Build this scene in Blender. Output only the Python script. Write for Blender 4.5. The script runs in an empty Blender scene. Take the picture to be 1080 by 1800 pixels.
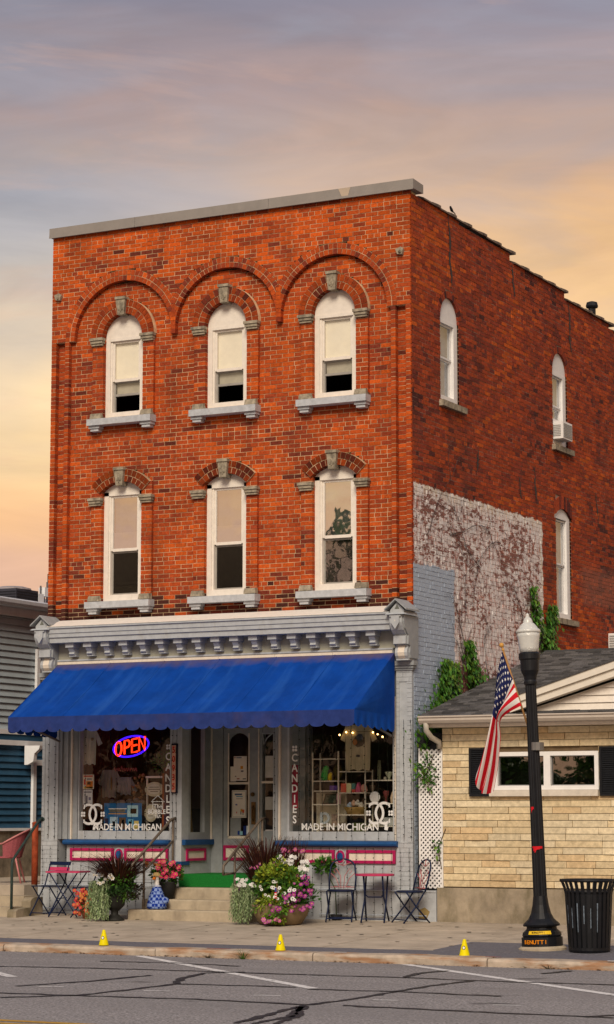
import bpy, math, random
import numpy as np
from mathutils import Vector, Matrix
random.seed(7)
R = math.radians
sc = bpy.context.scene
col = sc.collection

# ---------------------------------------------------------------- camera, sky, sun, exposure
cam_d = bpy.data.cameras.new('camera'); cam = bpy.data.objects.new('camera', cam_d); col.objects.link(cam)
cam.location = (20.604, -30.810, 1.682)
cam.rotation_euler = (R(90 + 7.60), 0, R(27.2615))
cam_d.sensor_fit = 'VERTICAL'; cam_d.sensor_height = 36.0; cam_d.lens = 36.0 * 4005.06 / 1800.0
cam_d.clip_start = 0.5; cam_d.clip_end = 3000
sc.camera = cam

SUN_EL, SUN_AZ = R(37), R(19)          # azimuth measured from -Y towards +X
SKY_GAIN = 0.48
w = bpy.data.worlds.new('World'); sc.world = w; w.use_nodes = True
nt = w.node_tree; nt.nodes.clear(); N = nt.nodes; Lk = nt.links
def nd(t, **k):
    n = N.new(t)
    for a, b in k.items(): setattr(n, a, b)
    return n
def wm(op, a, b=None):
    n = nd('ShaderNodeMath', operation=op)
    for i, q in enumerate((a, b)):
        if q is None: continue
        if isinstance(q, (int, float)): n.inputs[i].default_value = q
        else: Lk.new(q, n.inputs[i])
    return n.outputs[0]
tc = nd('ShaderNodeTexCoord')
sep = nd('ShaderNodeSeparateXYZ'); Lk.new(tc.outputs['Generated'], sep.inputs[0])
# soft drifting offset so the colour layers are uneven like thin cloud
mp = nd('ShaderNodeMapping'); mp.inputs['Scale'].default_value = (1.6, 1.6, 8.0); mp.inputs['Rotation'].default_value = (R(5), R(-4), 0); Lk.new(tc.outputs['Generated'], mp.inputs[0])
nz = nd('ShaderNodeTexNoise'); nz.inputs['Scale'].default_value = 1.9; nz.inputs['Detail'].default_value = 4; nz.inputs['Roughness'].default_value = .5; nz.inputs['Distortion'].default_value = .5
Lk.new(mp.outputs[0], nz.inputs['Vector'])
off = wm('MULTIPLY', wm('SUBTRACT', nz.outputs['Fac'], .5), .10)
elev = wm('ADD', sep.outputs[2], wm('MULTIPLY', off, .75))
def ramp_of(stops):
    ramp = nd('ShaderNodeValToRGB'); Lk.new(elev, ramp.inputs[0]); cr = ramp.color_ramp; cr.interpolation = 'B_SPLINE' if False else 'LINEAR'
    while len(cr.elements) < len(stops): cr.elements.new(.5)
    for e, (p, c) in zip(cr.elements, stops): e.position = p; e.color = (*c, 1)
    return ramp.outputs[0]
cool = ramp_of([(0.0, (.62, .31, .14)), (.06, (.66, .40, .26)), (.105, (.80, .47, .31)), (.13, (1.0, .57, .27)), (.155, (1.05, .72, .36)), (.185, (1.0, .73, .42)), (.21, (.84, .66, .46)), (.235, (.54, .49, .46)), (.26, (.43, .41, .43)), (.285, (.48, .385, .35)), (.31, (.44, .315, .285)), (.345, (.24, .225, .28)), (.45, (.20, .225, .31)), (1.0, (.22, .26, .38))])
warm = ramp_of([(0.0, (.60, .32, .16)), (.10, (.95, .53, .24)), (.18, (1.05, .68, .30)), (.225, (.97, .61, .28)), (.26, (.84, .50, .25)), (.285, (.62, .41, .29)), (.31, (.47, .33, .29)), (.345, (.29, .26, .31)), (.45, (.24, .26, .34)), (1.0, (.22, .26, .38))])
# the sunset lies to the right of the building; its glow fades out to the left
azr = wm('ADD', wm('ADD', wm('MULTIPLY', sep.outputs[0], .889), wm('MULTIPLY', sep.outputs[1], .458)), wm('MULTIPLY', off, 1.2))
glow = nd('ShaderNodeMapRange', interpolation_type='SMOOTHSTEP'); glow.inputs[1].default_value = -.14; glow.inputs[2].default_value = .11; Lk.new(azr, glow.inputs[0])
ramp = nd('ShaderNodeMix', data_type='RGBA'); Lk.new(glow.outputs[0], ramp.inputs['Factor']); Lk.new(cool, ramp.inputs['A']); Lk.new(warm, ramp.inputs['B'])
# blue gaps between the veils
mp2 = nd('ShaderNodeMapping'); mp2.inputs['Scale'].default_value = (2.2, 2.2, 9.0); mp2.inputs['Rotation'].default_value = (0, R(14), 0); Lk.new(tc.outputs['Generated'], mp2.inputs[0])
nz2 = nd('ShaderNodeTexNoise'); nz2.inputs['Scale'].default_value = 2.3; nz2.inputs['Detail'].default_value = 6; nz2.inputs['Roughness'].default_value = .55; nz2.inputs['Distortion'].default_value = .8
Lk.new(mp2.outputs[0], nz2.inputs['Vector'])
gap = nd('ShaderNodeMapRange'); gap.inputs[1].default_value = .44; gap.inputs[2].default_value = .66; gap.inputs[3].default_value = 0; gap.inputs[4].default_value = .45; Lk.new(nz2.outputs['Fac'], gap.inputs[0])
hi = nd('ShaderNodeMapRange'); hi.inputs[1].default_value = .10; hi.inputs[2].default_value = .26; Lk.new(elev, hi.inputs[0])
mixb = nd('ShaderNodeMix', data_type='RGBA'); Lk.new(wm('MULTIPLY', gap.outputs[0], hi.outputs[0]), mixb.inputs['Factor']); Lk.new(ramp.outputs['Result'], mixb.inputs['A']); mixb.inputs['B'].default_value = (.33, .36, .44, 1)
# finer pink wisps
mp3 = nd('ShaderNodeMapping'); mp3.inputs['Scale'].default_value = (2.4, 2.4, 13.0); Lk.new(tc.outputs['Generated'], mp3.inputs[0])
nz3 = nd('ShaderNodeTexNoise'); nz3.inputs['Scale'].default_value = 2.6; nz3.inputs['Detail'].default_value = 7; nz3.inputs['Roughness'].default_value = .6; nz3.inputs['Distortion'].default_value = .6
Lk.new(mp3.outputs[0], nz3.inputs['Vector'])
wisp = nd('ShaderNodeMapRange'); wisp.inputs[1].default_value = .50; wisp.inputs[2].default_value = .78; wisp.inputs[3].default_value = 0; wisp.inputs[4].default_value = .55; Lk.new(nz3.outputs['Fac'], wisp.inputs[0])
mixw = nd('ShaderNodeMix', data_type='RGBA'); Lk.new(wisp.outputs[0], mixw.inputs['Factor']); Lk.new(mixb.outputs['Result'], mixw.inputs['A']); mixw.inputs['B'].default_value = (.80, .47, .32, 1)
sky = nd('ShaderNodeTexSky', sky_type='NISHITA'); sky.sun_disc = False; sky.sun_elevation = SUN_EL; sky.sun_rotation = math.pi - SUN_AZ
# uneven thickness of the cloud veil
mp4 = nd('ShaderNodeMapping'); mp4.inputs['Scale'].default_value = (3.2, 3.2, 15.0); mp4.inputs['Rotation'].default_value = (R(-6), R(9), 0); mp4.inputs['Location'].default_value = (2, 5, 1); Lk.new(tc.outputs['Generated'], mp4.inputs[0])
nz4 = nd('ShaderNodeTexNoise'); nz4.inputs['Scale'].default_value = 2.2; nz4.inputs['Detail'].default_value = 8; nz4.inputs['Roughness'].default_value = .58; nz4.inputs['Distortion'].default_value = 1.0; Lk.new(mp4.outputs[0], nz4.inputs['Vector'])
thick = nd('ShaderNodeMapRange'); thick.inputs[1].default_value = .3; thick.inputs[2].default_value = .7; thick.inputs[3].default_value = .90; thick.inputs[4].default_value = 1.10; Lk.new(nz4.outputs['Fac'], thick.inputs[0])
mul = nd('ShaderNodeMix', data_type='RGBA', blend_type='MULTIPLY'); mul.inputs['Factor'].default_value = 1; Lk.new(mixw.outputs['Result'], mul.inputs['A']); Lk.new(thick.outputs[0], mul.inputs['B'])
bg1 = nd('ShaderNodeBackground'); Lk.new(mul.outputs['Result'], bg1.inputs[0]); bg1.inputs[1].default_value = SKY_GAIN
bg2 = nd('ShaderNodeBackground'); Lk.new(sky.outputs[0], bg2.inputs[0]); bg2.inputs[1].default_value = .003
addw = nd('ShaderNodeAddShader'); Lk.new(bg1.outputs[0], addw.inputs[0]); Lk.new(bg2.outputs[0], addw.inputs[1])
wo = nd('ShaderNodeOutputWorld'); Lk.new(addw.outputs[0], wo.inputs[0])

sl = bpy.data.lights.new('sun', 'SUN'); sl.energy = 1.5; sl.angle = R(24); sl.color = (1.0, .86, .68)
so = bpy.data.objects.new('sun', sl); col.objects.link(so)
sdir = Vector((math.sin(SUN_AZ) * math.cos(SUN_EL), -math.cos(SUN_AZ) * math.cos(SUN_EL), math.sin(SUN_EL)))
so.rotation_euler = sdir.to_track_quat('Z', 'Y').to_euler(); so.location = (10, -40, 30)

vs = sc.view_settings; vs.view_transform = 'Standard'; vs.look = 'None'; vs.exposure = 1.0; vs.gamma = 1; vs.use_curve_mapping = False
sc.cycles.max_bounces = 6; sc.cycles.transparent_max_bounces = 12

# ---------------------------------------------------------------- materials
MATS = {}
def mat(name, c=(.5, .5, .5), rough=.7, var=.12, scale=6, bump=0, bscale=60, metal=0, attr=False, spec=.15, stain=None, emit=None, streak=None):
    if name in MATS: return MATS[name]
    m = bpy.data.materials.new(name); m.use_nodes = True; MATS[name] = m
    t = m.node_tree; n = t.nodes; l = t.links; b = n['Principled BSDF']
    b.inputs['Roughness'].default_value = rough; b.inputs['Metallic'].default_value = metal; b.inputs['Specular IOR Level'].default_value = spec
    g = n.new('ShaderNodeNewGeometry')
    if attr:
        a = n.new('ShaderNodeAttribute'); a.attribute_name = 'Col'; base = a.outputs['Color']
    else:
        r = n.new('ShaderNodeRGB'); r.outputs[0].default_value = (*c, 1); base = r.outputs[0]
    if var:
        q = n.new('ShaderNodeTexNoise'); q.inputs['Scale'].default_value = scale; q.inputs['Detail'].default_value = 6; q.inputs['Roughness'].default_value = .65
        l.new(g.outputs['Position'], q.inputs['Vector'])
        mr = n.new('ShaderNodeMapRange'); mr.inputs[1].default_value = .28; mr.inputs[2].default_value = .72; mr.inputs[3].default_value = 1 - var * 1.6; mr.inputs[4].default_value = 1 + var
        l.new(q.outputs['Fac'], mr.inputs[0])
        mx = n.new('ShaderNodeMix'); mx.data_type = 'RGBA'; mx.blend_type = 'MULTIPLY'; mx.inputs['Factor'].default_value = 1
        l.new(base, mx.inputs['A']); l.new(mr.outputs[0], mx.inputs['B']); base = mx.outputs['Result']
    if stain:   # (colour, scale vector, low, high, amount)
        sc_, sv, lo, hi_, am = stain
        mpp = n.new('ShaderNodeMapping'); mpp.inputs['Scale'].default_value = sv; l.new(g.outputs['Position'], mpp.inputs[0])
        q = n.new('ShaderNodeTexNoise'); q.inputs['Scale'].default_value = 1; q.inputs['Detail'].default_value = 7; q.inputs['Roughness'].default_value = .6; l.new(mpp.outputs[0], q.inputs['Vector'])
        mr = n.new('ShaderNodeMapRange'); mr.inputs[1].default_value = lo; mr.inputs[2].default_value = hi_; mr.inputs[3].default_value = 0; mr.inputs[4].default_value = am; l.new(q.outputs['Fac'], mr.inputs[0])
        mx = n.new('ShaderNodeMix'); mx.data_type = 'RGBA'; l.new(mr.outputs[0], mx.inputs['Factor']); l.new(base, mx.inputs['A']); mx.inputs['B'].default_value = (*sc_, 1); base = mx.outputs['Result']
    l.new(base, b.inputs['Base Color'])
    if bump:
        q = n.new('ShaderNodeTexNoise'); q.inputs['Scale'].default_value = bscale; q.inputs['Detail'].default_value = 4; l.new(g.outputs['Position'], q.inputs['Vector'])
        bm = n.new('ShaderNodeBump'); bm.inputs['Strength'].default_value = bump; bm.inputs['Distance'].default_value = .01; l.new(q.outputs['Fac'], bm.inputs['Height']); l.new(bm.outputs[0], b.inputs['Normal'])
    if emit:
        b.inputs['Emission Color'].default_value = (*c, 1); b.inputs['Emission Strength'].default_value = emit
    return m
def glass(name, base, tint=(1, 1, 1), rough=.015, k=1.0):
    if name in MATS: return MATS[name]
    m = bpy.data.materials.new(name); m.use_nodes = True; MATS[name] = m
    t = m.node_tree; n = t.nodes; l = t.links; n.clear()
    tr = n.new('ShaderNodeBsdfTransparent'); tr.inputs[0].default_value = (*tint, 1)
    gl = n.new('ShaderNodeBsdfGlossy'); gl.inputs['Roughness'].default_value = rough
    lw = n.new('ShaderNodeLayerWeight'); p5 = n.new('ShaderNodeMath'); p5.operation = 'POWER'; l.new(lw.outputs['Facing'], p5.inputs[0]); p5.inputs[1].default_value = 5
    fr = n.new('ShaderNodeMath'); fr.operation = 'MULTIPLY_ADD'; l.new(p5.outputs[0], fr.inputs[0]); fr.inputs[1].default_value = .95; fr.inputs[2].default_value = .045
    q = n.new('ShaderNodeTexNoise'); q.inputs['Scale'].default_value = 1.6; gg = n.new('ShaderNodeNewGeometry'); l.new(gg.outputs['Position'], q.inputs['Vector'])
    bm = n.new('ShaderNodeBump'); bm.inputs['Strength'].default_value = .12; bm.inputs['Distance'].default_value = .03; l.new(q.outputs['Fac'], bm.inputs['Height']); l.new(bm.outputs[0], gl.inputs['Normal'])
    mu = n.new('ShaderNodeMath'); mu.operation = 'MULTIPLY_ADD'; l.new(fr.outputs[0], mu.inputs[0]); mu.inputs[1].default_value = k; mu.inputs[2].default_value = base; mu.use_clamp = True
    mx = n.new('ShaderNodeMixShader'); l.new(mu.outputs[0], mx.inputs[0]); l.new(tr.outputs[0], mx.inputs[1]); l.new(gl.outputs[0], mx.inputs[2])
    o = n.new('ShaderNodeOutputMaterial'); l.new(mx.outputs[0], o.inputs[0])
    return m

def side_wall_mat(name, c=None):
    """brick / mortar of the side wall, carrying old whitewash and grey-blue paint"""
    m = mat(name, c or (.3, .1, .05), .85, .30, 22, bump=.4, bscale=70, attr=c is None, stain=((.06, .035, .03), (1.3, 1.3, .55), .55, .78, .5))
    t = m.node_tree; n = t.nodes; l = t.links; b = n['Principled BSDF']
    base = b.inputs['Base Color'].links[0].from_socket
    g = n.new('ShaderNodeNewGeometry'); s = n.new('ShaderNodeSeparateXYZ')
    def M(op, a, bb=None, cl=False):
        k = n.new('ShaderNodeMath'); k.operation = op; k.use_clamp = cl
        for i, q in enumerate((a, bb)):
            if q is None: continue
            if isinstance(q, (int, float)): k.inputs[i].default_value = q
            else: l.new(q, k.inputs[i])
        return k.outputs[0]
    def noise(sv, det=6, ro=.6):
        mpp = n.new('ShaderNodeMapping'); mpp.inputs['Scale'].default_value = sv; l.new(g.outputs['Position'], mpp.inputs[0])
        q = n.new('ShaderNodeTexNoise'); q.inputs['Scale'].default_value = 1; q.inputs['Detail'].default_value = det; q.inputs['Roughness'].default_value = ro; l.new(mpp.outputs[0], q.inputs['Vector']); return q.outputs['Fac']
    def step(v, lo, hi):
        mr = n.new('ShaderNodeMapRange'); mr.inputs[1].default_value = lo; mr.inputs[2].default_value = hi; l.new(v, mr.inputs[0]); return mr.outputs[0]
    l.new(g.outputs['Position'], s.inputs[0])
    wob = M('MULTIPLY', M('SUBTRACT', noise((7, 7, 7)), .5), .20)
    y = M('ADD', s.outputs[1], wob); z = M('ADD', s.outputs[2], wob)
    inw = M('MULTIPLY', M('MULTIPLY', step(y, 5.34, 5.32), step(z, 6.665, 6.645)), step(s.outputs[0], 6.44, 6.46))
    inw = M('MULTIPLY', inw, step(y, .045, .05))
    edge = M('MAXIMUM', step(z, 6.45, 6.66), step(y, 5.16, 5.3))
    low = step(z, 4.9, 4.3)
    cov = M('ADD', M('ADD', noise((9, 8, 19), 4, .6), M('MULTIPLY', noise((1.1, 1.1, 1.3), 3), .42)), M('ADD', M('MULTIPLY', edge, .16), M('MULTIPLY', M('MULTIPLY', low, step(z, 4.0, 4.2)), .10)))
    cov = M('SUBTRACT', cov, M('MULTIPLY', step(z, 4.05, 3.8), .16))
    if c: cov = M('ADD', cov, .13)
    ww = M('MULTIPLY', inw, step(cov, .645, .705))
    def mixc(f, a, cc):
        mx = n.new('ShaderNodeMix'); mx.data_type = 'RGBA'; l.new(f, mx.inputs['Factor']); l.new(a, mx.inputs['A'])
        if isinstance(cc, tuple): mx.inputs['B'].default_value = (*cc, 1)
        else: l.new(cc, mx.inputs['B'])
        return mx.outputs['Result']
    dull = mixc(M('MULTIPLY', inw, .78), base, (.22, .125, .11))
    wcol = mixc(edge, mixc(step(noise((14, 14, 4)), .35, .65), base, (.78, .74, .72)), (.68, .60, .44))
    wcol = mixc(step(noise((14, 14, 4)), .30, .62), wcol, (.80, .77, .76))
    r1 = mixc(ww, dull, wcol)
    # faded pinkish band farther back
    r1 = mixc(M('MULTIPLY', M('MULTIPLY', step(y, 7.0, 7.4), M('MULTIPLY', step(z, 5.35, 5.5), step(z, 6.2, 6.0))), .5), r1, (.30, .13, .09))
    inb = M('MULTIPLY', M('MULTIPLY', step(y, 1.56, 1.54), step(z, 5.455, 5.445)), step(y, -.4, -.35))
    pcol = mixc(step(noise((9, 9, 9), 5), .38, .66), base, (.38, .45, .55)); pcol = mixc(step(noise((30, 30, 30), 3), .2, .34), pcol, (.40, .47, .57))
    r2 = mixc(inb, r1, pcol)
    l.new(r2, b.inputs['Base Color'])
    return m

M_brick = mat('orange_red_brick', rough=.9, var=.24, scale=26, bump=.5, bscale=80, attr=True, spec=.08, stain=((.05, .018, .012), (.9, .9, .8), .52, .80, .55))
def add_stain(m, c, sv, lo, hi, am):
    t = m.node_tree; n = t.nodes; l = t.links; bb = n['Principled BSDF']; base = bb.inputs['Base Color'].links[0].from_socket
    g_ = n.new('ShaderNodeNewGeometry'); mpp = n.new('ShaderNodeMapping'); mpp.inputs['Scale'].default_value = sv; mpp.inputs['Location'].default_value = (3.3, 7.1, 1.7); l.new(g_.outputs['Position'], mpp.inputs[0])
    q = n.new('ShaderNodeTexNoise'); q.inputs['Scale'].default_value = 1; q.inputs['Detail'].default_value = 6; l.new(mpp.outputs[0], q.inputs['Vector'])
    mr = n.new('ShaderNodeMapRange'); mr.inputs[1].default_value = lo; mr.inputs[2].default_value = hi; mr.inputs[4].default_value = am; l.new(q.outputs['Fac'], mr.inputs[0])
    mx = n.new('ShaderNodeMix'); mx.data_type = 'RGBA'; l.new(mr.outputs[0], mx.inputs['Factor']); l.new(base, mx.inputs['A']); mx.inputs['B'].default_value = (*c, 1); l.new(mx.outputs['Result'], bb.inputs['Base Color'])
add_stain(M_brick, (.07, .024, .016), (3.2, 3.2, .42), .55, .78, .55)
M_mortar = mat('cream_mortar', (.70, .51, .31), .95, .25, 5, bump=.3, bscale=120, stain=((.16, .08, .045), (1.4, 1.4, 1.4), .48, .68, .75))
M_sbrick = side_wall_mat('weathered_side_brick')
M_smortar = side_wall_mat('weathered_side_mortar', (.36, .25, .19))
M_trim = mat('cream_white_paint', (.80, .74, .66), .55, .06, 12, bump=.1, stain=((.45, .38, .28), (7, 7, 2.5), .62, .8, .4))
M_white = mat('white_vinyl', (.80, .79, .78), .5, .04, 9)
M_stone = mat('carved_limestone', (.36, .31, .23), .9, .3, 14, bump=.5, bscale=50, stain=((.07, .06, .05), (9, 9, 5), .5, .7, .7))
M_sillp = mat('painted_stone_sill', (.48, .50, .53), .75, .14, 12, bump=.2, bscale=50, stain=((.30, .18, .12), (8, 8, 8), .62, .75, .5))
M_cap = mat('grey_metal_coping', (.28, .255, .235), .55, .07, 4, stain=((.22, .2, .18), (5, 5, 1.2), .55, .75, .4))
M_gray = mat('grey_store_paint', (.31, .33, .345), .6, .10, 10, bump=.12, bscale=60, stain=((.24, .23, .2), (6, 6, 1.5), .56, .76, .5))
M_graylt = mat('pale_grey_store_paint', (.43, .455, .48), .6, .1, 10, bump=.12, stain=((.34, .31, .27), (7, 7, 1.6), .56, .76, .55))
M_graydk = mat('dark_grey_store_paint', (.22, .235, .25), .6, .12, 8)
M_blue = mat('navy_sill_paint', (.016, .075, .22), .45, .15, 9)
M_mag = mat('magenta_paint', (.42, .015, .10), .5, .12, 12)
M_cream = mat('cream_panel_paint', (.74, .66, .56), .55, .08, 20)
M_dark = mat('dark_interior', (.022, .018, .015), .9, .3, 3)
M_black = mat('black_iron_paint', (.007, .008, .011), .5, .3, 15, spec=.3)
M_conc = mat('sidewalk_concrete', (.46, .39, .31), .92, .16, 2.2, bump=.35, bscale=90, stain=((.24, .20, .16), (1.6, 1.6, 1.6), .52, .75, .6))
M_step = mat('step_concrete', (.44, .37, .27), .9, .15, 5, bump=.3, bscale=90, stain=((.16, .13, .10), (3, 3, 1.5), .52, .75, .6))
M_plinth = mat('stained_plinth_concrete', (.36, .30, .22), .92, .2, 4, bump=.35, bscale=70, stain=((.13, .11, .06), (3.2, 3.2, 1.6), .47, .68, .8))
M_curb = mat('curb_concrete', (.46, .38, .30), .92, .2, 6, bump=.4, bscale=80, stain=((.30, .13, .045), (2.2, 2.2, 14), .46, .62, .75))
M_asph = mat('road_asphalt', (.31, .29, .29), .92, .55, 38, bump=.8, bscale=70, stain=((.22, .205, .205), (.35, 1.2, 1), .5, .7, .6))
M_strip = mat('smooth_asphalt_strip', (.15, .145, .165), .9, .25, 30, bump=.3, bscale=160)
M_tar = mat('tar_crack_seal', (.035, .034, .038), .55, .3, 30)
M_roadw = mat('worn_white_road_paint', (.70, .68, .67), .85, .2, 30, stain=((.12, .11, .11), (9, 9, 9), .56, .66, .8))
M_roady = mat('worn_yellow_road_paint', (.50, .28, .035), .85, .2, 30, stain=((.12, .11, .11), (9, 9, 9), .58, .7, .7))
add_stain(M_asph, (.18, .17, .17), (.04, .75, 1), .48, .66, .45); add_stain(M_asph, (.06, .055, .055), (1.3, 2.2, 1), .66, .74, .7); add_stain(M_conc, (.17, .14, .11), (.6, 4, 1), .62, .76, .5)
M_glassU = glass('reflective_window_glass', .05, (.98, .98, .98), k=1.5)
M_glassR = glass('sky_mirroring_window_glass', .62, (.9, .9, .9), k=2.0)
M_glassS = glass('shop_window_glass', .0, (.96, .97, .96), k=1.0)
M_blind = mat('cream_roller_blind', (.90, .84, .68), .8, .05, 5)
M_insect = mat('grey_insect_screen', (.10, .098, .09), .8, .25, 8)

# ---------------------------------------------------------------- mesh helpers
class MB:
    def __init__(s): s.v = []; s.f = []; s.c = []; s.col = (1, 1, 1)
    def face(s, pts):
        i = len(s.v); s.v += [tuple(p) for p in pts]; s.f.append(tuple(range(i, i + len(pts)))); s.c.append(s.col)
    def raw(s, vs, fs):
        i = len(s.v); s.v += [tuple(p) for p in vs]
        for f in fs: s.f.append(tuple(i + k for k in f)); s.c.append(s.col)
    def hexa(s, p, skip=()):      # p: 8 points, 0-3 bottom ring, 4-7 top ring
        fs = [(0, 3, 2, 1), (4, 5, 6, 7), (0, 1, 5, 4), (1, 2, 6, 5), (2, 3, 7, 6), (3, 0, 4, 7)]
        s.raw(p, [f for k, f in enumerate(fs) if k not in skip])
    def box(s, x0, x1, y0, y1, z0, z1):
        s.hexa([(x0, y0, z0), (x1, y0, z0), (x1, y1, z0), (x0, y1, z0), (x0, y0, z1), (x1, y0, z1), (x1, y1, z1), (x0, y1, z1)])
    def cbox(s, c, size, rz=0, rx=0, ry=0):
        m = Matrix.Translation(c) @ Matrix.Rotation(rz, 4, 'Z') @ Matrix.Rotation(ry, 4, 'Y') @ Matrix.Rotation(rx, 4, 'X')
        a, b, d = (q / 2 for q in size)
        s.hexa([m @ Vector(p) for p in [(-a, -b, -d), (a, -b, -d), (a, b, -d), (-a, b, -d), (-a, -b, d), (a, -b, d), (a, b, d), (-a, b, d)]])
    def prism(s, poly, ax, a0, a1):   # poly in the two other axes (order x,y,z without ax)
        def P(p, a): return (a, p[0], p[1]) if ax == 'x' else (p[0], a, p[1]) if ax == 'y' else (p[0], p[1], a)
        k = len(poly); vs = [P(p, a0) for p in poly] + [P(p, a1) for p in poly]
        s.raw(vs, [tuple(range(k - 1, -1, -1)), tuple(range(k, 2 * k))] + [(i, (i + 1) % k, k + (i + 1) % k, k + i) for i in range(k)])
    def tube(s, pts, r, n=6, cap=True, closed=False):
        pts = [Vector(p) for p in pts]; m = len(pts); rs = r if isinstance(r, (list, tuple)) else [r] * m
        i0 = len(s.v); up = Vector((0, 0, 1)); prev = None
        for i, p in enumerate(pts):
            if closed: d = pts[(i + 1) % m] - pts[i - 1]
            else: d = pts[min(i + 1, m - 1)] - pts[max(i - 1, 0)]
            if d.length < 1e-9: d = Vector((0, 0, 1))
            d.normalize()
            if prev is None:
                a = d.orthogonal().normalized() if abs(d.dot(up)) > .95 else d.cross(up).normalized()
            else:
                a = prev - d * prev.dot(d); a = a.normalized() if a.length > 1e-6 else d.orthogonal().normalized()
            prev = a; b = d.cross(a)
            for k in range(n):
                t = 2 * math.pi * k / n; s.v.append(tuple(p + (a * math.cos(t) + b * math.sin(t)) * rs[i]))
        for i in range(m if closed else m - 1):
            j = (i + 1) % m
            for k in range(n):
                s.f.append((i0 + i * n + k, i0 + i * n + (k + 1) % n, i0 + j * n + (k + 1) % n, i0 + j * n + k)); s.c.append(s.col)
        if cap and not closed:
            s.f.append(tuple(i0 + k for k in range(n - 1, -1, -1))); s.c.append(s.col)
            s.f.append(tuple(i0 + (m - 1) * n + k for k in range(n))); s.c.append(s.col)
    def lathe(s, prof, n=16, c=(0, 0, 0), flute=0, fl_amp=0, squash=1):
        i0 = len(s.v); m = len(prof)
        for r, z in prof:
            for k in range(n):
                t = 2 * math.pi * k / n; rr = r * (1 - fl_amp * (k % 2)) if flute else r
                s.v.append((c[0] + rr * math.cos(t), c[1] + rr * math.sin(t) * squash, c[2] + z))
        for i in range(m - 1):
            for k in range(n):
                s.f.append((i0 + i * n + k, i0 + i * n + (k + 1) % n, i0 + (i + 1) * n + (k + 1) % n, i0 + (i + 1) * n + k)); s.c.append(s.col)
        s.f.append(tuple(i0 + k for k in range(n - 1, -1, -1))); s.c.append(s.col)
        s.f.append(tuple(i0 + (m - 1) * n + k for k in range(n))); s.c.append(s.col)
    def ball(s, c, r, n=8, sq=(1, 1, 1)):
        pr = [(max(1e-4, math.sin(math.pi * i / (n // 2 + 1))), -math.cos(math.pi * i / (n // 2 + 1))) for i in range(n // 2 + 2)]
        i0 = len(s.v); s.lathe([(a * r, b * r) for a, b in pr], n)
        for i in range(i0, len(s.v)):
            p = s.v[i]; s.v[i] = (c[0] + p[0] * sq[0], c[1] + p[1] * sq[1], c[2] + p[2] * sq[2])
    def leaf(s, p, d, nrm, L, W):
        d = Vector(d).normalized(); nrm = Vector(nrm); a = d.cross(nrm)
        a = a.normalized() if a.length > 1e-5 else d.orthogonal().normalized(); p = Vector(p); up = a.cross(d)
        s.face([p, p + d * L * .45 + a * W * .5 + up * L * .06, p + d * L, p + d * L * .45 - a * W * .5 + up * L * .06])
    def mesh(s, name, smooth=False):
        me = bpy.data.meshes.new(name); me.from_pydata(s.v, [], s.f)
        if any(c != (1, 1, 1) for c in s.c):
            at = me.color_attributes.new('Col', 'FLOAT_COLOR', 'CORNER')
            arr = np.repeat(np.array([(*c, 1) for c in s.c], dtype=np.float32), [len(f) for f in s.f], axis=0)
            at.data.foreach_set('color', arr.ravel())
        if smooth: me.polygons.foreach_set('use_smooth', [True] * len(me.polygons))
        me.update(); return me

def addobj(name, me, m, parent=None, off=None):
    o = bpy.data.objects.new(name, me); col.objects.link(o)
    if m is not None and not me.materials: me.materials.append(m)
    if parent is not None:
        o.parent = parent
        if parent.type == 'EMPTY' and parent.get('_w'): o.location = -parent.location
    if off: o.location = off
    return o
def part(name, mb, m, parent, smooth=False, label=None, stuff=False):
    if name in ('pane', 'sidelight') and len(mb.f) == 6:      # a pane is one sheet of glass
        d = [max(v_[k] for v_ in mb.v) - min(v_[k] for v_ in mb.v) for k in range(3)]; i = 2 if d[1] < d[0] else 3; mb.f = [mb.f[i]]; mb.c = [mb.c[i]]
    o = addobj(name, mb.mesh(name, smooth), m, parent)
    if label: o['label'] = label
    if stuff: o['kind'] = 'stuff'
    return o
def tag(o, label, cat, group=None):
    o['label'] = label; o['category'] = cat
    if group: o['group'] = group
    return o
def thing(name, label, cat, loc=(0, 0, 0), world=True, rz=0, group=None):
    """an Empty at the thing's base; world=True: its parts are written in world coordinates"""
    o = bpy.data.objects.new(name, None); col.objects.link(o); o.location = loc; o.rotation_euler = (0, 0, rz); o.empty_display_size = .1
    if world: o['_w'] = 1
    return tag(o, label, cat, group)
def single(name, mb, m, label, cat, smooth=False, group=None):
    return tag(addobj(name, mb.mesh(name, smooth), m), label, cat, group)
def struct(name, mb, m, smooth=False):
    o = addobj(name, mb.mesh(name, smooth), m); o['kind'] = 'structure'; return o
def copy_tree(o, parent=None):
    c = o.copy(); col.objects.link(c); c.parent = parent
    for ch in o.children: copy_tree(ch, c)
    return c
def tmesh(body, size, bold=0, ext=.002, align='CENTER', shear=0, sx=1):
    cu = bpy.data.curves.new('t', 'FONT'); cu.body = body; cu.size = size; cu.offset = bold; cu.extrude = ext; cu.align_x = align; cu.align_y = 'CENTER'; cu.shear = shear; cu.resolution_u = 3
    o = bpy.data.objects.new('t', cu); col.objects.link(o)
    me = bpy.data.meshes.new_from_object(o.evaluated_get(bpy.context.evaluated_depsgraph_get())); bpy.data.objects.remove(o)
    return me
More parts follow.
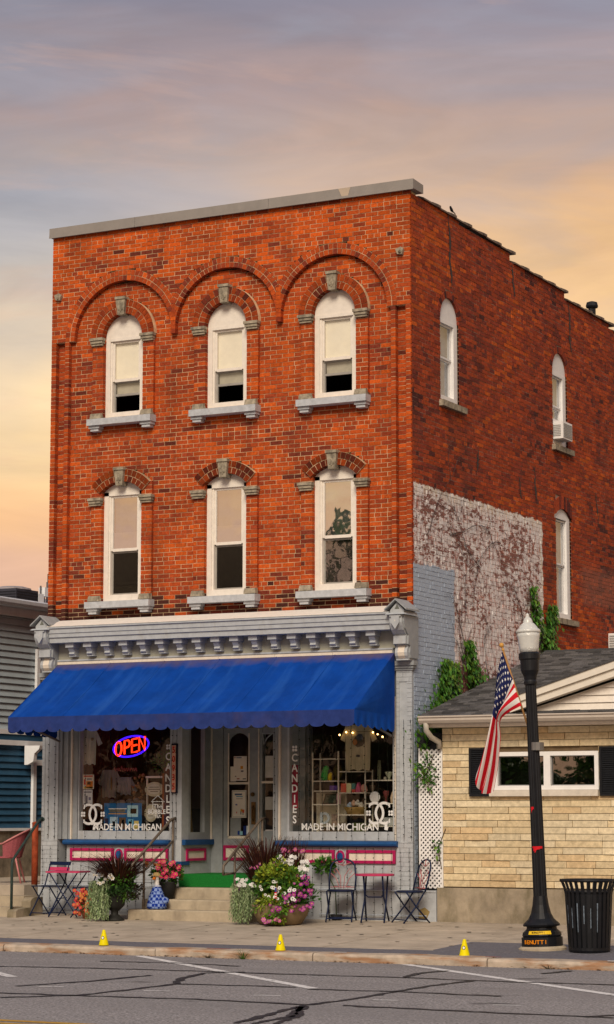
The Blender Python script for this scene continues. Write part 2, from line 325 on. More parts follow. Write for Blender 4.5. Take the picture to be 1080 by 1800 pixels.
def text_part(name, body, size, loc, m, parent, bold=0, rot=(90, 0, 0), label=None, sx=1, ext=.002, shear=0):
    me = tmesh(body, size, bold, ext, shear=shear)
    me.transform(Matrix.Translation(loc) @ Matrix.Rotation(R(rot[2]), 4, 'Z') @ Matrix.Rotation(R(rot[0]), 4, 'X') @ Matrix.Rotation(R(rot[1]), 4, 'Y') @ Matrix.Diagonal((sx, 1, 1, 1)))
    o = addobj(name, me, m, parent)
    if label: o['label'] = label
    return o
rnd = random.uniform
def G(y): return .165 + .033 * min(y, 0)      # the sidewalk falls gently to the kerb

# ================================================================ THE SETTING
b = MB(); b.box(-900, 900, -900, 900, -.6, -.14); struct('ground', b, mat('far_ground', (.10, .095, .085), .95, .3, .4))
b = MB(); b.box(-60, 80, -26, -5.26, -.4, -.10); road = struct('road', b, M_asph)
b = MB(); b.box(-60, 80, -5.0, 0.0, -.3, -.02); b.box(-60, -3.0, 0, 8, -.3, .1); b.box(-60, 80, -34, -26.0, -.3, .0)
b.hexa([(-60, -4.4, -.3), (80, -4.4, -.3), (80, .3, -.3), (-60, .3, -.3), (-60, -4.4, G(-4.4) - .012), (80, -4.4, G(-4.4) - .012), (80, .3, .165 - .012), (-60, .3, .165 - .012)])
walk = struct('sidewalk', b, mat('joint_dirt', (.12, .085, .065), .95, .2, 5))
def slab(x0, x1, y0, y1, m, name='paving_slab', lift=0):
    b = MB(); a = .004; dz = rnd(-.003, .003)
    b.hexa([(x0, y0, G(y0) - .06), (x1, y0, G(y0) - .06), (x1, y1, G(y1) - .06), (x0, y1, G(y1) - .06),
            (x0 + a, y0 + a, G(y0) + lift + dz), (x1 - a, y0 + a, G(y0) + lift + rnd(-.002, .002)), (x1 - a, y1 - a, G(y1) + lift + dz), (x0 + a, y1 - a, G(y1) + lift)])
    return part(name, b, m, walk)
g = .009
for i in range(-6, 18):
    x = -.9 + i * 1.62
    for (y0, y1) in ((-1.5, .25), (-3.0, -1.5), (-4.38, -3.0)):
        slab(x + g / 2, x + 1.62 - g / 2, y0 + g / 2, y1 - g / 2, M_conc)
for x0, x1 in ((-12, -1.2), (-1.2, 8.2), (8.2, 28)): slab(x0 + .004, x1 - .004, -5.0, -4.386, M_strip, 'asphalt_strip')
slab(8.75, 14.5, -4.38, -3.15, M_strip, 'asphalt_patch', .004)
# gum spots and blemishes
spot = MB()
for i in range(130):
    x, y = rnd(0, 12), rnd(-4.2, -.2); r = rnd(.012, .04); z = G(y) + .0062
    pts = []
    for k in range(8):
        a = k * math.pi / 4; yy = y + r * rnd(.6, 1.2) * math.sin(a); pts.append((x + r * rnd(.8, 1.5) * math.cos(a), yy, G(yy) + .0062))
    spot.face(pts)
o = part('pavement_spots', spot, mat('old_gum', (.06, .05, .042), .9), walk, stuff=True)
b = MB(); b.box(-60, 80, -5.22, -5.03, -.35, -.05); kerb = struct('kerb', b, M_curb)
x = -14.0
while x < 30:
    Lx = rnd(2.1, 3.2); b = MB(); e = .012; hz = rnd(-.006, .006)
    n = 8; yb, yf = -5.004, -5.275
    prof = [(yf, -.3), (yf, -.035 + hz), (yf + .022, -.004 + hz), (yb, .003 + hz), (yb, -.3)]
    i0 = len(b.v)
    for k in range(n + 1):
        xx = x + .006 + (Lx - .012) * k / n; j = rnd(-.008, .008)
        for (py, pz) in prof: b.v.append((xx, py + (j if py < -5.1 else 0), pz + (rnd(-.006, .004) if pz > -.1 else 0)))
    for k in range(n):
        for q in range(4):
            b.f.append((i0 + k * 5 + q, i0 + k * 5 + q + 1, i0 + (k + 1) * 5 + q + 1, i0 + (k + 1) * 5 + q)); b.c.append((1, 1, 1))
    b.f.append(tuple(i0 + q for q in range(4, -1, -1))); b.c.append((1, 1, 1)); b.f.append(tuple(i0 + n * 5 + q for q in range(5))); b.c.append((1, 1, 1))
    part('kerb_stone', b, M_curb, kerb); x += Lx
# little painted utility marks on the kerb
def dab(pts, c, nm):
    b = MB(); b.face(pts); part('paint_mark', b, mat(nm, c, .8, .25, 40), kerb)
dab([(11.35, -5.22, .0075), (11.55, -5.2, .0075), (11.5, -5.1, .0075), (11.32, -5.12, .0075)], (.75, .72, .7), 'white_mark')
dab([(11.75, -5.281, -.09), (11.9, -5.281, -.09), (11.9, -5.281, -.04), (11.75, -5.281, -.04)], (.62, .36, .02), 'yellow_mark')
dab([(9.75, -5.09, .0075), (9.95, -5.07, .0075), (9.95, -5.04, .0075), (9.75, -5.05, .0075)], (.45, .02, .03), 'red_mark')
dab([(5.9, -5.1, .0075), (6.25, -5.08, .0075), (6.25, -5.05, .0075), (5.9, -5.06, .0075)], (.45, .10, .09), 'red_mark')
dab([(7.75, -5.14, .0075), (7.9, -5.1, .0075), (7.88, -5.03, .0075), (7.72, -5.06, .0075)], (.72, .70, .68), 'white_mark')
# road paint
def sheet(name, pts, m, z=-.096):
    b = MB(); b.face([(x, y, z) for x, y in pts]); return struct(name, b, m)
def pline(x0, y0, x1, y1, wd=.11):
    d = Vector((x1 - x0, y1 - y0)).normalized(); nn = Vector((-d.y, d.x)) * wd / 2
    return [(x0 + nn.x, y0 + nn.y), (x0 - nn.x, y0 - nn.y), (x1 - nn.x, y1 - nn.y), (x1 + nn.x, y1 + nn.y)]
for k in range(-1, 4): sheet('parking_line', pline(5.05 + k * 3.78, -5.35, 9.6 + k * 3.78, -9.3, .13), M_roadw)
for k in range(-6, 10): sheet('lane_dash', pline(6.9 + k * 1.29, -10.38, 7.16 + k * 1.29, -10.30, .06), M_roadw)
sheet('centre_line', pline(-40, -13.90, 60, -13.84, .12), M_roady); sheet('centre_line', pline(-40, -14.14, 60, -14.08, .12), M_roady)
tar = [[(4.66, -7.87), (6.34, -7.58), (8.59, -7.5)], [(6.64, -10.46), (6.95, -9.55), (7.07, -8.39)], [(7.38, -11.78), (7.93, -11.18), (7.98, -10.3), (7.99, -9.39), (7.61, -8.62), (7.42, -7.79), (7.74, -7.41)],
       [(4.5, -11.4), (7.97, -11.24), (9.19, -11.09), (10.49, -11.18)], [(7.99, -9.39), (9.36, -9.24)], [(10.82, -13.17), (10.68, -12.34), (10.51, -11.39)], [(10.96, -13.16), (10.95, -12.4), (10.53, -11.38)], [(11.15, -13.06), (10.94, -12.21), (10.48, -11.26)],
       [(8.6, -7.5), (9.29, -7.46), (9.76, -7.42), (9.62, -6.66), (9.75, -6.15)], [(9.76, -7.42), (10.95, -7.49), (12.21, -7.4), (15, -7.3)], [(10.49, -11.18), (10.58, -10.38), (10.55, -9.41), (10.53, -8.36), (10.64, -7.55)], [(9.57, -9.4), (10.57, -9.31), (11.73, -9.38)],
       [(10.9, -6.1), (11.01, -5.5)], [(10.81, -11.09), (12.3, -11.17), (13.56, -11.19)], [(13.3, -11.2), (13.49, -10.9)], [(1, -8.2), (4.66, -7.87)], [(5.2, -6.5), (6.3, -6.4), (7.2, -6.55)]]
for pl in tar:
    b = MB(); pts = []
    for (ax_, ay), (bx_, by) in zip(pl, pl[1:]):
        nseg = max(2, int(math.hypot(bx_ - ax_, by - ay) / .12))
        for k in range(nseg): t = k / nseg; pts.append(Vector((ax_ + (bx_ - ax_) * t + rnd(-.02, .02), ay + (by - ay) * t + rnd(-.03, .03))))
    pts.append(Vector(pl[-1])); prev = None
    for i, p in enumerate(pts):
        d = (pts[min(i + 1, len(pts) - 1)] - pts[max(i - 1, 0)]).normalized(); nn = Vector((-d.y, d.x)) * rnd(.025, .055)
        cur = ((p.x + nn.x, p.y + nn.y, -.0945), (p.x - nn.x, p.y - nn.y, -.0945))
        if prev: b.face([prev[0], prev[1], cur[1], cur[0]])
        prev = cur
    part('tar_seam', b, M_tar, road)
deb = MB()
for i in range(420):
    x, y = rnd(0, 13), -5.285 - abs(random.gauss(0, .07)); r = rnd(.006, .03); a = rnd(0, 3.1); k = rnd(.5, 1.3); deb.col = tuple(q * k for q in random.choice(((.16, .09, .04), (.10, .07, .04), (.22, .15, .08), (.05, .04, .03))))
    deb.leaf((x, y, -.0985 + rnd(.002, .012)), (math.cos(a), math.sin(a), rnd(-.1, .2)), (0, 0, 1), r * 2, r)
part('gutter_litter', deb, mat('dry_litter', rough=.9, var=.2, attr=True), road, stuff=True)
# raised side platform and its steps, left of the building
plat = MB(); plat.box(-14, -.10, -.40, 7.0, .0, .60); PL = struct('terrace', plat, M_conc)
b = MB(); b.box(-4, .10, -.70, -.402, .05, .44); part('terrace_step', b, M_step, PL)
b = MB(); b.box(-4, .10, -1.0, -.702, .05, .28); part('terrace_step', b, M_step, PL)
b = MB(); b.prism([(-1.15, .1), (-.42, .1), (-.42, .42), (-.66, .42), (-.72, .40), (-.76, .36), (-.76, .27), (-1.1, .25), (-1.15, .22)], 'x', .103, .27); part('step_cheek', b, M_plinth, PL)

# ================================================================ BRICK BUILDING
W = 6.5; Hh = .0685; ZB = 4.80; DEEP = 14.0
bld = thing('brick_building', 'three-storey red brick building with arched windows and a grey shopfront', 'building', (3.25, 5, .165))
front = MB(); side = MB()
CW = [1.36, 3.27, 5.18]; SPR = 9.39; WH = .375
AR0, AR1 = .92, 1.09
SEG_R = .544; SEG_C = 6.466
def fclass(u, z):
    if z < SPR:
        if .09 < u < .26 or 6.24 < u < 6.41: return .095
        if u < .09 or u > 6.41 or .26 < u < .34 or 6.16 < u < 6.24: return 0.0
    base = .085
    if z >= SPR:
        rr = min(math.hypot(u - c, z - SPR) for c in CW)
        if rr > AR1: base = 0.0
        elif rr > AR0: return None
    for c in CW:
        dx = abs(u - c)
        if z >= SPR - .001 and math.hypot(dx, z - SPR) < .60: return None
        if 8.06 < z < SPR:
            if dx < WH: return None
            if dx < .58: return .03
        if 5.09 < z < 7.25:
            rr = math.hypot(dx, z - SEG_C)
            if dx < WH and (z < 6.86 or rr < SEG_R): return None
            if dx < .949 * (z - SEG_C) and rr < SEG_R + .20: return None
            if dx < .57 and z < 6.98: return .03
    return base
def fbreaks(z):
    bs = [0, .09, .26, .34, 6.16, 6.24, 6.41, W]
    for c in CW:
        for d in (WH, .57, .58, .50, max(0, .949 * (z - SEG_C)) if z < 7.3 else .5): bs += [c - d, c + d]
        for r, zc in ((AR0, SPR), (AR1, SPR), (.60, SPR), (SEG_R, SEG_C), (SEG_R + .20, SEG_C)):
            q = r * r - (z - zc) ** 2
            if q > 0: bs += [c - math.sqrt(q), c + math.sqrt(q)]
    return sorted(x for x in bs if 0 <= x <= W)
def intervals(z, breaks, cls):
    out = []; bs = breaks(z)
    for a, c in zip(bs, bs[1:]):
        if c - a < 1e-4: continue
        d = cls((a + c) / 2, z)
        if d is None: continue
        if out and abs(out[-1][1] - a) < 1e-6 and abs(out[-1][2] - d) < 1e-6: out[-1][1] = c
        else: out.append([a, c, d])
    return out
fmap = lambda u, d, z: (u, d, z)
smap = lambda u, d, z: (W - d, u, z)
from mathutils import noise as mnoise
def fcolor(u, z):
    t = random.random() + .38 * mnoise.noise((u * .8, 3.1, z * 1.1)) + .16 * mnoise.noise((u * 2.6, 7.7, z * 3.0))
    c = (.60, .106, .018) if t < .16 else (.51, .086, .018) if t < .48 else (.43, .072, .019) if t < .78 else (.34, .058, .021) if t < 1.02 else (.22, .043, .023)
    k = rnd(.80, 1.08)
    if z > 10.3 and random.random() < .5: c = (.65, .108, .016)
    if random.random() < .006: c = (.14, .032, .02)
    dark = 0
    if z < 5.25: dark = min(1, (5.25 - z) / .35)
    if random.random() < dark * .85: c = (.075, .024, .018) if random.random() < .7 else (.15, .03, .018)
    return tuple(q * k for q in c)
def scolor(u, z):
    t = random.random() + .40 * mnoise.noise((u * .5, 1.3, z * .7)) + .15 * mnoise.noise((u * 2, 5.3, z * 2.4))
    c = (.62, .12, .02) if t < .05 else (.48, .082, .022) if t < .28 else (.40, .068, .024) if t < .66 else (.31, .055, .027) if t < .92 else (.20, .042, .028) if t < 1.08 else (.11, .03, .026)
    k = rnd(.72, 1.03); return tuple(q * k for q in c)
MR = .0055
singles = []
def lay(mortar, field, z0, z1, breaks, cls, mp_, colr, keep=None, flip=False, header_every=7, jit=.002):
    nc = int(round((z1 - z0) / Hh)); MD = .24 if mp_ is fmap else .075
    for i in range(nc):
        zl = z0 + i * Hh; zm = zl + Hh / 2
        hd = (i % header_every == header_every - 1)
        Lb = .108 if hd else .2125
        o0 = (.054 if i % 2 else 0) if hd else (Lb / 2 if i % 2 else 0)
        for a, c, d in intervals(zm, breaks, cls):
            cm = min(c, W - .013) - .004 if mp_ is fmap else c; a_ = a; a = a + .004 if mp_ is fmap else a; mortar.hexa([mp_(a, d + MR, zl), mp_(cm, d + MR, zl), mp_(cm, d + MD, zl), mp_(a, d + MD, zl), mp_(a, d + MR, zl + Hh), mp_(cm, d + MR, zl + Hh), mp_(cm, d + MD, zl + Hh), mp_(a, d + MD, zl + Hh)])
            a = a_; k = math.floor((a - o0) / Lb); u = o0 + k * Lb
            while u < c - 1e-6:
                u0 = max(u, a); u1 = min(u + Lb, c)
                if u1 - u0 < .036 and u1 < c: u = u0 if u0 == a else u; u1 = min(u1 + Lb, c); nxt = u1
                else: nxt = None
                if c - u1 < .036: u1 = c
                if u1 - u0 > .02:
                    e0 = u0 + (.0048 if u0 > a + 1e-6 else 0); e1 = u1 - (.0048 if u1 < c - 1e-6 else 0)
                    dd = d + rnd(-jit, jit); zz0 = zl + .0048 + rnd(-.001, .001); zz1 = zl + Hh - .0048 + rnd(-.001, .001)
                    bd = .115 if mp_ is fmap and e1 < W - .01 else .03; P8 = [mp_(e0, dd, zz0), mp_(e1, dd, zz0), mp_(e1, d + bd, zz0), mp_(e0, d + bd, zz0), mp_(e0, dd, zz1), mp_(e1, dd, zz1), mp_(e1, d + bd, zz1), mp_(e0, d + bd, zz1)]
                    cc = colr((e0 + e1) / 2, zm)
                    if keep is not None and keep(e0, e1, zm): singles.append((e0, zm, P8, cc))
                    else: field.col = cc; field.hexa(P8, skip=(4,))
                if u1 >= c - 1e-6: break
                u = nxt if nxt else u + Lb
fm = MB()
lay(fm, front, ZB, 11.18, fbreaks, fclass, fmap, fcolor, keep=lambda a, c, z: c - a > .19 and a > 4.05)
# of the stretchers nearest the camera the 300 largest are bricks of their own
singles.sort(key=lambda s: -s[0])
extra = singles[300:]; singles = singles[:300]
for e0, zm, P8, cc in extra: front.col = cc; front.hexa(P8, skip=(4,))
# mortar beds behind the arch rings
for c in CW:
    for k in range(48):
        a0, a1 = math.pi * k / 48, math.pi * (k + 1) / 48
        for r0, r1, d in ((AR0 + .004, AR1 + .004, .006), (WH + .004, .602, .012)):
            q = [(c + r * math.cos(a), d, SPR + r * math.sin(a)) for r, a in ((r0, a0), (r1, a0), (r1, a1), (r0, a1))]
            q = [(min(max(p[0], c - (.955 if c > CW[0] else 2)), c + (.955 if c < CW[2] else 2)), p[1], p[2]) for p in q]
            if max(p[0] for p in q) - min(p[0] for p in q) < 1e-4: continue
            fm.hexa([(p[0], .002 if r0 > .8 else -.001, p[2]) for p in q] + [(p[0], .2, p[2]) for p in q])
    for k in range(20):
        aa = R(46.5); a0 = math.pi / 2 - aa + 2 * aa * k / 20; a1 = math.pi / 2 - aa + 2 * aa * (k + 1) / 20
        q = [(c + r * math.cos(a), .012, SEG_C + r * math.sin(a)) for r, a in ((SEG_R + .004, a0), (SEG_R + .203, a0), (SEG_R + .203, a1), (SEG_R + .004, a1))]
        fm.hexa([(p[0], -.001, p[2]) for p in q] + [(p[0], .2, p[2]) for p in q])
FW = part('front_wall', fm, M_mortar, bld)
part('brickwork', front, M_brick, FW, stuff=True)
for e0, zm, P8, cc in singles:
    b = MB(); b.col = cc; b.hexa(P8, skip=(4,)); part('brick', b, M_brick, FW)
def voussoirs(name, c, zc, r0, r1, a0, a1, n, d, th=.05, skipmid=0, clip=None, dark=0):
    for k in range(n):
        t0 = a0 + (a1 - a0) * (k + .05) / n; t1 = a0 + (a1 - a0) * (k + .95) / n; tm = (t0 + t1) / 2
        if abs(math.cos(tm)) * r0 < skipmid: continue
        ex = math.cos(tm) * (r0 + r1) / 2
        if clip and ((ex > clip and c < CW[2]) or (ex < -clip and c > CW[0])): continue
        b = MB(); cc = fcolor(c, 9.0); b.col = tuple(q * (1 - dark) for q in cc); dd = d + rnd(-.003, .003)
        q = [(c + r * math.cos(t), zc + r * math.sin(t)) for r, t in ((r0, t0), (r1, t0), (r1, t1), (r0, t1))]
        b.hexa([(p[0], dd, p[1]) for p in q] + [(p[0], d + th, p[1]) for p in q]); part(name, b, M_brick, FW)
for c in CW:
    voussoirs('arch_brick', c, SPR, AR0, AR0 + .079, 0, math.pi, 38, -.004, .12, clip=.955)
    voussoirs('arch_brick', c, SPR, AR0 + .089, AR1, 0, math.pi, 42, -.004, .12, clip=.955)
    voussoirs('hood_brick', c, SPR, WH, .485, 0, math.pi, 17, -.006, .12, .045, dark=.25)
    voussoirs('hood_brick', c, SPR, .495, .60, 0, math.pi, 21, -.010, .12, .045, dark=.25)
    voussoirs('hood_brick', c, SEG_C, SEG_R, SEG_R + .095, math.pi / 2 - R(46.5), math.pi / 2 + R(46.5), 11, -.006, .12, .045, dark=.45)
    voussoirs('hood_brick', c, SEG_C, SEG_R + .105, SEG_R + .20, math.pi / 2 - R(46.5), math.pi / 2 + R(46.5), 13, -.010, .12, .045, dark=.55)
# hanging feet between the arches
for u in ((CW[0] + CW[1]) / 2, (CW[1] + CW[2]) / 2):
    b = MB(); b.col = (.30, .05, .02); b.box(u - .042, u + .042, -.006, .10, SPR - .05, SPR + .02); part('corbel_brick', b, M_brick, FW)
    for q in range(7): b = MB(); b.col = fcolor(u, 9.0); b.box(u - .043, u + .043, -.0065, .10, SPR + .022 + q * .069, SPR + .083 + q * .069); part('corbel_brick', b, M_brick, FW)
# wall anchors near the top corners
for u, z in ((.13, 10.15), (6.33, 10.22)):
    b = MB(); b.prism([(u - .06, z + .03), (u - .03, z - .05), (u + .05, z - .06), (u + .07, z + .02), (u + .03, z + .06)], 'y', -.06, .02); b.ball((u + .02, -.06, z - .01), .035, 6); part('wall_anchor', b, M_stone, bld)

# side wall -------------------------------------------------------
SWIN = [(1.09, 1.82, 8.14, 9.40, 'round'), (5.90, 6.62, 8.14, 9.40, 'round'), (5.97, 6.71, 5.12, 6.87, 'seg')]
def ptop(y): return 11.13 - .018 * y if y < 4.0 else 10.91 if y < 6.55 else 10.78 if y < 8.86 else 10.68 if y < 11.4 else 10.58
def segrise(u, y0, y1): 
    c = (y0 + y1) / 2; hw = (y1 - y0) / 2; r = (hw * hw + .13 * .13) / (.26); return math.sqrt(max(0, r * r - (u - c) ** 2)) - (r - .13)
def sclass(u, z):
    if z > ptop(u): return None
    for y0, y1, zb, zs, k in SWIN:
        c = (y0 + y1) / 2; hw = (y1 - y0) / 2
        if k == 'round':
            if abs(u - c) < hw and zb - .06 < z < zs: return None
            if z >= zs and math.hypot(u - c, z - zs) < hw + .115: return None
        else:
            if abs(u - c) < hw and zb - .06 < z < zs + segrise(u, y0, y1): return None
            if abs(u - c) < hw + .05 and zs - .03 < z < zs + .24 + segrise(min(max(u, y0), y1), y0, y1): return None
    return 0.0
def sbreaks(z):
    bs = [0.034, DEEP, 4.0, 6.55, 8.86, 11.4]
    for y0, y1, zb, zs, k in SWIN:
        c = (y0 + y1) / 2; hw = (y1 - y0) / 2; bs += [y0, y1, y0 - .05, y1 + .05]
        q = (hw + .115) ** 2 - (z - zs) ** 2
        if k == 'round' and q > 0: bs += [c - math.sqrt(q), c + math.sqrt(q)]
    return sorted(bs)
smb = MB()
lay(smb, side, .165, ZB + 93 * Hh + .001, sbreaks, sclass, smap, scolor, header_every=6, jit=.004)
SW = part('side_wall', smb, M_smortar, bld)
part('brickwork', side, M_sbrick, SW, stuff=True)
for y0, y1, zb, zs, k in SWIN:
    c = (y0 + y1) / 2; hw = (y1 - y0) / 2
    b = MB()
    if k == 'round':
        n = 17
        for i in range(n):
            t0, t1 = math.pi * (i + .06) / n, math.pi * (i + .94) / n
            q = [(c + r * math.cos(t), zs + r * math.sin(t)) for r, t in ((hw, t0), (hw + .11, t0), (hw + .11, t1), (hw, t1))]
            b = MB(); b.col = scolor(0, 0); b.hexa([(W + .004, p[0], p[1]) for p in q] + [(W - .1, p[0], p[1]) for p in q]); part('hood_brick', b, M_sbrick, SW)
        b = MB()
        for i in range(24):
            t0, t1 = math.pi * i / 24, math.pi * (i + 1) / 24
            q = [(c + r * math.cos(t), zs + r * math.sin(t)) for r, t in ((hw + .003, t0), (hw + .16, t0), (hw + .16, t1), (hw + .003, t1))]
            b.hexa([(W - .011, p[0], p[1]) for p in q] + [(W - .12, p[0], p[1]) for p in q])
        part('arch_mortar', b, M_smortar, SW)
    else:
        n = 11
        for i in range(n):
            ya, yb = y0 - .05 + (y1 - y0 + .1) * (i + .05) / n, y0 - .05 + (y1 - y0 + .1) * (i + .95) / n
            za, zbb = zs + segrise(min(max(ya, y0), y1), y0, y1), zs + segrise(min(max(yb, y0), y1), y0, y1)
            b = MB(); b.col = scolor(0, 0); q = [(ya, za), (yb, zbb), (yb, zbb + .23), (ya, za + .23)]
            b.hexa([(W + .004, p[0], p[1]) for p in q] + [(W - .1, p[0], p[1]) for p in q]); part('hood_brick', b, M_sbrick, SW)
        b = MB(); b.box(W - .13, W - .012, y0 - .06, y1 + .06, zs + .13, zs + .40); part('arch_mortar', b, M_smortar, SW)
# tar-filled settlement cracks on the side wall
for pts in ([(1.42, 11.1), (1.5, 10.75), (1.47, 10.4), (1.55, 10.1), (1.53, 9.95)], [(4.1, 10.9), (4.12, 10.6), (4.2, 10.35)], [(6.75, 10.75), (6.8, 10.4), (6.78, 10.1), (6.9, 9.85)],
            [(2.55, 7.55), (2.53, 7.3), (2.48, 7.1)], [(5.0, 7.55), (5.02, 7.2), (5.1, 6.9)], [(8.0, 7.5), (8.05, 7.2), (8.12, 6.95)], [(4.3, 7.3), (4.35, 7.0), (4.4, 6.95)]):
    b = MB(); prev = None
    fine = []
    for (ya, za), (yb, zb_) in zip(pts, pts[1:]):
        for k in range(5): t = k / 5; fine.append((ya + (yb - ya) * t + rnd(-.015, .015), za + (zb_ - za) * t))
    fine.append(pts[-1]); m_ = len(fine)
    for i, (yy, zz) in enumerate(fine):
        hw = (.028 * math.sin(math.pi * min(1, max(.08, i / (m_ - 1)))) + .006) * rnd(.5, 1.4)
        cur = ((W + .006, yy - hw, zz), (W + .006, yy + hw, zz))
        if prev: b.face([prev[0], prev[1], cur[1], cur[0]])
        prev = cur
    part('crack_filler', b, M_tar, SW)
# the walls not seen from the street, roof, floors
b = MB(); b.box(0, .2, .26, DEEP, .165, 11.1); part('far_side_wall', b, mat('plain_brick', (.25, .06, .03), .9, .3, 20), bld)
b = MB(); b.box(0, W, DEEP - .25, DEEP + .002, .165, 10.5); part('rear_wall', b, mat('plain_brick'), bld)
b = MB(); b.box(.2, W - .24, .26, DEEP - .26, 10.2, 10.4); part('roof_deck', b, mat('roof_tar', (.05, .05, .05), .9), bld)
for z in (4.55, 7.5): b = MB(); b.box(.2, W - .242, .265, DEEP - .26, z, z + .2); part('upper_floor', b, M_dark, bld)
b = MB(); b.box(.2, W - .24, 3.2, 3.3, 4.76, 10.2); part('inner_wall', b, mat('inner_plaster', (.10, .09, .08), .9), bld)
# front coping: three metal lengths and a paler patch
for x0, x1 in ((-.03, 1.62), (1.625, 4.08), (4.085, 6.585)):
    b = MB(); b.prism([(-.075, 11.165), (.30, 11.165), (.30, 11.30), (-.075, 11.315)], 'x', x0, x1); b.box(x0, x1, -.083, -.076, 11.15, 11.185); part('coping', b, M_cap, bld)
b = MB(); b.prism([(5.37, 11.186), (5.48, 11.186), (5.52, 11.312), (5.31, 11.312)], 'y', -.0790, -.0755); part('coping_patch', b, mat('new_flashing', (.48, .39, .30), .5, .05), bld)
# side coping: clay tiles with humped joints
y = .42; k = 0
while y < DEEP:
    zt = ZB + Hh * round((ptop(y + .3) - ZB) / Hh); Ln = .62
    zt = ptop(y + .3) + .01
    b = MB(); e = y + Ln
    b.prism([(W - .30, zt - .004), (W + .035, zt - .004), (W + .035, zt + .02), (W - .05, zt + .055), (W - .22, zt + .055), (W - .30, zt + .02)], 'y', y + .01, e - .02)
    b.prism([(W - .31, zt - .006), (W + .05, zt - .006), (W + .05, zt + .035), (W - .05, zt + .085), (W - .22, zt + .085), (W - .31, zt + .035)], 'y', e - .095, e + .015)
    part('coping_tile', b, mat('glazed_clay_tile', (.085, .06, .05), .4, .4, 9, spec=.5), bld, smooth=False)
    y += Ln; k += 1

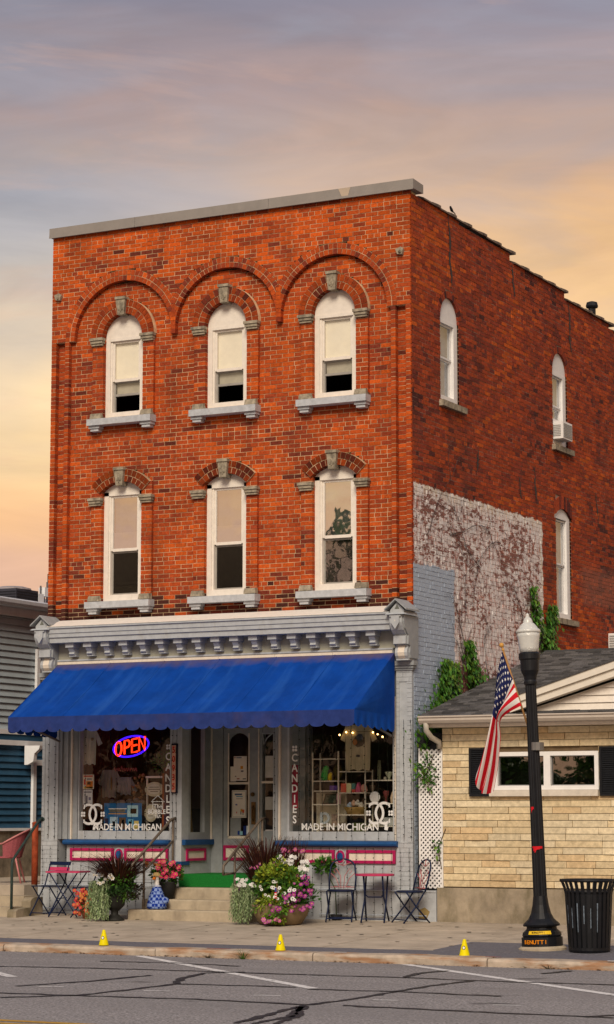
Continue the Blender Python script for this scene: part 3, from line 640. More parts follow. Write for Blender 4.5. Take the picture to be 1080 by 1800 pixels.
# windows ---------------------------------------------------------
def front_window(c, zb, kind, up, lo, part_lbl, blind_frac=1.0, gl=None):
    """window > casing, sashes, panes, blind, sill, keystone, capitals"""
    Y = .115                                 # face of the timber frame
    zs = SPR if kind == 'round' else 6.86
    x0, x1 = c - WH, c + WH
    fr = MB(); jw = .085
    fr.box(x0, x0 + jw, Y, .24, zb - .07, zs); fr.box(x1 - jw, x1, Y, .24, zb - .07, zs); fr.box(x0 + jw, x1 - jw, Y, .24, zb - .07, zb + .045)
    if kind == 'round':
        ztop = zs - .02
        n = 20; pts = [(c + WH * math.cos(math.pi * k / n), zs + WH * math.sin(math.pi * k / n)) for k in range(n + 1)]
        fr.prism(pts, 'y', Y + .005, .2)
        fr.box(x0 + jw, x1 - jw, Y - .005, .24, zs - .05, zs + .0005)
    else:
        ztop = zs - .06
        n = 12; th = math.asin(WH / SEG_R)
        pts = [(c + SEG_R * math.sin(th - 2 * th * k / n), SEG_C + SEG_R * math.cos(th - 2 * th * k / n)) for k in range(n + 1)]
        fr.prism([(x1, ztop)] + pts + [(x0, ztop)], 'y', Y, .2)
    win = part('window', fr, M_trim, bld, label=part_lbl)
    st = MB(); a, e = x0 + jw, x1 - jw
    for (sx) in (a, e - .03): st.box(sx, sx + .03, Y + .02, .22, zb + .045, ztop - (.03 if kind == 'round' else 0))
    part('stop', st, M_trim, win)
    a += .03; e -= .03; zt = ztop - .03 if kind == 'round' else ztop
    mid = zb + (zt - zb) * .46
    us = MB(); yu = Y + .035; f = .035
    us.box(a, a + f, yu, yu + .035, mid, zt); us.box(e - f, e, yu, yu + .035, mid, zt); us.box(a + f, e - f, yu, yu + .035, zt - f, zt); us.box(a + f, e - f, yu, yu + .035, mid - .012, mid + f)
    part('upper_sash', us, M_trim, win)
    p = MB(); p.box(a + f, e - f, yu + .015, yu + .019, mid + f, zt - f); part('pane', p, gl or M_glassU, win)
    ls = MB(); yl = Y + .075; lm = MATS.get('grey_sash') or mat('grey_sash', (.33, .31, .28), .6, .1)
    zl0 = zb + .045
    if lo == 'open':           # lower sash raised behind the screen opening
        z2 = zl0 + (mid - zl0) * .60
        ls.box(a, a + .03, yl, yl + .03, zl0, mid); ls.box(e - .03, e, yl, yl + .03, zl0, mid); ls.box(a + .03, e - .03, yl, yl + .03, z2 - .035, z2); ls.box(a, e, yl - .01, yl + .03, mid - .03, mid - .012)
        part('lower_sash', ls, lm, win)
        p = MB(); p.box(a + .03, e - .03, yl + .012, yl + .016, z2, mid - .03); part('pane', p, M_glassU, win)
        bl = MB(); bl.box(a + .03, e - .03, yl + .05, yl + .056, z2 + .005, mid); part('blind', bl, mat('blind_shade_copy', (.45, .42, .33), .8), win)  # darkened copy of the cream blind, shade put into its colour
    else:
        ls.box(a, a + .03, yl, yl + .03, zl0, mid - .012); ls.box(e - .03, e, yl, yl + .03, zl0, mid - .012); ls.box(a + .03, e - .03, yl, yl + .03, zl0, zl0 + .03); ls.box(a + .03, e - .03, yl, yl + .03, mid - .04, mid - .012)
        if lo == 'vent': ls.box(a + .03, e - .03, yl, yl + .03, zl0 + .17, zl0 + .21)
        part('lower_sash', ls, lm, win)
        p = MB(); p.box(a + .03, e - .03, yl - .004, yl - .002, zl0 + .03, mid - .04); part('insect_screen', p, M_glassU if lo == 'clear' else glass('dark_screened_glass', .02, (.35, .34, .31), .2, .6), win)
        bk = MB(); bk.box(a - .02, e + .02, yl + .05, yl + .056, zl0, mid)
        part('curtain', bk, mat('dark_curtain', (.17, .155, .125), .9, .5, 7) if lo != 'clear' else mat('dim_room_sheet', (.05, .04, .035), .9, .5, 5), win)  # dark sheet; in a clear sash it stands in for the unlit room
        if lo == 'vent':
            bk = MB(); bk.box(a + .03, e - .03, yl + .035, yl + .045, zl0 + .03, zl0 + .17); part('lower_panel', bk, mat('pale_panel', (.50, .47, .38), .8), win)
    if up == 'blind':
        bl = MB(); bl.box(a + .01, e - .01, yu + .05, yu + .056, mid - .02, zt + .02); part('blind', bl, M_blind, win)
    elif up == 'half':
        bl = MB(); bl.box(a + .01, e - .01, yu + .06, yu + .066, mid - .02, mid + .30); part('blind', bl, mat('pale_shade', (.66, .62, .55), .8), win)
        bl = MB(); bl.box(a + .01, e - .01, yu + .12, yu + .126, mid + .28, zt + .02); part('curtain', bl, mat('net_curtain', (.40, .42, .44), .9, .2, 8), win)
    else:
        bl = MB(); bl.box(a + .01, e - .01, yu + .06, yu + .066, mid - .02, zt + .02); part('curtain', bl, mat('net_curtain'), win)
    # stone sill on two little corbels, blocks on its ends
    s = MB(); zs0 = 8.06 if kind == 'round' else 5.09
    s.hexa([(c - .60, -.10, zs0 - .115), (c + .60, -.10, zs0 - .115), (c + .60, .12, zs0 - .115), (c - .60, .12, zs0 - .115), (c - .60, -.10, zs0 - .012), (c + .60, -.10, zs0 - .012), (c + .60, .12, zs0), (c - .60, .12, zs0)])
    part('sill', s, M_sillp, win)
    for sg in (-1, 1):
        q = MB(); u = c + sg * .485
        q.box(u - .10, u + .10, -.06, .08, zs0 - .16, zs0 - .117); q.box(u - .075, u + .075, -.04, .08, zs0 - .205, zs0 - .161); part('corbel', q, M_sillp, win)
        q = MB(); u = c + sg * .475
        q.hexa([(u - .105, -.045, zs0 + .001), (u + .105, -.045, zs0 + .001), (u + .105, .05, zs0 + .001), (u - .105, .05, zs0 + .001), (u - .095, -.03, zs0 + .085), (u + .095, -.03, zs0 + .085), (u + .095, .05, zs0 + .10), (u - .095, .05, zs0 + .10)])
        part('sill_block', q, M_stone, win)
        q = MB(); u = c + sg * .478; zc = zs if kind == 'round' else 6.76
        q.box(u - .125, u + .125, -.05, .06, zc - .04, zc + .004); q.box(u - .112, u + .112, -.032, .06, zc - .085, zc - .042); q.box(u - .103, u + .103, -.012, .06, zc - .12, zc - .087)
        part('capital', q, M_stone, win)
    kz0, kz1 = (zs + WH - .03, zs + .625) if kind == 'round' else (6.94, 7.215)
    kz1 += .0
    kk = MB(); kk.hexa([(c - .062, -.055, kz0), (c + .062, -.055, kz0), (c + .062, .1, kz0), (c - .062, .1, kz0), (c - .088, -.075, kz1), (c + .088, -.075, kz1), (c + .088, .1, kz1), (c - .088, .1, kz1)])
    kk.box(c - .095, c + .095, -.09, .05, kz1 - .03, kz1 + .012)
    for i in range(3):
        kk.ball((c + (i - 1) * .028, -.066, kz0 + .10 + .028 * (i == 1)), .020, 6, (1, .6, 1.7))
    kk.tube([(c, -.068, kz0 + .05), (c, -.068, kz0 + .11)], .009, 5)
    part('keystone', kk, M_stone, win)
front_window(CW[0], 8.12, 'round', 'blind', 'open', 'arched window above the left end of the awning, lower sash open')
front_window(CW[1], 8.12, 'round', 'blind', 'open', 'middle arched window of the top floor')
front_window(CW[2], 8.12, 'round', 'blind', 'open', 'arched top-floor window nearest the corner')
front_window(CW[0], 5.15, 'seg', 'half', 'vent', 'first-floor window with a small panel in its lower sash', gl=M_glassR)
front_window(CW[1], 5.15, 'seg', 'half', 'screen', 'middle window of the first floor with grey screen', gl=M_glassR)
front_window(CW[2], 5.15, 'seg', 'net', 'clear', 'first-floor window nearest the corner, mirroring the sky', gl=M_glassR)

def side_window(y0, y1, zb, zs, kind, ac=False):
    X = W - .035; c = (y0 + y1) / 2; hw = (y1 - y0) / 2; jw = .075
    fr = MB()
    fr.box(X - .12, X, y0, y0 + jw, zb - .05, zs); fr.box(X - .12, X, y1 - jw - .06, y1, zb - .05, zs); fr.box(X - .12, X, y0 + jw, y1 - jw - .06, zb - .05, zb + .05)
    if kind == 'round':
        n = 18; fr.prism([(c + hw * math.cos(math.pi * k / n), zs + hw * math.sin(math.pi * k / n)) for k in range(n + 1)], 'x', X - .1, X - .002)
        fr.box(X - .12, X + .003, y0 + jw, y1 - jw - .06, zs - .06, zs + .0005)
    else:
        n = 10; fr.prism([(y1, zs - .05), (y1, zs)] + [(y1 + (y0 - y1) * k / n, zs + segrise(y1 + (y0 - y1) * k / n, y0, y1)) for k in range(1, n)] + [(y0, zs), (y0, zs - .05)], 'x', X - .1, X - .001)
    win = part('window', fr, M_white, bld)
    a, e = y0 + jw, y1 - jw - .06; zt = zs - .06; mid = (zb + zt) / 2 + .05
    s = MB(); f = .03
    for za, zb2, xx in ((mid, zt, X - .04), (zb + .05, mid, X - .065)):
        s.box(xx - .03, xx, a, a + f, za, zb2); s.box(xx - .03, xx, e - f, e, za, zb2); s.box(xx - .03, xx, a + f, e - f, zb2 - f, zb2 - .001); s.box(xx - .03, xx, a + f, e - f, za + .001, za + f)
    part('sash', s, M_white, win)
    for za, zb2, xx in ((mid, zt, X - .055), (zb + .05, mid, X - .08)):
        p = MB(); p.box(xx - .004, xx, a + f, e - f, za + f, zb2 - f); part('pane', p, M_glassU, win)
    cu = MB()
    for k in range(10):
        yy = a + (e - a) * k / 10; cu.tube([(X - .15, yy + .03, zb), (X - .15, yy + .03, zt)], .035, 6)
    part('curtain', cu, mat('grey_white_curtain', (.33, .35, .38), .9, .1), win)
    sl_ = MB(); sl_.box(W - .1, W + .07, y0 - .05, y1 + .16, zb - .15, zb - .055); part('sill', sl_, M_stone, win)
for q in SWIN: side_window(*q)

# window air conditioner, a rear louvre and a roof vent ------------
ac = thing('air_conditioner', 'white window air conditioner jutting from the rear arched side window', 'air conditioner', (6.55, 6.2, 8.10))
b = MB(); b.box(6.36, 6.66, 5.97, 6.42, 8.195, 8.50); part('case', b, M_white, ac)
b = MB()
for k in range(9): b.box(6.661, 6.668, 6.0, 6.39, 8.225 + k * .028, 8.240 + k * .028)
part('grille', b, mat('grey_grille', (.35, .35, .34), .6), ac)
b = MB()
for k in range(7): b.box(6.44, 6.62, 5.964, 5.969, 8.24 + k * .03, 8.258 + k * .03)
part('side_louvre', b, mat('grey_grille'), ac)
b = MB(); b.box(6.44, 6.47, 5.98, 6.44, 8.502, 8.56); part('infill_panel', b, M_white, ac)
v = thing('wall_louvre', 'white louvred box on the brick side wall above the shingle roof', 'vent', (6.55, 8.6, 4.7))
b = MB(); b.box(6.50, 6.72, 8.55, 9.2, 4.66, 4.98); part('case', b, M_white, v)
b = MB()
for k in range(6): b.box(6.52, 6.70, 8.540, 8.549, 4.70 + k * .043, 4.725 + k * .043)
part('slat', b, mat('grey_grille'), v)
v = thing('roof_vent', 'small dark vent pipe with a cap on the roof edge', 'vent pipe', (6.2, 8.8, 10.6))
b = MB(); b.tube([(6.2, 8.8, 10.35), (6.2, 8.8, 11.14)], .07, 10); part('pipe', b, M_black, v)
b = MB(); b.lathe([(.11, 0), (.12, .03), (.10, .10), (.04, .12)], 10, (6.2, 8.8, 11.12)); part('cap', b, M_black, v)
b = MB()   # bird: body, neck, head, tail, legs in one skin
b.tube([(6.46, 1.83, 11.32), (6.46, 1.75, 11.33), (6.46, 1.67, 11.355), (6.46, 1.61, 11.40), (6.46, 1.585, 11.43), (6.46, 1.565, 11.425), (6.46, 1.54, 11.417)], [.008, .02, .042, .034, .026, .016, .003], 8)
b.tube([(6.46, 1.92, 11.30), (6.46, 1.80, 11.33), (6.46, 1.76, 11.34)], [.012, .016, .014], 5)
for s_ in (-.015, .015): b.tube([(6.46 + s_, 1.67, 11.33), (6.46 + s_, 1.67, 11.232)], .004, 4)
for i_ in range(len(b.v)): p_ = b.v[i_]; b.v[i_] = (6.46 + (p_[0] - 6.46) * .6, 1.67 + (p_[1] - 1.67) * .6, 11.178 + (p_[2] - 11.232) * .6)
single('bird', b, mat('dark_feathers', (.02, .022, .03), .6), 'small dark bird perched on the side parapet', 'bird', smooth=True)

# ---------------------------------------------------------------- shopfront
def gbricks(mb, x0, x1, y, z0, z1, m, parent, name):
    """grey painted brick face: courses in shallow relief"""
    i = 0; z = z0
    while z < z1 - .01:
        zz = min(z + Hh, z1); x = x0 - (.1 if i % 2 else 0)
        while x < x1 - .001:
            a, c = max(x, x0), min(x + .2125, x1)
            if c - a > .01: mb.box(a + .002, c - .002, y + rnd(-.001, .001), y + .03, z + .002, zz - .002)
            x += .2125
        z += Hh; i += 1
# pilasters: painted brick, sunk panel, moulded cap
for (x0, x1, lbl) in ((-.04, .27, 'left grey pilaster'), (6.235, 6.496, 'right grey pilaster')):
    b = MB(); b.box(x0 + .004, x1 - .004, -.022, .30, .17, 4.79); P_ = part('pilaster', b, M_graylt, bld, label=lbl)
    b = MB(); gbricks(b, x0, x1, -.034, .60, 1.30, M_graylt, P_, ''); gbricks(b, x0, x1, -.034, 3.66, 3.84, M_graylt, P_, '')
    gbricks(b, x0, x0 + .055, -.034, 1.30, 3.66, M_graylt, P_, ''); gbricks(b, x1 - .085, x1, -.034, 1.30, 3.66, M_graylt, P_, ''); gbricks(b, x0 + .06, x1 - .09, -.012, 1.30, 3.66, M_graylt, P_, '')
    part('painted_brickwork', b, M_graylt, P_, stuff=True)
    b = MB(); b.box(x0 - .05, x1 + .06, -.10, .05, 3.90, 3.965); b.box(x0 - .03, x1 + .04, -.075, .05, 3.86, 3.899); b.box(x0 - .012, x1 + .02, -.055, .05, 3.83, 3.859); part('pilaster_cap', b, M_gray, P_)
# plinth
for x0, x1 in ((-.06, 2.30), (4.16, 6.88)):
    b = MB(); b.box(x0, x1, -.075, .26, .10, .575); b.box(x0 - .0, x1, -.085, .26, .577, .605); part('plinth', b, M_graylt, bld)
b = MB(); b.prism([(6.60, .20), (6.72, .18), (6.78, .30), (6.70, .36), (6.62, .33)], 'y', -.079, -.0755); part('paint_chip', b, mat('bare_mustard', (.30, .22, .09), .9), bld)
# entablature
b = MB(); b.prism([(0, 4.80), (.0, 4.60), (-.10, 4.60), (-.10, 4.42), (-.36, 4.42), (-.36, 4.50), (-.385, 4.505), (-.385, 4.565), (-.40, 4.57), (-.40, 4.64), (-.425, 4.648), (-.425, 4.675), (-.08, 4.735), (-.06, 4.80)], 'x', .20, 6.30)
CN = part('cornice', b, M_graylt, bld)
b = MB(); b.hexa([(.28, -.432, 4.676), (6.22, -.432, 4.676), (6.22, -.058, 4.742), (.28, -.058, 4.742), (.28, -.430, 4.684), (6.22, -.430, 4.684), (6.22, -.058, 4.80), (.28, -.058, 4.80)]); part('flashing', b, M_trim, CN)
b = MB(); b.box(.25, 6.25, -.09, .1, 4.165, 4.598); part('frieze', b, mat('frieze_grey_green', (.40, .39, .32), .6, .1), CN)
b = MB(); b.prism([(0, 4.165), (-.13, 4.165), (-.13, 4.14), (-.11, 4.13), (-.11, 4.085), (0, 4.085)], 'x', .27, 6.23); part('architrave', b, M_graylt, CN)
b = MB()
for k in range(6): b.box(.28 + k * .99, 1.265 + k * .99, -.125, -.112, 4.088, 4.128)
part('awning_board', b, M_cream, CN)
for k in range(17):
    x = .62 + k * .3325; b = MB()
    b.box(x - .075, x + .075, -.30, -.09, 4.345, 4.418)
    b.prism([(-.09, 4.345), (-.26, 4.344), (-.255, 4.315), (-.22, 4.275), (-.235, 4.245), (-.215, 4.228), (-.09, 4.226)], 'x', x - .048, x + .048)
    b.box(x - .06, x + .06, -.20, -.09, 4.205, 4.224)
    part('bracket', b, M_graylt, CN)
class CB(MB):
    def __init__(s, a, c): super().__init__(); s.a = a; s.n = c
    def mesh(s, name, smooth=False):
        s.v = [(s.n + (x - s.a) * .76, y * .94, z if z < 4.3 else 4.3 + (z - 4.3) * .74) for x, y, z in s.v]; return super().mesh(name, smooth)
for (x0, x1) in ((-.10, .27), (6.21, 6.56)):       # the big scrolled end consoles with gabled caps
    xm = (x0 + x1) / 2; xn = .155 if xm < 1 else 6.425; b = CB(xm, xn)
    b.prism([(.1, 4.74), (-.47, 4.74), (-.47, 4.58), (-.45, 4.52), (-.41, 4.44), (-.35, 4.38), (-.30, 4.355), (-.30, 4.33), (-.33, 4.325), (-.33, 4.205), (-.24, 4.20), (-.235, 4.17), (-.27, 4.13), (-.285, 4.08), (-.27, 4.03), (-.23, 3.985), (-.23, 3.967), (.1, 3.967)], 'x', x0 + .045, x1 - .045)
    CS = part('console', b, M_graylt, CN)
    b = CB(xm, xn)
    for xx in (x0 + .012, x1 - .075): b.prism([(.1, 4.735), (-.44, 4.735), (-.44, 4.60), (-.40, 4.48), (-.33, 4.40), (-.27, 4.34), (-.285, 4.20), (-.20, 4.18), (-.22, 4.08), (-.19, 4.0), (.1, 4.0)], 'x', xx, xx + .063)
    part('console_cheek', b, M_gray, CS)
    b = CB(xm, xn); b.hexa([(x0 - .03, -.52, 4.742), (x1 + .03, -.52, 4.742), (x1 + .03, .02, 4.742), (x0 - .03, .02, 4.742), (x0, -.49, 4.775), (x1, -.49, 4.775), (x1, .02, 4.82), (x0, .02, 4.82)])
    b.prism([(x0 + .03, 4.775), (x1 - .03, 4.775), (x1 - .03, 4.84), (xm, 5.0), (x0 + .03, 4.84)], 'y', -.42, .0)
    part('console_block', b, M_graylt, CS)
    b = CB(xm, xn); t = .032
    b.prism([(x0 - .06, 4.83), (xm, 5.035), (x1 + .06, 4.83), (x1 + .06, 4.83 + t), (xm, 5.035 + t), (x0 - .06, 4.83 + t)], 'y', -.49, .02); part('gable_cap', b, M_gray, CS)
    b = CB(xm, xn); b.prism([(xm - .05, 4.86), (xm + .05, 4.86), (xm, 4.95)], 'y', -.424, -.419); part('gable_inset', b, mat('dark_green_grey', (.14, .15, .13), .7), CS)
    b = CB(xm, xn); b.prism([(xm - .085, 4.70), (xm + .085, 4.70), (xm + .085, 4.58), (xm, 4.45), (xm - .085, 4.58)], 'y', -.50, -.44); b.box(xm - .12, xm + .12, -.50, -.45, 4.70, 4.735); part('pendant', b, M_graylt, CS)
    b = CB(xm, xn); b.ball((xm, -.475, 4.62), .055, 8, (1, .5, 1)); part('console_rosette', b, M_cream, CS); b = CB(xm, xn); b.prism([(-.238, 4.185), (-.275, 4.13), (-.29, 4.08), (-.275, 4.03), (-.235, 3.99), (-.2, 4.08)], 'x', xm - .07, xm + .07); part('console_boss', b, M_cream, CS)
# wall behind and above the awning, entry soffit
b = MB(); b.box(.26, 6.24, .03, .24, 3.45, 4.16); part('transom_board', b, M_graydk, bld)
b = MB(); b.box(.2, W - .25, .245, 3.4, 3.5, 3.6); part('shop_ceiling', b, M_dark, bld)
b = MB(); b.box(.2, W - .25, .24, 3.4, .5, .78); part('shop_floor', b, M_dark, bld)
b = MB(); b.box(.2, W - .25, 3.3, 3.4, .78, 3.5); part('shop_back_wall', b, mat('brown_shop_wall', (.10, .07, .045), .9), bld)
b = MB(); b.box(2.50, 2.56, .93, 3.3, .78, 3.5); b.box(4.22, 4.28, .93, 3.3, .78, 3.5)

def bulkhead(x0, x1, xc):
    b = MB(); b.box(x0, x1, .0, .22, .605, 1.225); BK = part('bulkhead', b, M_graylt, bld)
    b = MB(); b.box(x0 + .05, x1 - .05, -.012, .0, .66, .94); b.box(x0 + .09, x1 - .09, -.018, -.0121, .70, .90); part('lower_panel', b, M_graylt, BK)
    for a, c in ((x0 + .08, xc - .10), (xc + .10, x1 - .03)):
        b = MB(); z0, z1 = .985, 1.18; t = .042
        b.box(a, c, -.035, .001, z1 - t, z1); b.box(a, c, -.035, .001, z0, z0 + t); b.box(a, a + t, -.035, .001, z0 + t, z1 - t); b.box(c - t, c, -.035, .001, z0 + t, z1 - t); part('panel_frame', b, M_mag, BK)
        b = MB(); b.box(a + t, c - t, -.016, .001, z0 + t, z1 - t); part('panel', b, M_cream, BK)
    for r0, sq, y0, m, nm in ((.108, 1.0, -.022, M_graylt, 'ring'), (.088, 1.0, -.034, M_mag, 'ring'), (.058, 1.0, -.044, M_blue, 'boss')):
        b = MB(); b.prism([(xc + r0 * .82 * math.cos(t_), 1.083 + r0 * 1.04 * math.sin(t_)) for t_ in [2 * math.pi * k / 20 for k in range(20)]], 'y', y0, .0); part(nm, b, m, BK)
    b = MB(); b.prism([(.02, 1.225), (-.05, 1.225), (-.095, 1.245), (-.105, 1.27), (-.09, 1.30), (-.05, 1.312), (.02, 1.318)], 'x', x0 - .02, x1 + .02); part('sill', b, M_blue, BK)
bulkhead(.43, 2.345, 1.42); bulkhead(4.24, 6.236, 5.30)

def jamb(xs, y0=-.0):
    for (a, c, yy, m) in xs:
        b = MB(); b.box(a, c, yy, .20, 1.319, 3.45); part('jamb', b, m, bld)
jamb([(.272, .33, -.015, M_graydk), (.33, .42, .02, M_gray), (.422, .475, .045, M_gray), (.477, .50, .012, M_cream), (.502, .60, .045, M_gray), (2.335, 2.55, -.02, M_graylt)])
jamb([(4.16, 4.235, -.02, M_gray), (4.237, 4.262, .0, M_cream), (4.264, 4.37, .045, M_gray), (6.17, 6.20, .02, M_cream), (6.202, 6.234, .03, M_gray)])
b = MB(); b.box(.43, .60, .0, .2, .605, 1.2249)
b = MB(); b.box(2.335, 2.55, -.022, .22, .605, 1.3185); POST = part('entry_post', b, M_graylt, bld)
b = MB(); b.box(2.30, 2.57, -.05, .2, .93, .985); part('post_band', b, M_blue, POST)

def display(x0, x1, lbl):
    b = MB(); z0, z1 = 1.45, 3.40
    b.box(x0 - .03, x1 + .03, .045, .16, 1.319, z0); b.box(x0 - .03, x0, .045, .16, z0, 3.45); b.box(x1, x1 + .03, .045, .16, z0, 3.45); b.box(x0, x1, .045, .16, z1, 3.45)
    D = part('display_window', b, M_graylt, bld, label=lbl)
    b = MB(); b.box(x0, x1, .085, .091, z0, z1); part('pane', b, M_glassS, D)
    b = MB(); b.box(x0 - .03, x1 + .03, .165, 1.0, 1.36, 1.42); part('display_floor', b, mat('display_boards', (.16, .13, .10), .8), D)
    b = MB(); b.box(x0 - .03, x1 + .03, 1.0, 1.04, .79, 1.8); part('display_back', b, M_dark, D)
    return D
DL = display(.62, 2.30, 'display window under the lit open sign'); DR = display(4.40, 6.14, 'display window with white shelving inside')

# lettering stuck on the panes
M_dec = mat('white_vinyl_letters', (.80, .80, .79), .6, .03)
YD = .080
def stacked(win, word, x, ztop, dz, size, lbl):
    for i, ch in enumerate(word): text_part('letter', ch, size, (x, YD, ztop - i * dz), M_dec, win, .003, sx=.9, ext=.0015)
def clover(win, x, z, r):
    b = MB()
    for k in range(4):
        t = math.pi / 4 + k * math.pi / 2
        b.prism([(x + r * .66 * math.cos(t) + r * .42 * math.cos(q), z + r * .66 * math.sin(t) + r * .42 * math.sin(q)) for q in [2 * math.pi * j / 10 for j in range(10)]], 'y', YD - .0008 * (k + 1), YD + .003)
    part('clover', b, M_dec, win)
def cc_logo(win, xc, zc, s):
    for sg in (-1, 1):
        b = MB(); pr = []
        for k in range(27):
            t = R(50) + R(260) * k / 26
            r = s
            x = xc + sg * (s * .52) + sg * -1 * 0 + (r * .92 * math.cos(t)) * (1 if sg > 0 else -1); pr.append((x, z_ := zc + r * math.sin(t)))
        for (xa, za), (xb, zb_) in zip(pr, pr[1:]):
            d = Vector((xb - xa, zb_ - za)).normalized(); nn = Vector((-d.y, d.x)) * s * .13
            b.hexa([(xa - nn.x, YD - .001 * (sg + 2), za - nn.y), (xa + nn.x, YD - .001 * (sg + 2), za + nn.y), (xb + nn.x, YD - .001 * (sg + 2), zb_ + nn.y), (xb - nn.x, YD - .001 * (sg + 2), zb_ - nn.y)] + [(xa - nn.x, YD + .003, za - nn.y), (xa + nn.x, YD + .003, za + nn.y), (xb + nn.x, YD + .003, zb_ + nn.y), (xb - nn.x, YD + .003, zb_ - nn.y)])
        for zz in (zc + s * .77, zc - s * .77):
            b.box(xc + sg * s * 1.02, xc + sg * s * 1.16, YD - .004, YD + .003, min(zz, zz - .22 * s * (1 if zz > zc else -1)), max(zz, zz - .22 * s * (1 if zz > zc else -1)))
        part('logo_ring', b, M_dec, win)
        clover(win, xc + sg * s * 1.22, zc, s * .30)
text_part('lettering', 'MADE IN MICHIGAN', .145, (1.50, YD, 1.505), M_dec, DL, .0022, sx=.95, ext=.0015, label='white words MADE IN MICHIGAN')
stacked(DL, 'CANDLES', 2.245, 2.60, .165, .165, ''); clover(DL, 2.245, 2.755, .045); cc_logo(DL, .86, 1.71, .15)
text_part('lettering', 'MADE IN MICHIGAN', .145, (5.24, YD, 1.515), M_dec, DR, .0022, sx=.98, ext=.0015, label='white words MADE IN MICHIGAN')
stacked(DR, 'CANDIES', 4.475, 2.555, .155, .165, ''); clover(DR, 4.475, 2.70, .05); cc_logo(DR, 5.90, 1.725, .15)
b = MB(); b.prism([(5.98, 1.48), (6.03, 1.47), (6.05, 1.52), (6.02, 1.56), (6.0, 1.60), (5.985, 1.56)], 'y', YD, YD + .003); b.prism([(5.92, 1.585), (5.985, 1.60), (6.01, 1.59), (5.97, 1.57)], 'y', YD, YD + .003); part('state_outline', b, M_dec, DR)
b = MB(); b.prism([(.86, 1.47), (.90, 1.46), (.92, 1.50), (.89, 1.55), (.875, 1.53)], 'y', YD, YD + .003); b.prism([(.80, 1.56), (.86, 1.57), (.88, 1.56), (.85, 1.54)], 'y', YD, YD + .003); part('state_outline', b, M_dec, DL)
text_part('lettering', 'The', .10, (2.06, YD, 1.83), M_dec, DL, .001); text_part('lettering', 'BUBBLE', .095, (2.04, YD, 1.745), M_dec, DL, .002); text_part('lettering', 'TEA', .07, (2.06, YD, 1.675), M_dec, DL, .001)
b = MB()
for a_, c_ in (((1.97, 1.90), (1.97, 1.78)), ((2.15, 1.90), (2.15, 1.78)), ((1.94, 1.905), (2.18, 1.905)), ((1.96, 1.92), (2.06, 2.0)), ((2.06, 2.0), (2.16, 1.92))): b.tube([(a_[0], YD, a_[1]), (c_[0], YD, c_[1])], .006, 4)
part('pagoda_emblem', b, M_dec, DL)
b = MB(); b.box(4.425, 4.525, .093, .095, 1.80, 2.45); part('red_backing', b, mat('crimson_vinyl', (.28, .012, .04), .6), DR)
b = MB(); b.box(2.13, 2.165, .093, .095, 1.46, 2.35); part('rust_strip', b, mat('rust_vinyl', (.22, .05, .015), .6), DL)
b = MB(); b.box(2.166, 2.30, .093, .095, 1.52, 2.30); part('dark_backing', b, mat('plum_vinyl', (.035, .015, .03), .6), DL)

# entry: left return window, rear wall, door, sidelight
b = MB(); b.box(2.50, 2.548, .02, .90, .79, 1.235); RT = part('return_bulkhead', b, M_graylt, bld)
b = MB(); b.box(2.5485, 2.61, .0, .90, 1.236, 1.318); part('sill', b, M_blue, RT)
b = MB(); t = .04; b.box(2.549, 2.575, .12, .72, 1.14, 1.14 + t); b.box(2.549, 2.575, .12, .72, .99, .99 + t); b.box(2.549, 2.575, .12, .16, 1.03, 1.14); b.box(2.549, 2.575, .68, .72, 1.03, 1.14); part('panel_frame', b, M_mag, RT)
b = MB(); b.box(2.549, 2.556, .16, .68, 1.03, 1.14); part('panel', b, M_cream, RT)
b = MB(); b.box(2.47, 2.548, .205, .26, 1.319, 3.45); b.box(2.47, 2.548, .70, .91, 1.319, 3.45); b.box(2.47, 2.548, .26, .70, 1.319, 1.43); b.box(2.47, 2.548, .26, .70, 3.3, 3.45); RW = part('return_window', b, M_gray, bld)
b = MB(); b.box(2.505, 2.51, .26, .70, 1.43, 3.3); part('pane', b, M_glassS, RW)
b = MB(); b.box(2.5485, 2.575, .885, .905, 1.319, 3.45); part('jamb_strip', b, M_cream, RW)
b = MB(); b.box(2.5, 2.755, .91, 1.02, .79, 3.5); b.box(3.40, 3.47, .905, 1.02, .79, 3.5); b.box(3.66, 4.3, .91, 1.02, .79, 3.5); b.box(3.47, 3.66, .91, 1.02, .79, 1.45); b.box(2.755, 3.40, .91, 1.02, 3.08, 3.5); b.box(3.47, 3.66, .91, 1.02, 2.98, 3.5)
part('entry_wall', b, M_gray, bld)
b = MB(); b.box(3.405, 3.425, .885, .904, .79, 3.05); part('door_trim', b, M_cream, bld)
b = MB(); b.box(4.22, 4.26, .20, .93, .79, 1.3); RR = part('return_bulkhead', b, M_graylt, bld)
b = MB(); b.box(4.22, 4.26, .205, .26, 1.3, 3.45); b.box(4.22, 4.26, .84, .91, 1.3, 3.45); b.box(4.22, 4.26, .26, .84, 3.3, 3.45); RW2 = part('return_window', b, M_gray, bld)
b = MB(); b.box(4.235, 4.24, .26, .84, 1.301, 3.3); part('pane', b, M_glassS, RW2)
b = MB()
for x0, x1, z0, z1 in ((2.765, 2.845, .80, 3.07), (3.235, 3.395, .80, 3.07), (2.845, 3.235, .80, 1.345), (2.845, 3.235, 2.985, 3.07), (2.845, 3.235, 2.175, 2.215)): b.box(x0, x1, .925, .975, z0, z1)
n = 12; arc = [(3.04 + .195 * math.cos(math.pi * k / n), 2.79 + .195 * math.sin(math.pi * k / n)) for k in range(n + 1)]
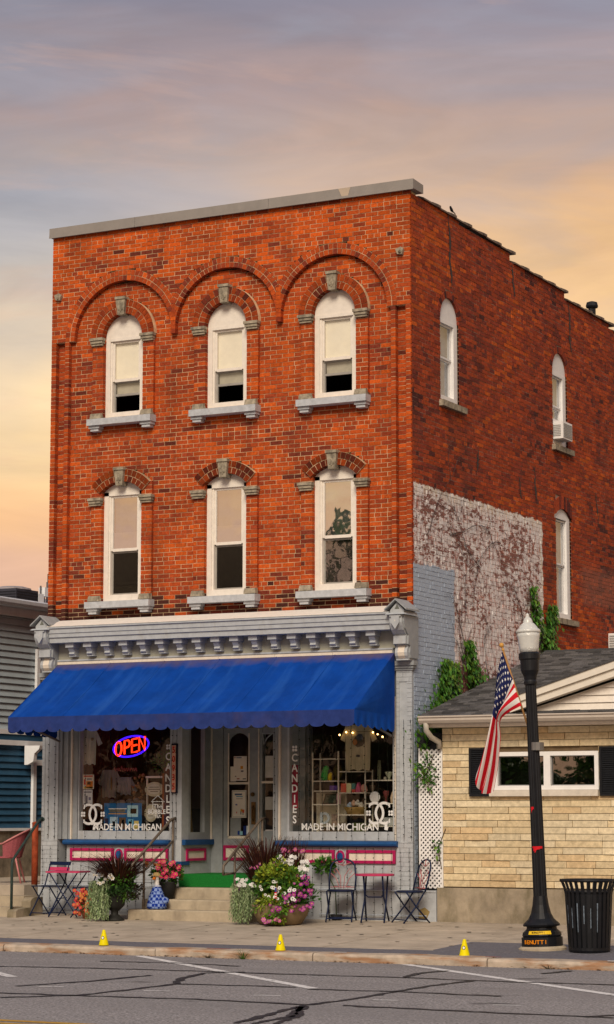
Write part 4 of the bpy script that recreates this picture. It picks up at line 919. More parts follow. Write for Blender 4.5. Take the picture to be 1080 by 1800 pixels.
for k in range(n): b.hexa([(arc[k][0], .935, arc[k][1]), (arc[k + 1][0], .935, arc[k + 1][1]), (arc[k + 1][0], .935, 2.986), (arc[k][0], .935, 2.986), (arc[k][0], .97, arc[k][1]), (arc[k + 1][0], .97, arc[k + 1][1]), (arc[k + 1][0], .97, 2.986), (arc[k][0], .97, 2.986)])
DO = part('door', b, M_gray, bld)
b = MB(); f = .022
for x0, x1, z0, z1 in ((2.845, 2.865, 1.345, 2.985), (3.215, 3.235, 1.345, 2.985), (2.845, 3.235, 1.33, 1.37), (2.865, 3.215, 2.18, 2.21)): b.box(x0, x1, .915, .9249, z0, z1)
part('glazing_bead', b, M_cream, DO)
b = MB(); b.box(2.845, 3.235, .948, .952, 1.345, 2.985); part('pane', b, M_glassS, DO)
b = MB(); t = .045; b.box(2.775, 3.23, .900, .9245, 1.225 - t, 1.225); b.box(2.775, 3.23, .900, .9245, .99, .99 + t); b.box(2.775, 2.775 + t, .900, .9245, .99 + t, 1.225 - t); b.box(3.23 - t, 3.23, .900, .9245, .99 + t, 1.225 - t); part('panel_frame', b, M_mag, DO)
b = MB(); b.box(2.82, 3.185, .908, .9245, 1.035, 1.18); part('panel', b, M_cream, DO)
b = MB(); b.ball((3.30, .90, 2.02), .035, 10); part('door_knob', b, mat('old_brass', (.16, .09, .035), .4, metal=.8), DO)
b = MB(); b.box(3.27, 3.345, .912, .9245, 1.55, 1.90); b.tube([(3.31, .915, 1.60), (3.31, .87, 1.64), (3.31, .87, 1.80), (3.31, .915, 1.84)], .012, 6); part('push_plate', b, mat('old_brass'), DO)
M_paper = mat('notice_paper', (.78, .73, .64), .8, .06)
def notice(x0, x1, z0, z1, y, parent, name='notice', marks=(), m=None):
    b = MB(); b.box(x0, x1, y, y + .002, z0, z1); o = part(name, b, m or M_paper, parent)
    for (fx0, fx1, fz0, fz1, c) in marks:
        k = MB(); k.box(x0 + (x1 - x0) * fx0, x0 + (x1 - x0) * fx1, y - .0012, y - .0002, z0 + (z1 - z0) * fz0, z0 + (z1 - z0) * fz1)
        q = part('print', k, mat('print_%02d%02d%02d' % tuple(int(v * 99) for v in c), c, .8, .05), parent)
    return o
notice(2.935, 3.17, 2.235, 2.62, .944, DO, marks=((.05, .14, .92, .97, (.3, .03, .03)), (.2, .6, .92, .96, (.1, .15, .25)), (.52, .72, .48, .60, (.62, .28, .03)), (.55, .75, .36, .42, (.1, .1, .12)), (.1, .2, .16, .2, (.15, .1, .1)), (.25, .45, .06, .10, (.3, .06, .04)), (.7, .95, .05, .1, (.15, .15, .15))))
notice(2.875, 2.975, 2.225, 2.46, .9445, DO)
notice(2.905, 3.165, 1.655, 2.085, .944, DO, marks=((.04, .96, .955, .965, (.12, .2, .2)), (.04, .96, .03, .04, (.12, .2, .2)), (.05, .07, .05, .95, (.12, .2, .2)), (.93, .95, .05, .95, (.12, .2, .2)), (.2, .7, .82, .88, (.08, .12, .22)), (.3, .75, .75, .79, (.15, .35, .45)), (.3, .75, .68, .70, (.25, .2, .2)), (.25, .38, .45, .5, (.1, .12, .3)), (.60, .72, .22, .32, (.55, .30, .04)), (.72, .86, .18, .30, (.60, .10, .04)), (.60, .66, .12, .22, (.05, .06, .1)), (.75, .8, .1, .18, (.05, .06, .1)), (.3, .36, .16, .22, (.5, .06, .04))))
notice(2.87, 3.06, 1.37, 1.66, .958, DO, m=mat('dull_paper', (.32, .33, .34), .8))
for x0, x1, z0, z1, c in ((3.01, 3.045, 1.39, 1.45, (.02, .05, .25)), (3.05, 3.10, 1.385, 1.445, (.25, .5, .6)), (3.115, 3.165, 1.385, 1.53, (.015, .03, .14)), (3.17, 3.21, 1.385, 1.53, (.6, .65, .7))): notice(x0, x1, z0, z1, .944, DO, 'sticker', m=mat('sticker_%d' % int(c[0] * 1000 + c[2] * 100), c, .6, .05))
b = MB(); b.box(3.47, 3.66, .955, .96, 1.45, 2.98); SLT = part('sidelight', b, M_glassS, bld)
for z0, z1, c in ((2.28, 2.62, (.62, .60, .56)), (1.78, 1.98, (.62, .60, .58)), (1.40, 1.47, (.74, .68, .56))): notice(3.50, 3.64, z0, z1, .9495, SLT, 'notice', m=mat('side_notice', (.62, .60, .56), .8))
b = MB(); b.box(3.46, 3.67, .90, .9545, 2.19, 2.225); part('glazing_bar', b, M_cream, SLT)
b = MB(); b.tube([(3.47, .92, 2.97), (3.49, .92, 2.80), (3.55, .92, 2.90), (3.64, .92, 2.97)], .012, 5); b.box(3.46, 3.67, .90, .954, 2.96, 2.98); part('fretwork', b, M_graylt, SLT)

# entry steps with green carpet ------------------------------------
st = thing('entry_steps', 'three worn concrete steps leading up to the shop door', 'steps', (3.2, -.5, .15))
for k, (yf, zt, xl, xr) in enumerate(((-1.0, .285, 2.20, 4.30), (-.70, .43, 2.26, 4.26), (-.40, .60, 2.32, 4.16))):
    b = MB(); yb = (-.70, -.40, .2)[k] - .002
    b.prism([(yf, .08), (yb if k < 2 else .25, .08), (yb if k < 2 else .25, zt), (yf + .02, zt), (yf, zt - .02)], 'x', xl, xr); part('step', b, M_step, st)
b = MB(); b.box(2.56, 4.22, -.10, .905, .60, .782); part('threshold', b, M_step, st)
b = MB(); b.prism([(-.135, .604), (-.108, .604), (-.108, .785), (.88, .785), (.88, .797), (-.115, .797), (-.135, .785)], 'x', 2.575, 4.15); single('door_carpet', b, mat('green_outdoor_carpet', (.012, .17, .028), .95, .25, 60, bump=.5, bscale=300), 'bright green outdoor carpet laid over the shop threshold', 'carpet')
M_rail = mat('worn_brown_rail', (.17, .135, .105), .5, .25, 20, metal=.3)
def rail(x, label):
    r_ = thing('handrail', label, 'handrail', (x, -.6, .28), group=None)
    b = MB(); b.tube([(x, -.04, 1.65), (x, -.16, 1.63), (x, -1.30, .955), (x, -1.31, .83)], .021, 8); b.tube([(x, -1.31, .83), (x, -.98, .845)], .017, 8); b.tube([(x, -.98, .845), (x, -.11, 1.30)], .017, 8); part('rail', b, M_rail, r_, True)
    for yy, z0, z1 in ((-.11, .598, 1.65), (-.96, .283, 1.15)):
        b = MB(); b.tube([(x, yy, z0), (x, yy, z1)], .019, 8); part('post', b, M_rail, r_, True)
rail(2.45, 'brown pipe handrail left of the entry steps, above the goose'); rail(4.02, 'brown pipe handrail right of the entry steps, half hidden by flowers')

# ---------------------------------------------------------------- awning
M_awn = mat('royal_blue_canvas', (.003, .050, .30), .85, .14, 3, bump=.25, bscale=90, spec=.08, stain=((.03, .13, .46), (4.5, .5, .5), .50, .76, .5))
M_val = mat('faded_blue_canvas', (.022, .042, .18), .85, .18, 6, bump=.25, bscale=90, spec=.12, stain=((.06, .045, .09), (2.5, 2.5, 2.5), .5, .72, .5))
# dust that has settled along the top hem
def top_dust(m):
    t = m.node_tree; n = t.nodes; l = t.links; bb = n['Principled BSDF']; base = bb.inputs['Base Color'].links[0].from_socket
    g_ = n.new('ShaderNodeNewGeometry'); s_ = n.new('ShaderNodeSeparateXYZ'); l.new(g_.outputs['Position'], s_.inputs[0])
    q = n.new('ShaderNodeTexNoise'); q.inputs['Scale'].default_value = 4; q.inputs['Detail'].default_value = 6; l.new(g_.outputs['Position'], q.inputs['Vector'])
    ad = n.new('ShaderNodeMath'); ad.operation = 'MULTIPLY_ADD'; l.new(q.outputs['Fac'], ad.inputs[0]); ad.inputs[1].default_value = .30; l.new(s_.outputs[2], ad.inputs[2])
    mr = n.new('ShaderNodeMapRange'); mr.inputs[1].default_value = 4.10; mr.inputs[2].default_value = 4.26; mr.inputs[4].default_value = .8; l.new(ad.outputs[0], mr.inputs[0])
    mx = n.new('ShaderNodeMix'); mx.data_type = 'RGBA'; l.new(mr.outputs[0], mx.inputs['Factor']); l.new(base, mx.inputs['A']); mx.inputs['B'].default_value = (.12, .085, .11, 1); l.new(mx.outputs['Result'], bb.inputs['Base Color'])
top_dust(M_awn)
AX0, AX1 = .30, 6.26; AYT, AYB = -.135, -1.50; AZT, AZB = 4.085, 3.195
aw = thing('awning', 'blue canvas shop awning with scalloped valance and dusty top edge', 'awning', (3.28, -.13, 2.9))
b = MB(); nu, nv = 96, 20; i0 = 0
ribs = [AX0, 1.30, 2.29, 3.28, 4.27, 5.27, AX1]
for j in range(nv + 1):
    v_ = j / nv
    for i in range(nu + 1):
        u = AX0 + (AX1 - AX0) * i / nu
        seg = max(k for k in range(6) if ribs[k] <= u + 1e-6); t = (u - ribs[seg]) / (ribs[seg + 1] - ribs[seg])
        sag = .028 * math.sin(math.pi * t) * math.sin(math.pi * v_) + .006 * math.sin(u * 9 + v_ * 5) * math.sin(math.pi * v_) + .010 * math.sin(math.pi * v_)
        sag += .010 * math.exp(-((t - .5) * 9 - (v_ - .5) * 2) ** 2) * math.sin(math.pi * v_); pk = .006 * math.exp(-((t - .5) * 2) ** 2 * 30)
        xx = u + (AX0 - .03 - AX0 if False else 0)
        b.v.append((xx, AYT + (AYB - AYT) * v_ + sag * .5, AZT + (AZB - AZT) * v_ - sag))
for j in range(nv):
    for i in range(nu):
        k = j * (nu + 1) + i; b.f.append((k, k + 1, k + nu + 2, k + nu + 1)); b.c.append((1, 1, 1))
part('canopy', b, M_awn, aw, True)
for r_ in ribs[1:-1]:
    b = MB(); prev = None
    for k in range(15):
        v_ = k / 14; sg_ = (.006 * math.sin(r_ * 9 + v_ * 5) + .010) * math.sin(math.pi * v_); y_, z_2 = AYT + (AYB - AYT) * v_ + sg_ * .5 - .002, AZT + (AZB - AZT) * v_ - sg_ + .003
        cur = ((r_ - .012, y_, z_2), (r_, y_ - .003, z_2 + .004), (r_ + .012, y_, z_2))
        if prev:
            for q in range(2): b.face([prev[q], prev[q + 1], cur[q + 1], cur[q]])
        prev = cur
    part('seam', b, M_awn, aw)
def valance(p0, p1, ztop0, ztop1, drop, n, nrm):
    b = MB(); p0 = Vector(p0); p1 = Vector(p1); per = 8
    for i in range(n * per):
        t0, t1 = i / (n * per), (i + 1) / (n * per)
        def zb(t):
            f = (t * n) % 1.0; return -drop - .050 * math.sin(math.pi * min(max(f, 0), 1)) ** .45
        a, c = p0.lerp(p1, t0), p0.lerp(p1, t1); wv = .012 * math.sin(t0 * 37), .012 * math.sin(t1 * 37)
        za, zc = ztop0 + (ztop1 - ztop0) * t0, ztop0 + (ztop1 - ztop0) * t1
        zb1 = zb(t1 - 1e-6) if (i + 1) % per == 0 else zb(t1)
        N_ = Vector(nrm)
        b.face([(a.x, a.y, za), (c.x, c.y, zc), (c.x + N_.x * wv[1], c.y + N_.y * wv[1], zc + zb1), (a.x + N_.x * wv[0], a.y + N_.y * wv[0], za + zb(t0))])
    return b
part('valance', valance((AX0, AYB, 0), (AX1, AYB, 0), AZB, AZB, .19, 25, (0, -1, 0)), M_val, aw)
for xs, nrm in ((AX0, (-1, 0, 0)), (AX1, (1, 0, 0))):
    b = MB()      # side gusset
    n = 10
    for k in range(n):
        t0, t1 = k / n, (k + 1) / n
        ya, yb = AYT + (AYB - AYT) * t0, AYT + (AYB - AYT) * t1; za, zb_ = AZT + (AZB - AZT) * t0, AZT + (AZB - AZT) * t1
        lo = lambda t: AZB + .0 - .10 * (1 - t) * 0
        m_ = 5
        for q in range(m_):
            f0, f1 = q / m_, (q + 1) / m_
            P = lambda y_, zt, f, t: (xs + nrm[0] * .03 * math.sin(math.pi * f) * math.sin(math.pi * t), y_, zt + (AZB - .05 * (1 - t) - zt) * f)
            b.face([P(ya, za, f0, t0), P(yb, zb_, f0, t1), P(yb, zb_, f1, t1), P(ya, za, f1, t0)])
    part('side_panel', b, M_awn, aw, True)
    part('side_valance', valance((xs, AYB, 0), (xs, AYT, 0), AZB + .001, AZB - .05, .19, 6, nrm), M_awn, aw)
b = MB()
for xs in (AX0 + .06, AX1 - .06):
    b.tube([(xs, -.14, 2.86), (xs, AYB + .03, AZB - .03)], .018, 6)
b.tube([(AX0 + .03, AYB + .03, AZB - .03), (AX1 - .03, AYB + .03, AZB - .03)], .018, 6)
for xs in ribs[1:-1]: b.tube([(xs, AYT - .02, AZT - .05), (xs, AYB + .03, AZB - .04)], .012, 5)
part('frame', b, mat('dull_steel', (.22, .21, .20), .5, metal=.6), aw)

# ================================================================ LEFT HOUSE (grey over navy clapboard)
hs = thing('clapboard_house', 'two-tone clapboard house, grey above and navy below, left of the brick building', 'house', (-5.5, 4, .6))
M_sid = mat('grey_clapboard', (.44, .52, .57), .7, .08, 3, bump=.15, bscale=40); M_nav = mat('navy_clapboard', (.035, .11, .20), .65, .12, 4); M_wt = mat('house_white_trim', (.82, .83, .85), .6, .05)
b = MB(); b.box(-9, -3.03, -2.0, 11, .6, 5.3); part('core', b, M_sid, hs)
z = 3.23; k = 0
while z < 5.26:
    z1 = min(z + .118, 5.27); b = MB(); b.prism([(-3.028, z), (-2.985, z), (-3.018, z1), (-3.028, z1)], 'y', -2.0, 11.0); part('clapboard', b, M_sid, hs); z += .118
z = 1.47
while z < 3.0:
    z1 = min(z + .118, 3.03); b = MB(); b.prism([(-3.028, z), (-2.985, z), (-3.018, z1), (-3.028, z1)], 'y', -2.0, 11.0); part('clapboard', b, M_nav, hs); z += .118
b = MB(); b.box(-3.06, -2.93, -2.02, 11.02, 3.14, 3.228); part('band_board', b, M_wt, hs)
b = MB(); b.box(-3.06, -2.95, -2.02, 11.02, 3.035, 3.138); part('band_navy_board', b, M_nav, hs)  # navy board between the two white bands
b = MB(); b.box(-3.06, -2.94, -2.02, 11.02, 2.945, 3.034); part('frieze_board', b, M_wt, hs)
b = MB(); b.box(-3.06, -2.955, -2.02, 11.02, 1.42, 1.468); part('water_table', b, M_wt, hs)
b = MB(); b.box(-9, -3.0, -1.9, 10.9, .55, 1.419); part('foundation', b, mat('tan_foundation_stone', (.24, .20, .15), .9, .4, 4, bump=.5, bscale=12), hs)
b = MB(); b.box(-3.05, -2.94, -2.0, 11.0, 5.272, 5.42); part('fascia', b, M_wt, hs)
b = MB(); b.prism([(-9.2, 5.425), (-2.72, 5.425), (-2.68, 5.47), (-2.68, 5.53), (-2.74, 5.56), (-9.2, 5.60)], 'y', -2.2, 11.2); part('gutter_roof', b, mat('grey_roof_edge', (.55, .56, .60), .6), hs)
b = MB(); b.box(-2.984, -2.93, 4.07, 4.17, 3.23, 4.72); part('corner_board', b, M_wt, hs)
DN = MB(); DN.box(-2.984, -2.93, 4.00, 4.10, 1.47, 2.70); DN.box(-2.984, -2.93, 4.10, 4.9, 2.60, 2.70); part('door_casing', DN, M_wt, hs)
b = MB(); b.prism([(-2.93, 2.944), (-2.60, 2.944), (-2.62, 2.88), (-2.72, 2.80), (-2.74, 2.66), (-2.86, 2.60), (-2.93, 2.60)], 'y', 3.70, 3.80); part('eave_bracket', b, M_wt, hs)
# roof plant on it
c1 = thing('condenser_unit', 'dark grey air-conditioning condenser on the roof of the left house', 'condenser', (-4.0, 4.85, 5.6))
b = MB(); b.box(-4.25, -3.6, 4.32, 5.05, 5.58, 5.90); part('case', b, mat('condenser_grey', (.05, .05, .065), .5), c1)
b = MB(); b.lathe([(.36, 0), (.35, .03), (.24, .06), (.05, .065)], 14, (-3.93, 4.68, 5.902)); part('fan_cowl', b, mat('condenser_top', (.30, .27, .28), .5), c1)
b = MB()
for k in range(5): b.box(-4.24, -3.61, 4.312, 4.319, 5.63 + k * .05, 5.65 + k * .05); b.box(-3.599, -3.592, 4.34, 5.03, 5.63 + k * .05, 5.65 + k * .05)
part('grille', b, M_black, c1)
b = MB(); b.box(-3.62, -3.595, 5.06, 5.24, 5.58, 5.86); part('service_panel', b, M_wt, c1)
c2 = thing('antenna_mast', 'cluster of small antenna boxes on masts beside the rooftop condenser', 'antenna', (-3.8, 5.5, 5.58))
for yy, z1 in ((5.28, 6.03), (5.62, 6.02), (5.50, 6.12)):
    b = MB(); b.tube([(-3.7, yy, 5.58), (-3.7, yy, z1)], .018, 6); part('mast', b, mat('mast_steel', (.20, .2, .22), .5, metal=.5), c2)
for yy in (5.38, 5.60): b = MB(); b.box(-3.76, -3.62, yy - .075, yy + .075, 5.83, 6.0); part('antenna_box', b, M_wt, c2)
b = MB(); b.tube([(-3.7, 5.42, 5.86), (-3.68, 5.38, 5.72), (-3.7, 5.33, 5.60)], .008, 4); b.tube([(-3.7, 5.52, 6.1), (-3.7, 5.52, 6.28)], .008, 4); part('cable', b, M_black, c2)
b = MB(); b.box(-5.5, -4.6, 6.6, 8.2, 5.58, 5.95); b.prism([(-5.5, 5.95), (-4.6, 5.95), (-5.05, 6.02)], 'y', 6.6, 8.2); single('roof_hatch', b, mat('hatch_grey', (.42, .40, .44), .6), 'low grey hatch on the flat roof behind the antenna masts', 'roof hatch')
rp = MB(); rp.tube([(-.135, -.06, .60), (-.135, -.06, 1.56)], .052, 12); rp.lathe([(.058, 0), (.05, .02), (.01, .035)], 12, (-.135, -.06, 1.56)); single('rusty_post', rp, mat('rust_red_paint', (.34, .065, .025), .7, .25, 12), 'rust red pipe post at the building\'s left corner', 'post', smooth=True)
hr = thing('handrail', 'dark green pipe handrail rising over the terrace steps', 'handrail', (.13, -1.05, .13))
b = MB(); b.tube([(.13, -1.08, .12), (.13, -1.08, .94), (.125, -1.06, 1.0), (-.02, -.12, 1.62), (-.02, -.04, 1.63)], .022, 8); part('rail', b, mat('dark_green_pipe', (.035, .055, .05), .45, .2, 15), hr, True)
b = MB(); b.tube([(-.02, -.04, 1.63), (-.02, -.025, 1.63)], .04, 10); part('wall_flange', b, mat('dark_green_pipe'), hr)

# ================================================================ BEIGE STONE HOUSE
bh = thing('stone_house', 'low tan stone-faced house with black shutters and grey shingle roof', 'house', (9, 2, .165))
X0, X1 = 6.97, 12.6
M_bst = mat('tan_split_stone', rough=.9, var=.18, scale=14, bump=.5, bscale=45, attr=True, stain=((.30, .22, .12), (1.5, 1.5, 3), .55, .8, .4))
WX0, WX1, WZ0, WZ1 = 7.76, 9.39, 2.055, 2.60
b = MB(); D_ = .035
for x0, x1, z0, z1 in ((X0 + .01, WX0 + .01, .65, 2.98), (WX1 - .01, X1, .65, 2.98), (WX0 + .01, WX1 - .01, .65, WZ0 + .01), (WX0 + .01, WX1 - .01, WZ1 - .01, 2.98)): b.box(x0, x1, D_, .25, z0, z1)
b.box(X0 + .01, X0 + .2, .25, 9, .65, 2.98); b.box(X1 - .2, X1, .25, 9, .65, 2.98); b.box(X0 + .01, X1, 8.8, 9.0, .65, 2.98)
WL = part('wall', b, mat('tan_mortar', (.17, .12, .07), .95, .2, 8), bh)
z = .665; i = 0
rows = 24; ch = (2.965 - .665) / rows
for i in range(rows):
    z0 = .665 + i * ch; z1 = z0 + ch - .008
    x = X0 - (.0 if i % 2 else .0); first = rnd(.12, .45)
    while x < X1 - .02:
        Lx = first if x == X0 else rnd(.38, .72); xe = min(x + Lx, X1)
        segs = [(x, xe - .008)]
        if z1 > WZ0 and z0 < WZ1:
            segs = []
            if x < WX0: segs.append((x, min(xe - .008, WX0)))
            if xe > WX1: segs.append((max(x, WX1), xe - .008))
        for a, c in segs:
            if c - a < .03: continue
            b = MB(); k = rnd(.85, 1.12); t = random.random()
            cc = (.70, .57, .36) if t < .5 else (.74, .63, .43) if t < .8 else (.64, .48, .28)
            b.col = tuple(q * k for q in cc); f = rnd(-.012, .006); n = 3; fs = [f + rnd(-.006, .006) for _ in range(n + 1)]; gs = [f + rnd(-.006, .006) for _ in range(n + 1)]
            for q in range(n):
                xa, xb = a + (c - a) * q / n, a + (c - a) * (q + 1) / n
                b.face([(xa, fs[q], z0), (xb, fs[q + 1], z0), (xb, gs[q + 1], z1), (xa, gs[q], z1)])
                b.face([(xa, gs[q], z1), (xb, gs[q + 1], z1), (xb, .04, z1), (xa, .04, z1)]); b.face([(xa, fs[q], z0), (xa, .04, z0), (xb, .04, z0), (xb, fs[q + 1], z0)])
            b.face([(a, fs[0], z0), (a, gs[0], z1), (a, .04, z1), (a, .04, z0)]); b.face([(c, fs[n], z0), (c, .04, z0), (c, .04, z1), (c, gs[n], z1)])
            part('stone', b, M_bst, WL)
        x = xe
b = MB(); b.box(6.89, X1 + .06, -.06, .25, .08, .648); part('plinth', b, M_plinth, bh)
# window with two lights
b = MB(); t = .06
b.box(WX0, WX1, -.03, .12, WZ1 - t, WZ1); b.box(WX0, WX0 + t * 1.4, -.03, .12, WZ0 + t, WZ1 - t); b.box(WX1 - t, WX1, -.03, .12, WZ0 + t, WZ1 - t); b.box(8.56, 8.66, -.03, .12, WZ0 + t, WZ1 - t); b.box(WX0, WX1, -.03, .12, WZ0, WZ0 + t)
BW = part('window', b, M_white, bh)
b = MB(); b.box(WX0 - .03, WX1 + .0, -.075, .03, WZ0 - .09, WZ0 - .003); part('sill', b, mat('cream_sill', (.66, .60, .52), .6), BW)
for x0, x1 in ((WX0 + t * 1.4, 8.56), (8.66, WX1 - t)):
    b = MB(); b.box(x0, x1, .03, .036, WZ0 + t, WZ1 - t); part('pane', b, glass('house_window_glass', .26, (.4, .4, .4), k=1.6), BW)
    b = MB(); e = .012; b.box(x0, x1, .0, .03, WZ1 - t - e, WZ1 - t); b.box(x0, x0 + e, .0, .03, WZ0 + t, WZ1 - t); b.box(x0, x1, .0, .03, WZ0 + t, WZ0 + t + e); part('glazing_strip', b, mat('grey_strip', (.3, .3, .3), .5), BW)
b = MB(); b.box(WX0 + .02, WX1 - .02, .24, .26, WZ0, WZ1); part('dark_room_sheet', b, M_dark, BW)  # dark sheet behind the panes, stands in for the unlit room
for x0, x1 in ((7.405, 7.735), (9.41, 9.74)):
    b = MB(); z0, z1 = 1.965, 2.665; f = .035
    b.box(x0, x0 + f, -.05, -.008, z0, z1); b.box(x1 - f, x1, -.05, -.008, z0, z1); b.box(x0 + f, x1 - f, -.05, -.008, z1 - f, z1); b.box(x0 + f, x1 - f, -.05, -.008, z0, z0 + f); b.box(x0 + f, x1 - f, -.0251, -.011, z0 + f, z1 - f)
    S = part('shutter', b, M_black, bh)
    nsl = 21
    for k in range(nsl):
        zz = z0 + f + (z1 - z0 - 2 * f) * (k + .5) / nsl; b = MB(); b.cbox(((x0 + x1) / 2, -.034, zz), (x1 - x0 - 2 * f, .006, .028), rx=R(-35)); part('slat', b, M_black, S)
# eaves, gutter, downspout
b = MB(); b.box(X0 - .17, X1 + .2, -.30, .05, 2.968, 3.0); b.box(X0 - .15, X1 + .2, -.30, -.27, 3.0, 3.12); part('soffit', b, M_trim, bh)
b = MB(); b.prism([(-.31, 3.02), (-.40, 3.02), (-.43, 3.06), (-.43, 3.10), (-.45, 3.105), (-.45, 3.125), (-.31, 3.125)], 'x', X0 - .20, X1 + .2); part('gutter', b, mat('tan_gutter', (.52, .46, .40), .5, .06), bh)
b = MB(); b.tube([(X0 - .10, -.37, 3.03), (X0 - .10, -.36, 2.92), (X0 - .07, -.25, 2.82), (X0 - .03, -.07, 2.76), (X0 - .03, -.05, 2.66)], .042, 8); part('downspout', b, mat('white_downspout', (.46, .42, .36), .5), bh, True)
# roof: courses of shingle tabs
def roofz(y): return 3.13 + (y + .36) * .2475
RX0 = 6.78
b = MB(); b.hexa([(RX0, -.36, 3.06), (X1 + .3, -.36, 3.06), (X1 + .3, 4.72, 4.33), (RX0, 4.72, 4.33), (RX0, -.36, roofz(-.36) - .004), (X1 + .3, -.36, roofz(-.36) - .004), (X1 + .3, 4.72, roofz(4.72) - .004), (RX0, 4.72, roofz(4.72) - .004)])
b.hexa([(RX0, 4.72, 4.33), (X1 + .3, 4.72, 4.33), (X1 + .3, 9.8, 3.06), (RX0, 9.8, 3.06), (RX0, 4.72, 4.386), (X1 + .3, 4.72, 4.386), (X1 + .3, 9.8, 3.12), (RX0, 9.8, 3.12)])
M_shin = mat('grey_asphalt_shingle', rough=.95, var=.25, scale=50, bump=.6, bscale=200, attr=True)
RF = part('roof', b, mat('shingle_underlay', (.09, .085, .085), .95), bh)
b = MB(); y = -.40; k = 0
while y < 4.70:
    x = RX0 - .02 - (.12 if k % 2 else 0) - rnd(0, .1); dy = .135
    while x < X1 + .3:
        wdt = rnd(.10, .24); c = rnd(.055, .16); b.col = (c, c * .96, c * .97)
        xa, xb = max(x, RX0 - .02), min(x + wdt, X1 + .3); lift = rnd(.008, .026)
        if xb > xa + .01: b.hexa([(xa, y, roofz(y) - .002), (xb, y, roofz(y) - .002), (xb, y + dy + .02, roofz(y + dy) - .002), (xa, y + dy + .02, roofz(y + dy) - .002), (xa, y, roofz(y) + lift), (xb, y, roofz(y) + lift), (xb, y + dy, roofz(y + dy) + .003), (xa, y + dy, roofz(y + dy) + .003)])
        x += wdt
    y += dy; k += 1
part('shingles', b, M_shin, RF, stuff=True)
b = MB(); b.col = (.07, .07, .07); b.prism([(4.60, roofz(4.6) + .012), (4.72, roofz(4.72) + .03), (4.84, roofz(4.6) + .012), (4.72, roofz(4.72) + .012)], 'x', RX0 - .02, X1 + .3); part('ridge_cap', b, M_shin, RF)
b = MB(); b.hexa([(RX0 - .02, -.36, 3.0), (RX0 + .015, -.36, 3.0), (RX0 + .015, 4.72, 4.26), (RX0 - .02, 4.72, 4.26), (RX0 - .02, -.36, 3.122), (RX0 + .015, -.36, 3.122), (RX0 + .015, 4.72, 4.37), (RX0 - .02, 4.72, 4.37)]); part('rake_board', b, M_trim, bh)
# cross gable over the front, running off to the right
GX0, GXM = 8.30, 10.9
gz = lambda x: 3.20 + (x - GX0) * .30
b = MB(); b.prism([(GX0, 3.14), (2 * GXM - GX0, 3.14), (2 * GXM - GX0, 3.16), (GXM, gz(GXM) - .06), (GX0, 3.16)], 'y', -.20, 3.5); GB = part('front_gable', b, M_trim, bh)
for k in range(8):
    z0 = 3.17 + k * .105; xl = GX0 + (z0 + .02 - 3.14) / .30; 
    if xl > GXM - .1: break
    b = MB(); xl2 = GX0 + (z0 + .115 - 3.14) / .30
    b.hexa([(xl, -.235, z0), (2 * GXM - xl, -.235, z0), (2 * GXM - xl, -.2, z0), (xl, -.2, z0), (xl2, -.212, z0 + .1), (2 * GXM - xl2, -.212, z0 + .1), (2 * GXM - xl2, -.2, z0 + .1), (xl2, -.2, z0 + .1)]); part('clapboard', b, M_trim, GB)
for sg in (1, -1):
    b = MB()
    P = lambda x, z, y_: (x if sg > 0 else 2 * GXM - x, y_, z)
    for dz0, dz1, y0_, y1_ in ((-.02, .085, -.40, -.236), (.087, .20, -.44, -.236)):
        b.hexa([P(GX0 - .1, gz(GX0 - .1) + dz0, y0_), P(GXM, gz(GXM) + dz0, y0_), P(GXM, gz(GXM) + dz0, y1_), P(GX0 - .1, gz(GX0 - .1) + dz0, y1_), P(GX0 - .1, gz(GX0 - .1) + dz1, y0_), P(GXM, gz(GXM) + dz1, y0_), P(GXM, gz(GXM) + dz1, y1_), P(GX0 - .1, gz(GX0 - .1) + dz1, y1_)])
    part('rake_board', b, mat('warm_white_trim', (.74, .69, .60), .55, .05), GB)
    b = MB(); b.hexa([P(GX0 - .2, gz(GX0 - .2) + .18, -.46), P(GXM, gz(GXM) + .202, -.46), P(GXM, gz(GXM) + .202, 4.0), P(GX0 - .2, gz(GX0 - .2) + .18, 1.2), P(GX0 - .2, gz(GX0 - .2) + .205, -.46), P(GXM, gz(GXM) + .23, -.46), P(GXM, gz(GXM) + .23, 4.0), P(GX0 - .2, gz(GX0 - .2) + .205, 1.2)]); part('gable_roof', b, mat('dark_shingle', (.08, .078, .08), .95, .3, 20), GB)
b = MB(); b.hexa([(GX0 - .0, -.40, 3.127), (X1 + .2, -.40, 3.127), (X1 + .2, -.2, 3.127), (GX0, -.2, 3.127), (GX0, -.40, 3.135), (X1 + .2, -.40, 3.135), (X1 + .2, -.236, 3.175), (GX0, -.236, 3.175)]); part('pent_roof', b, mat('dark_shingle'), GB)

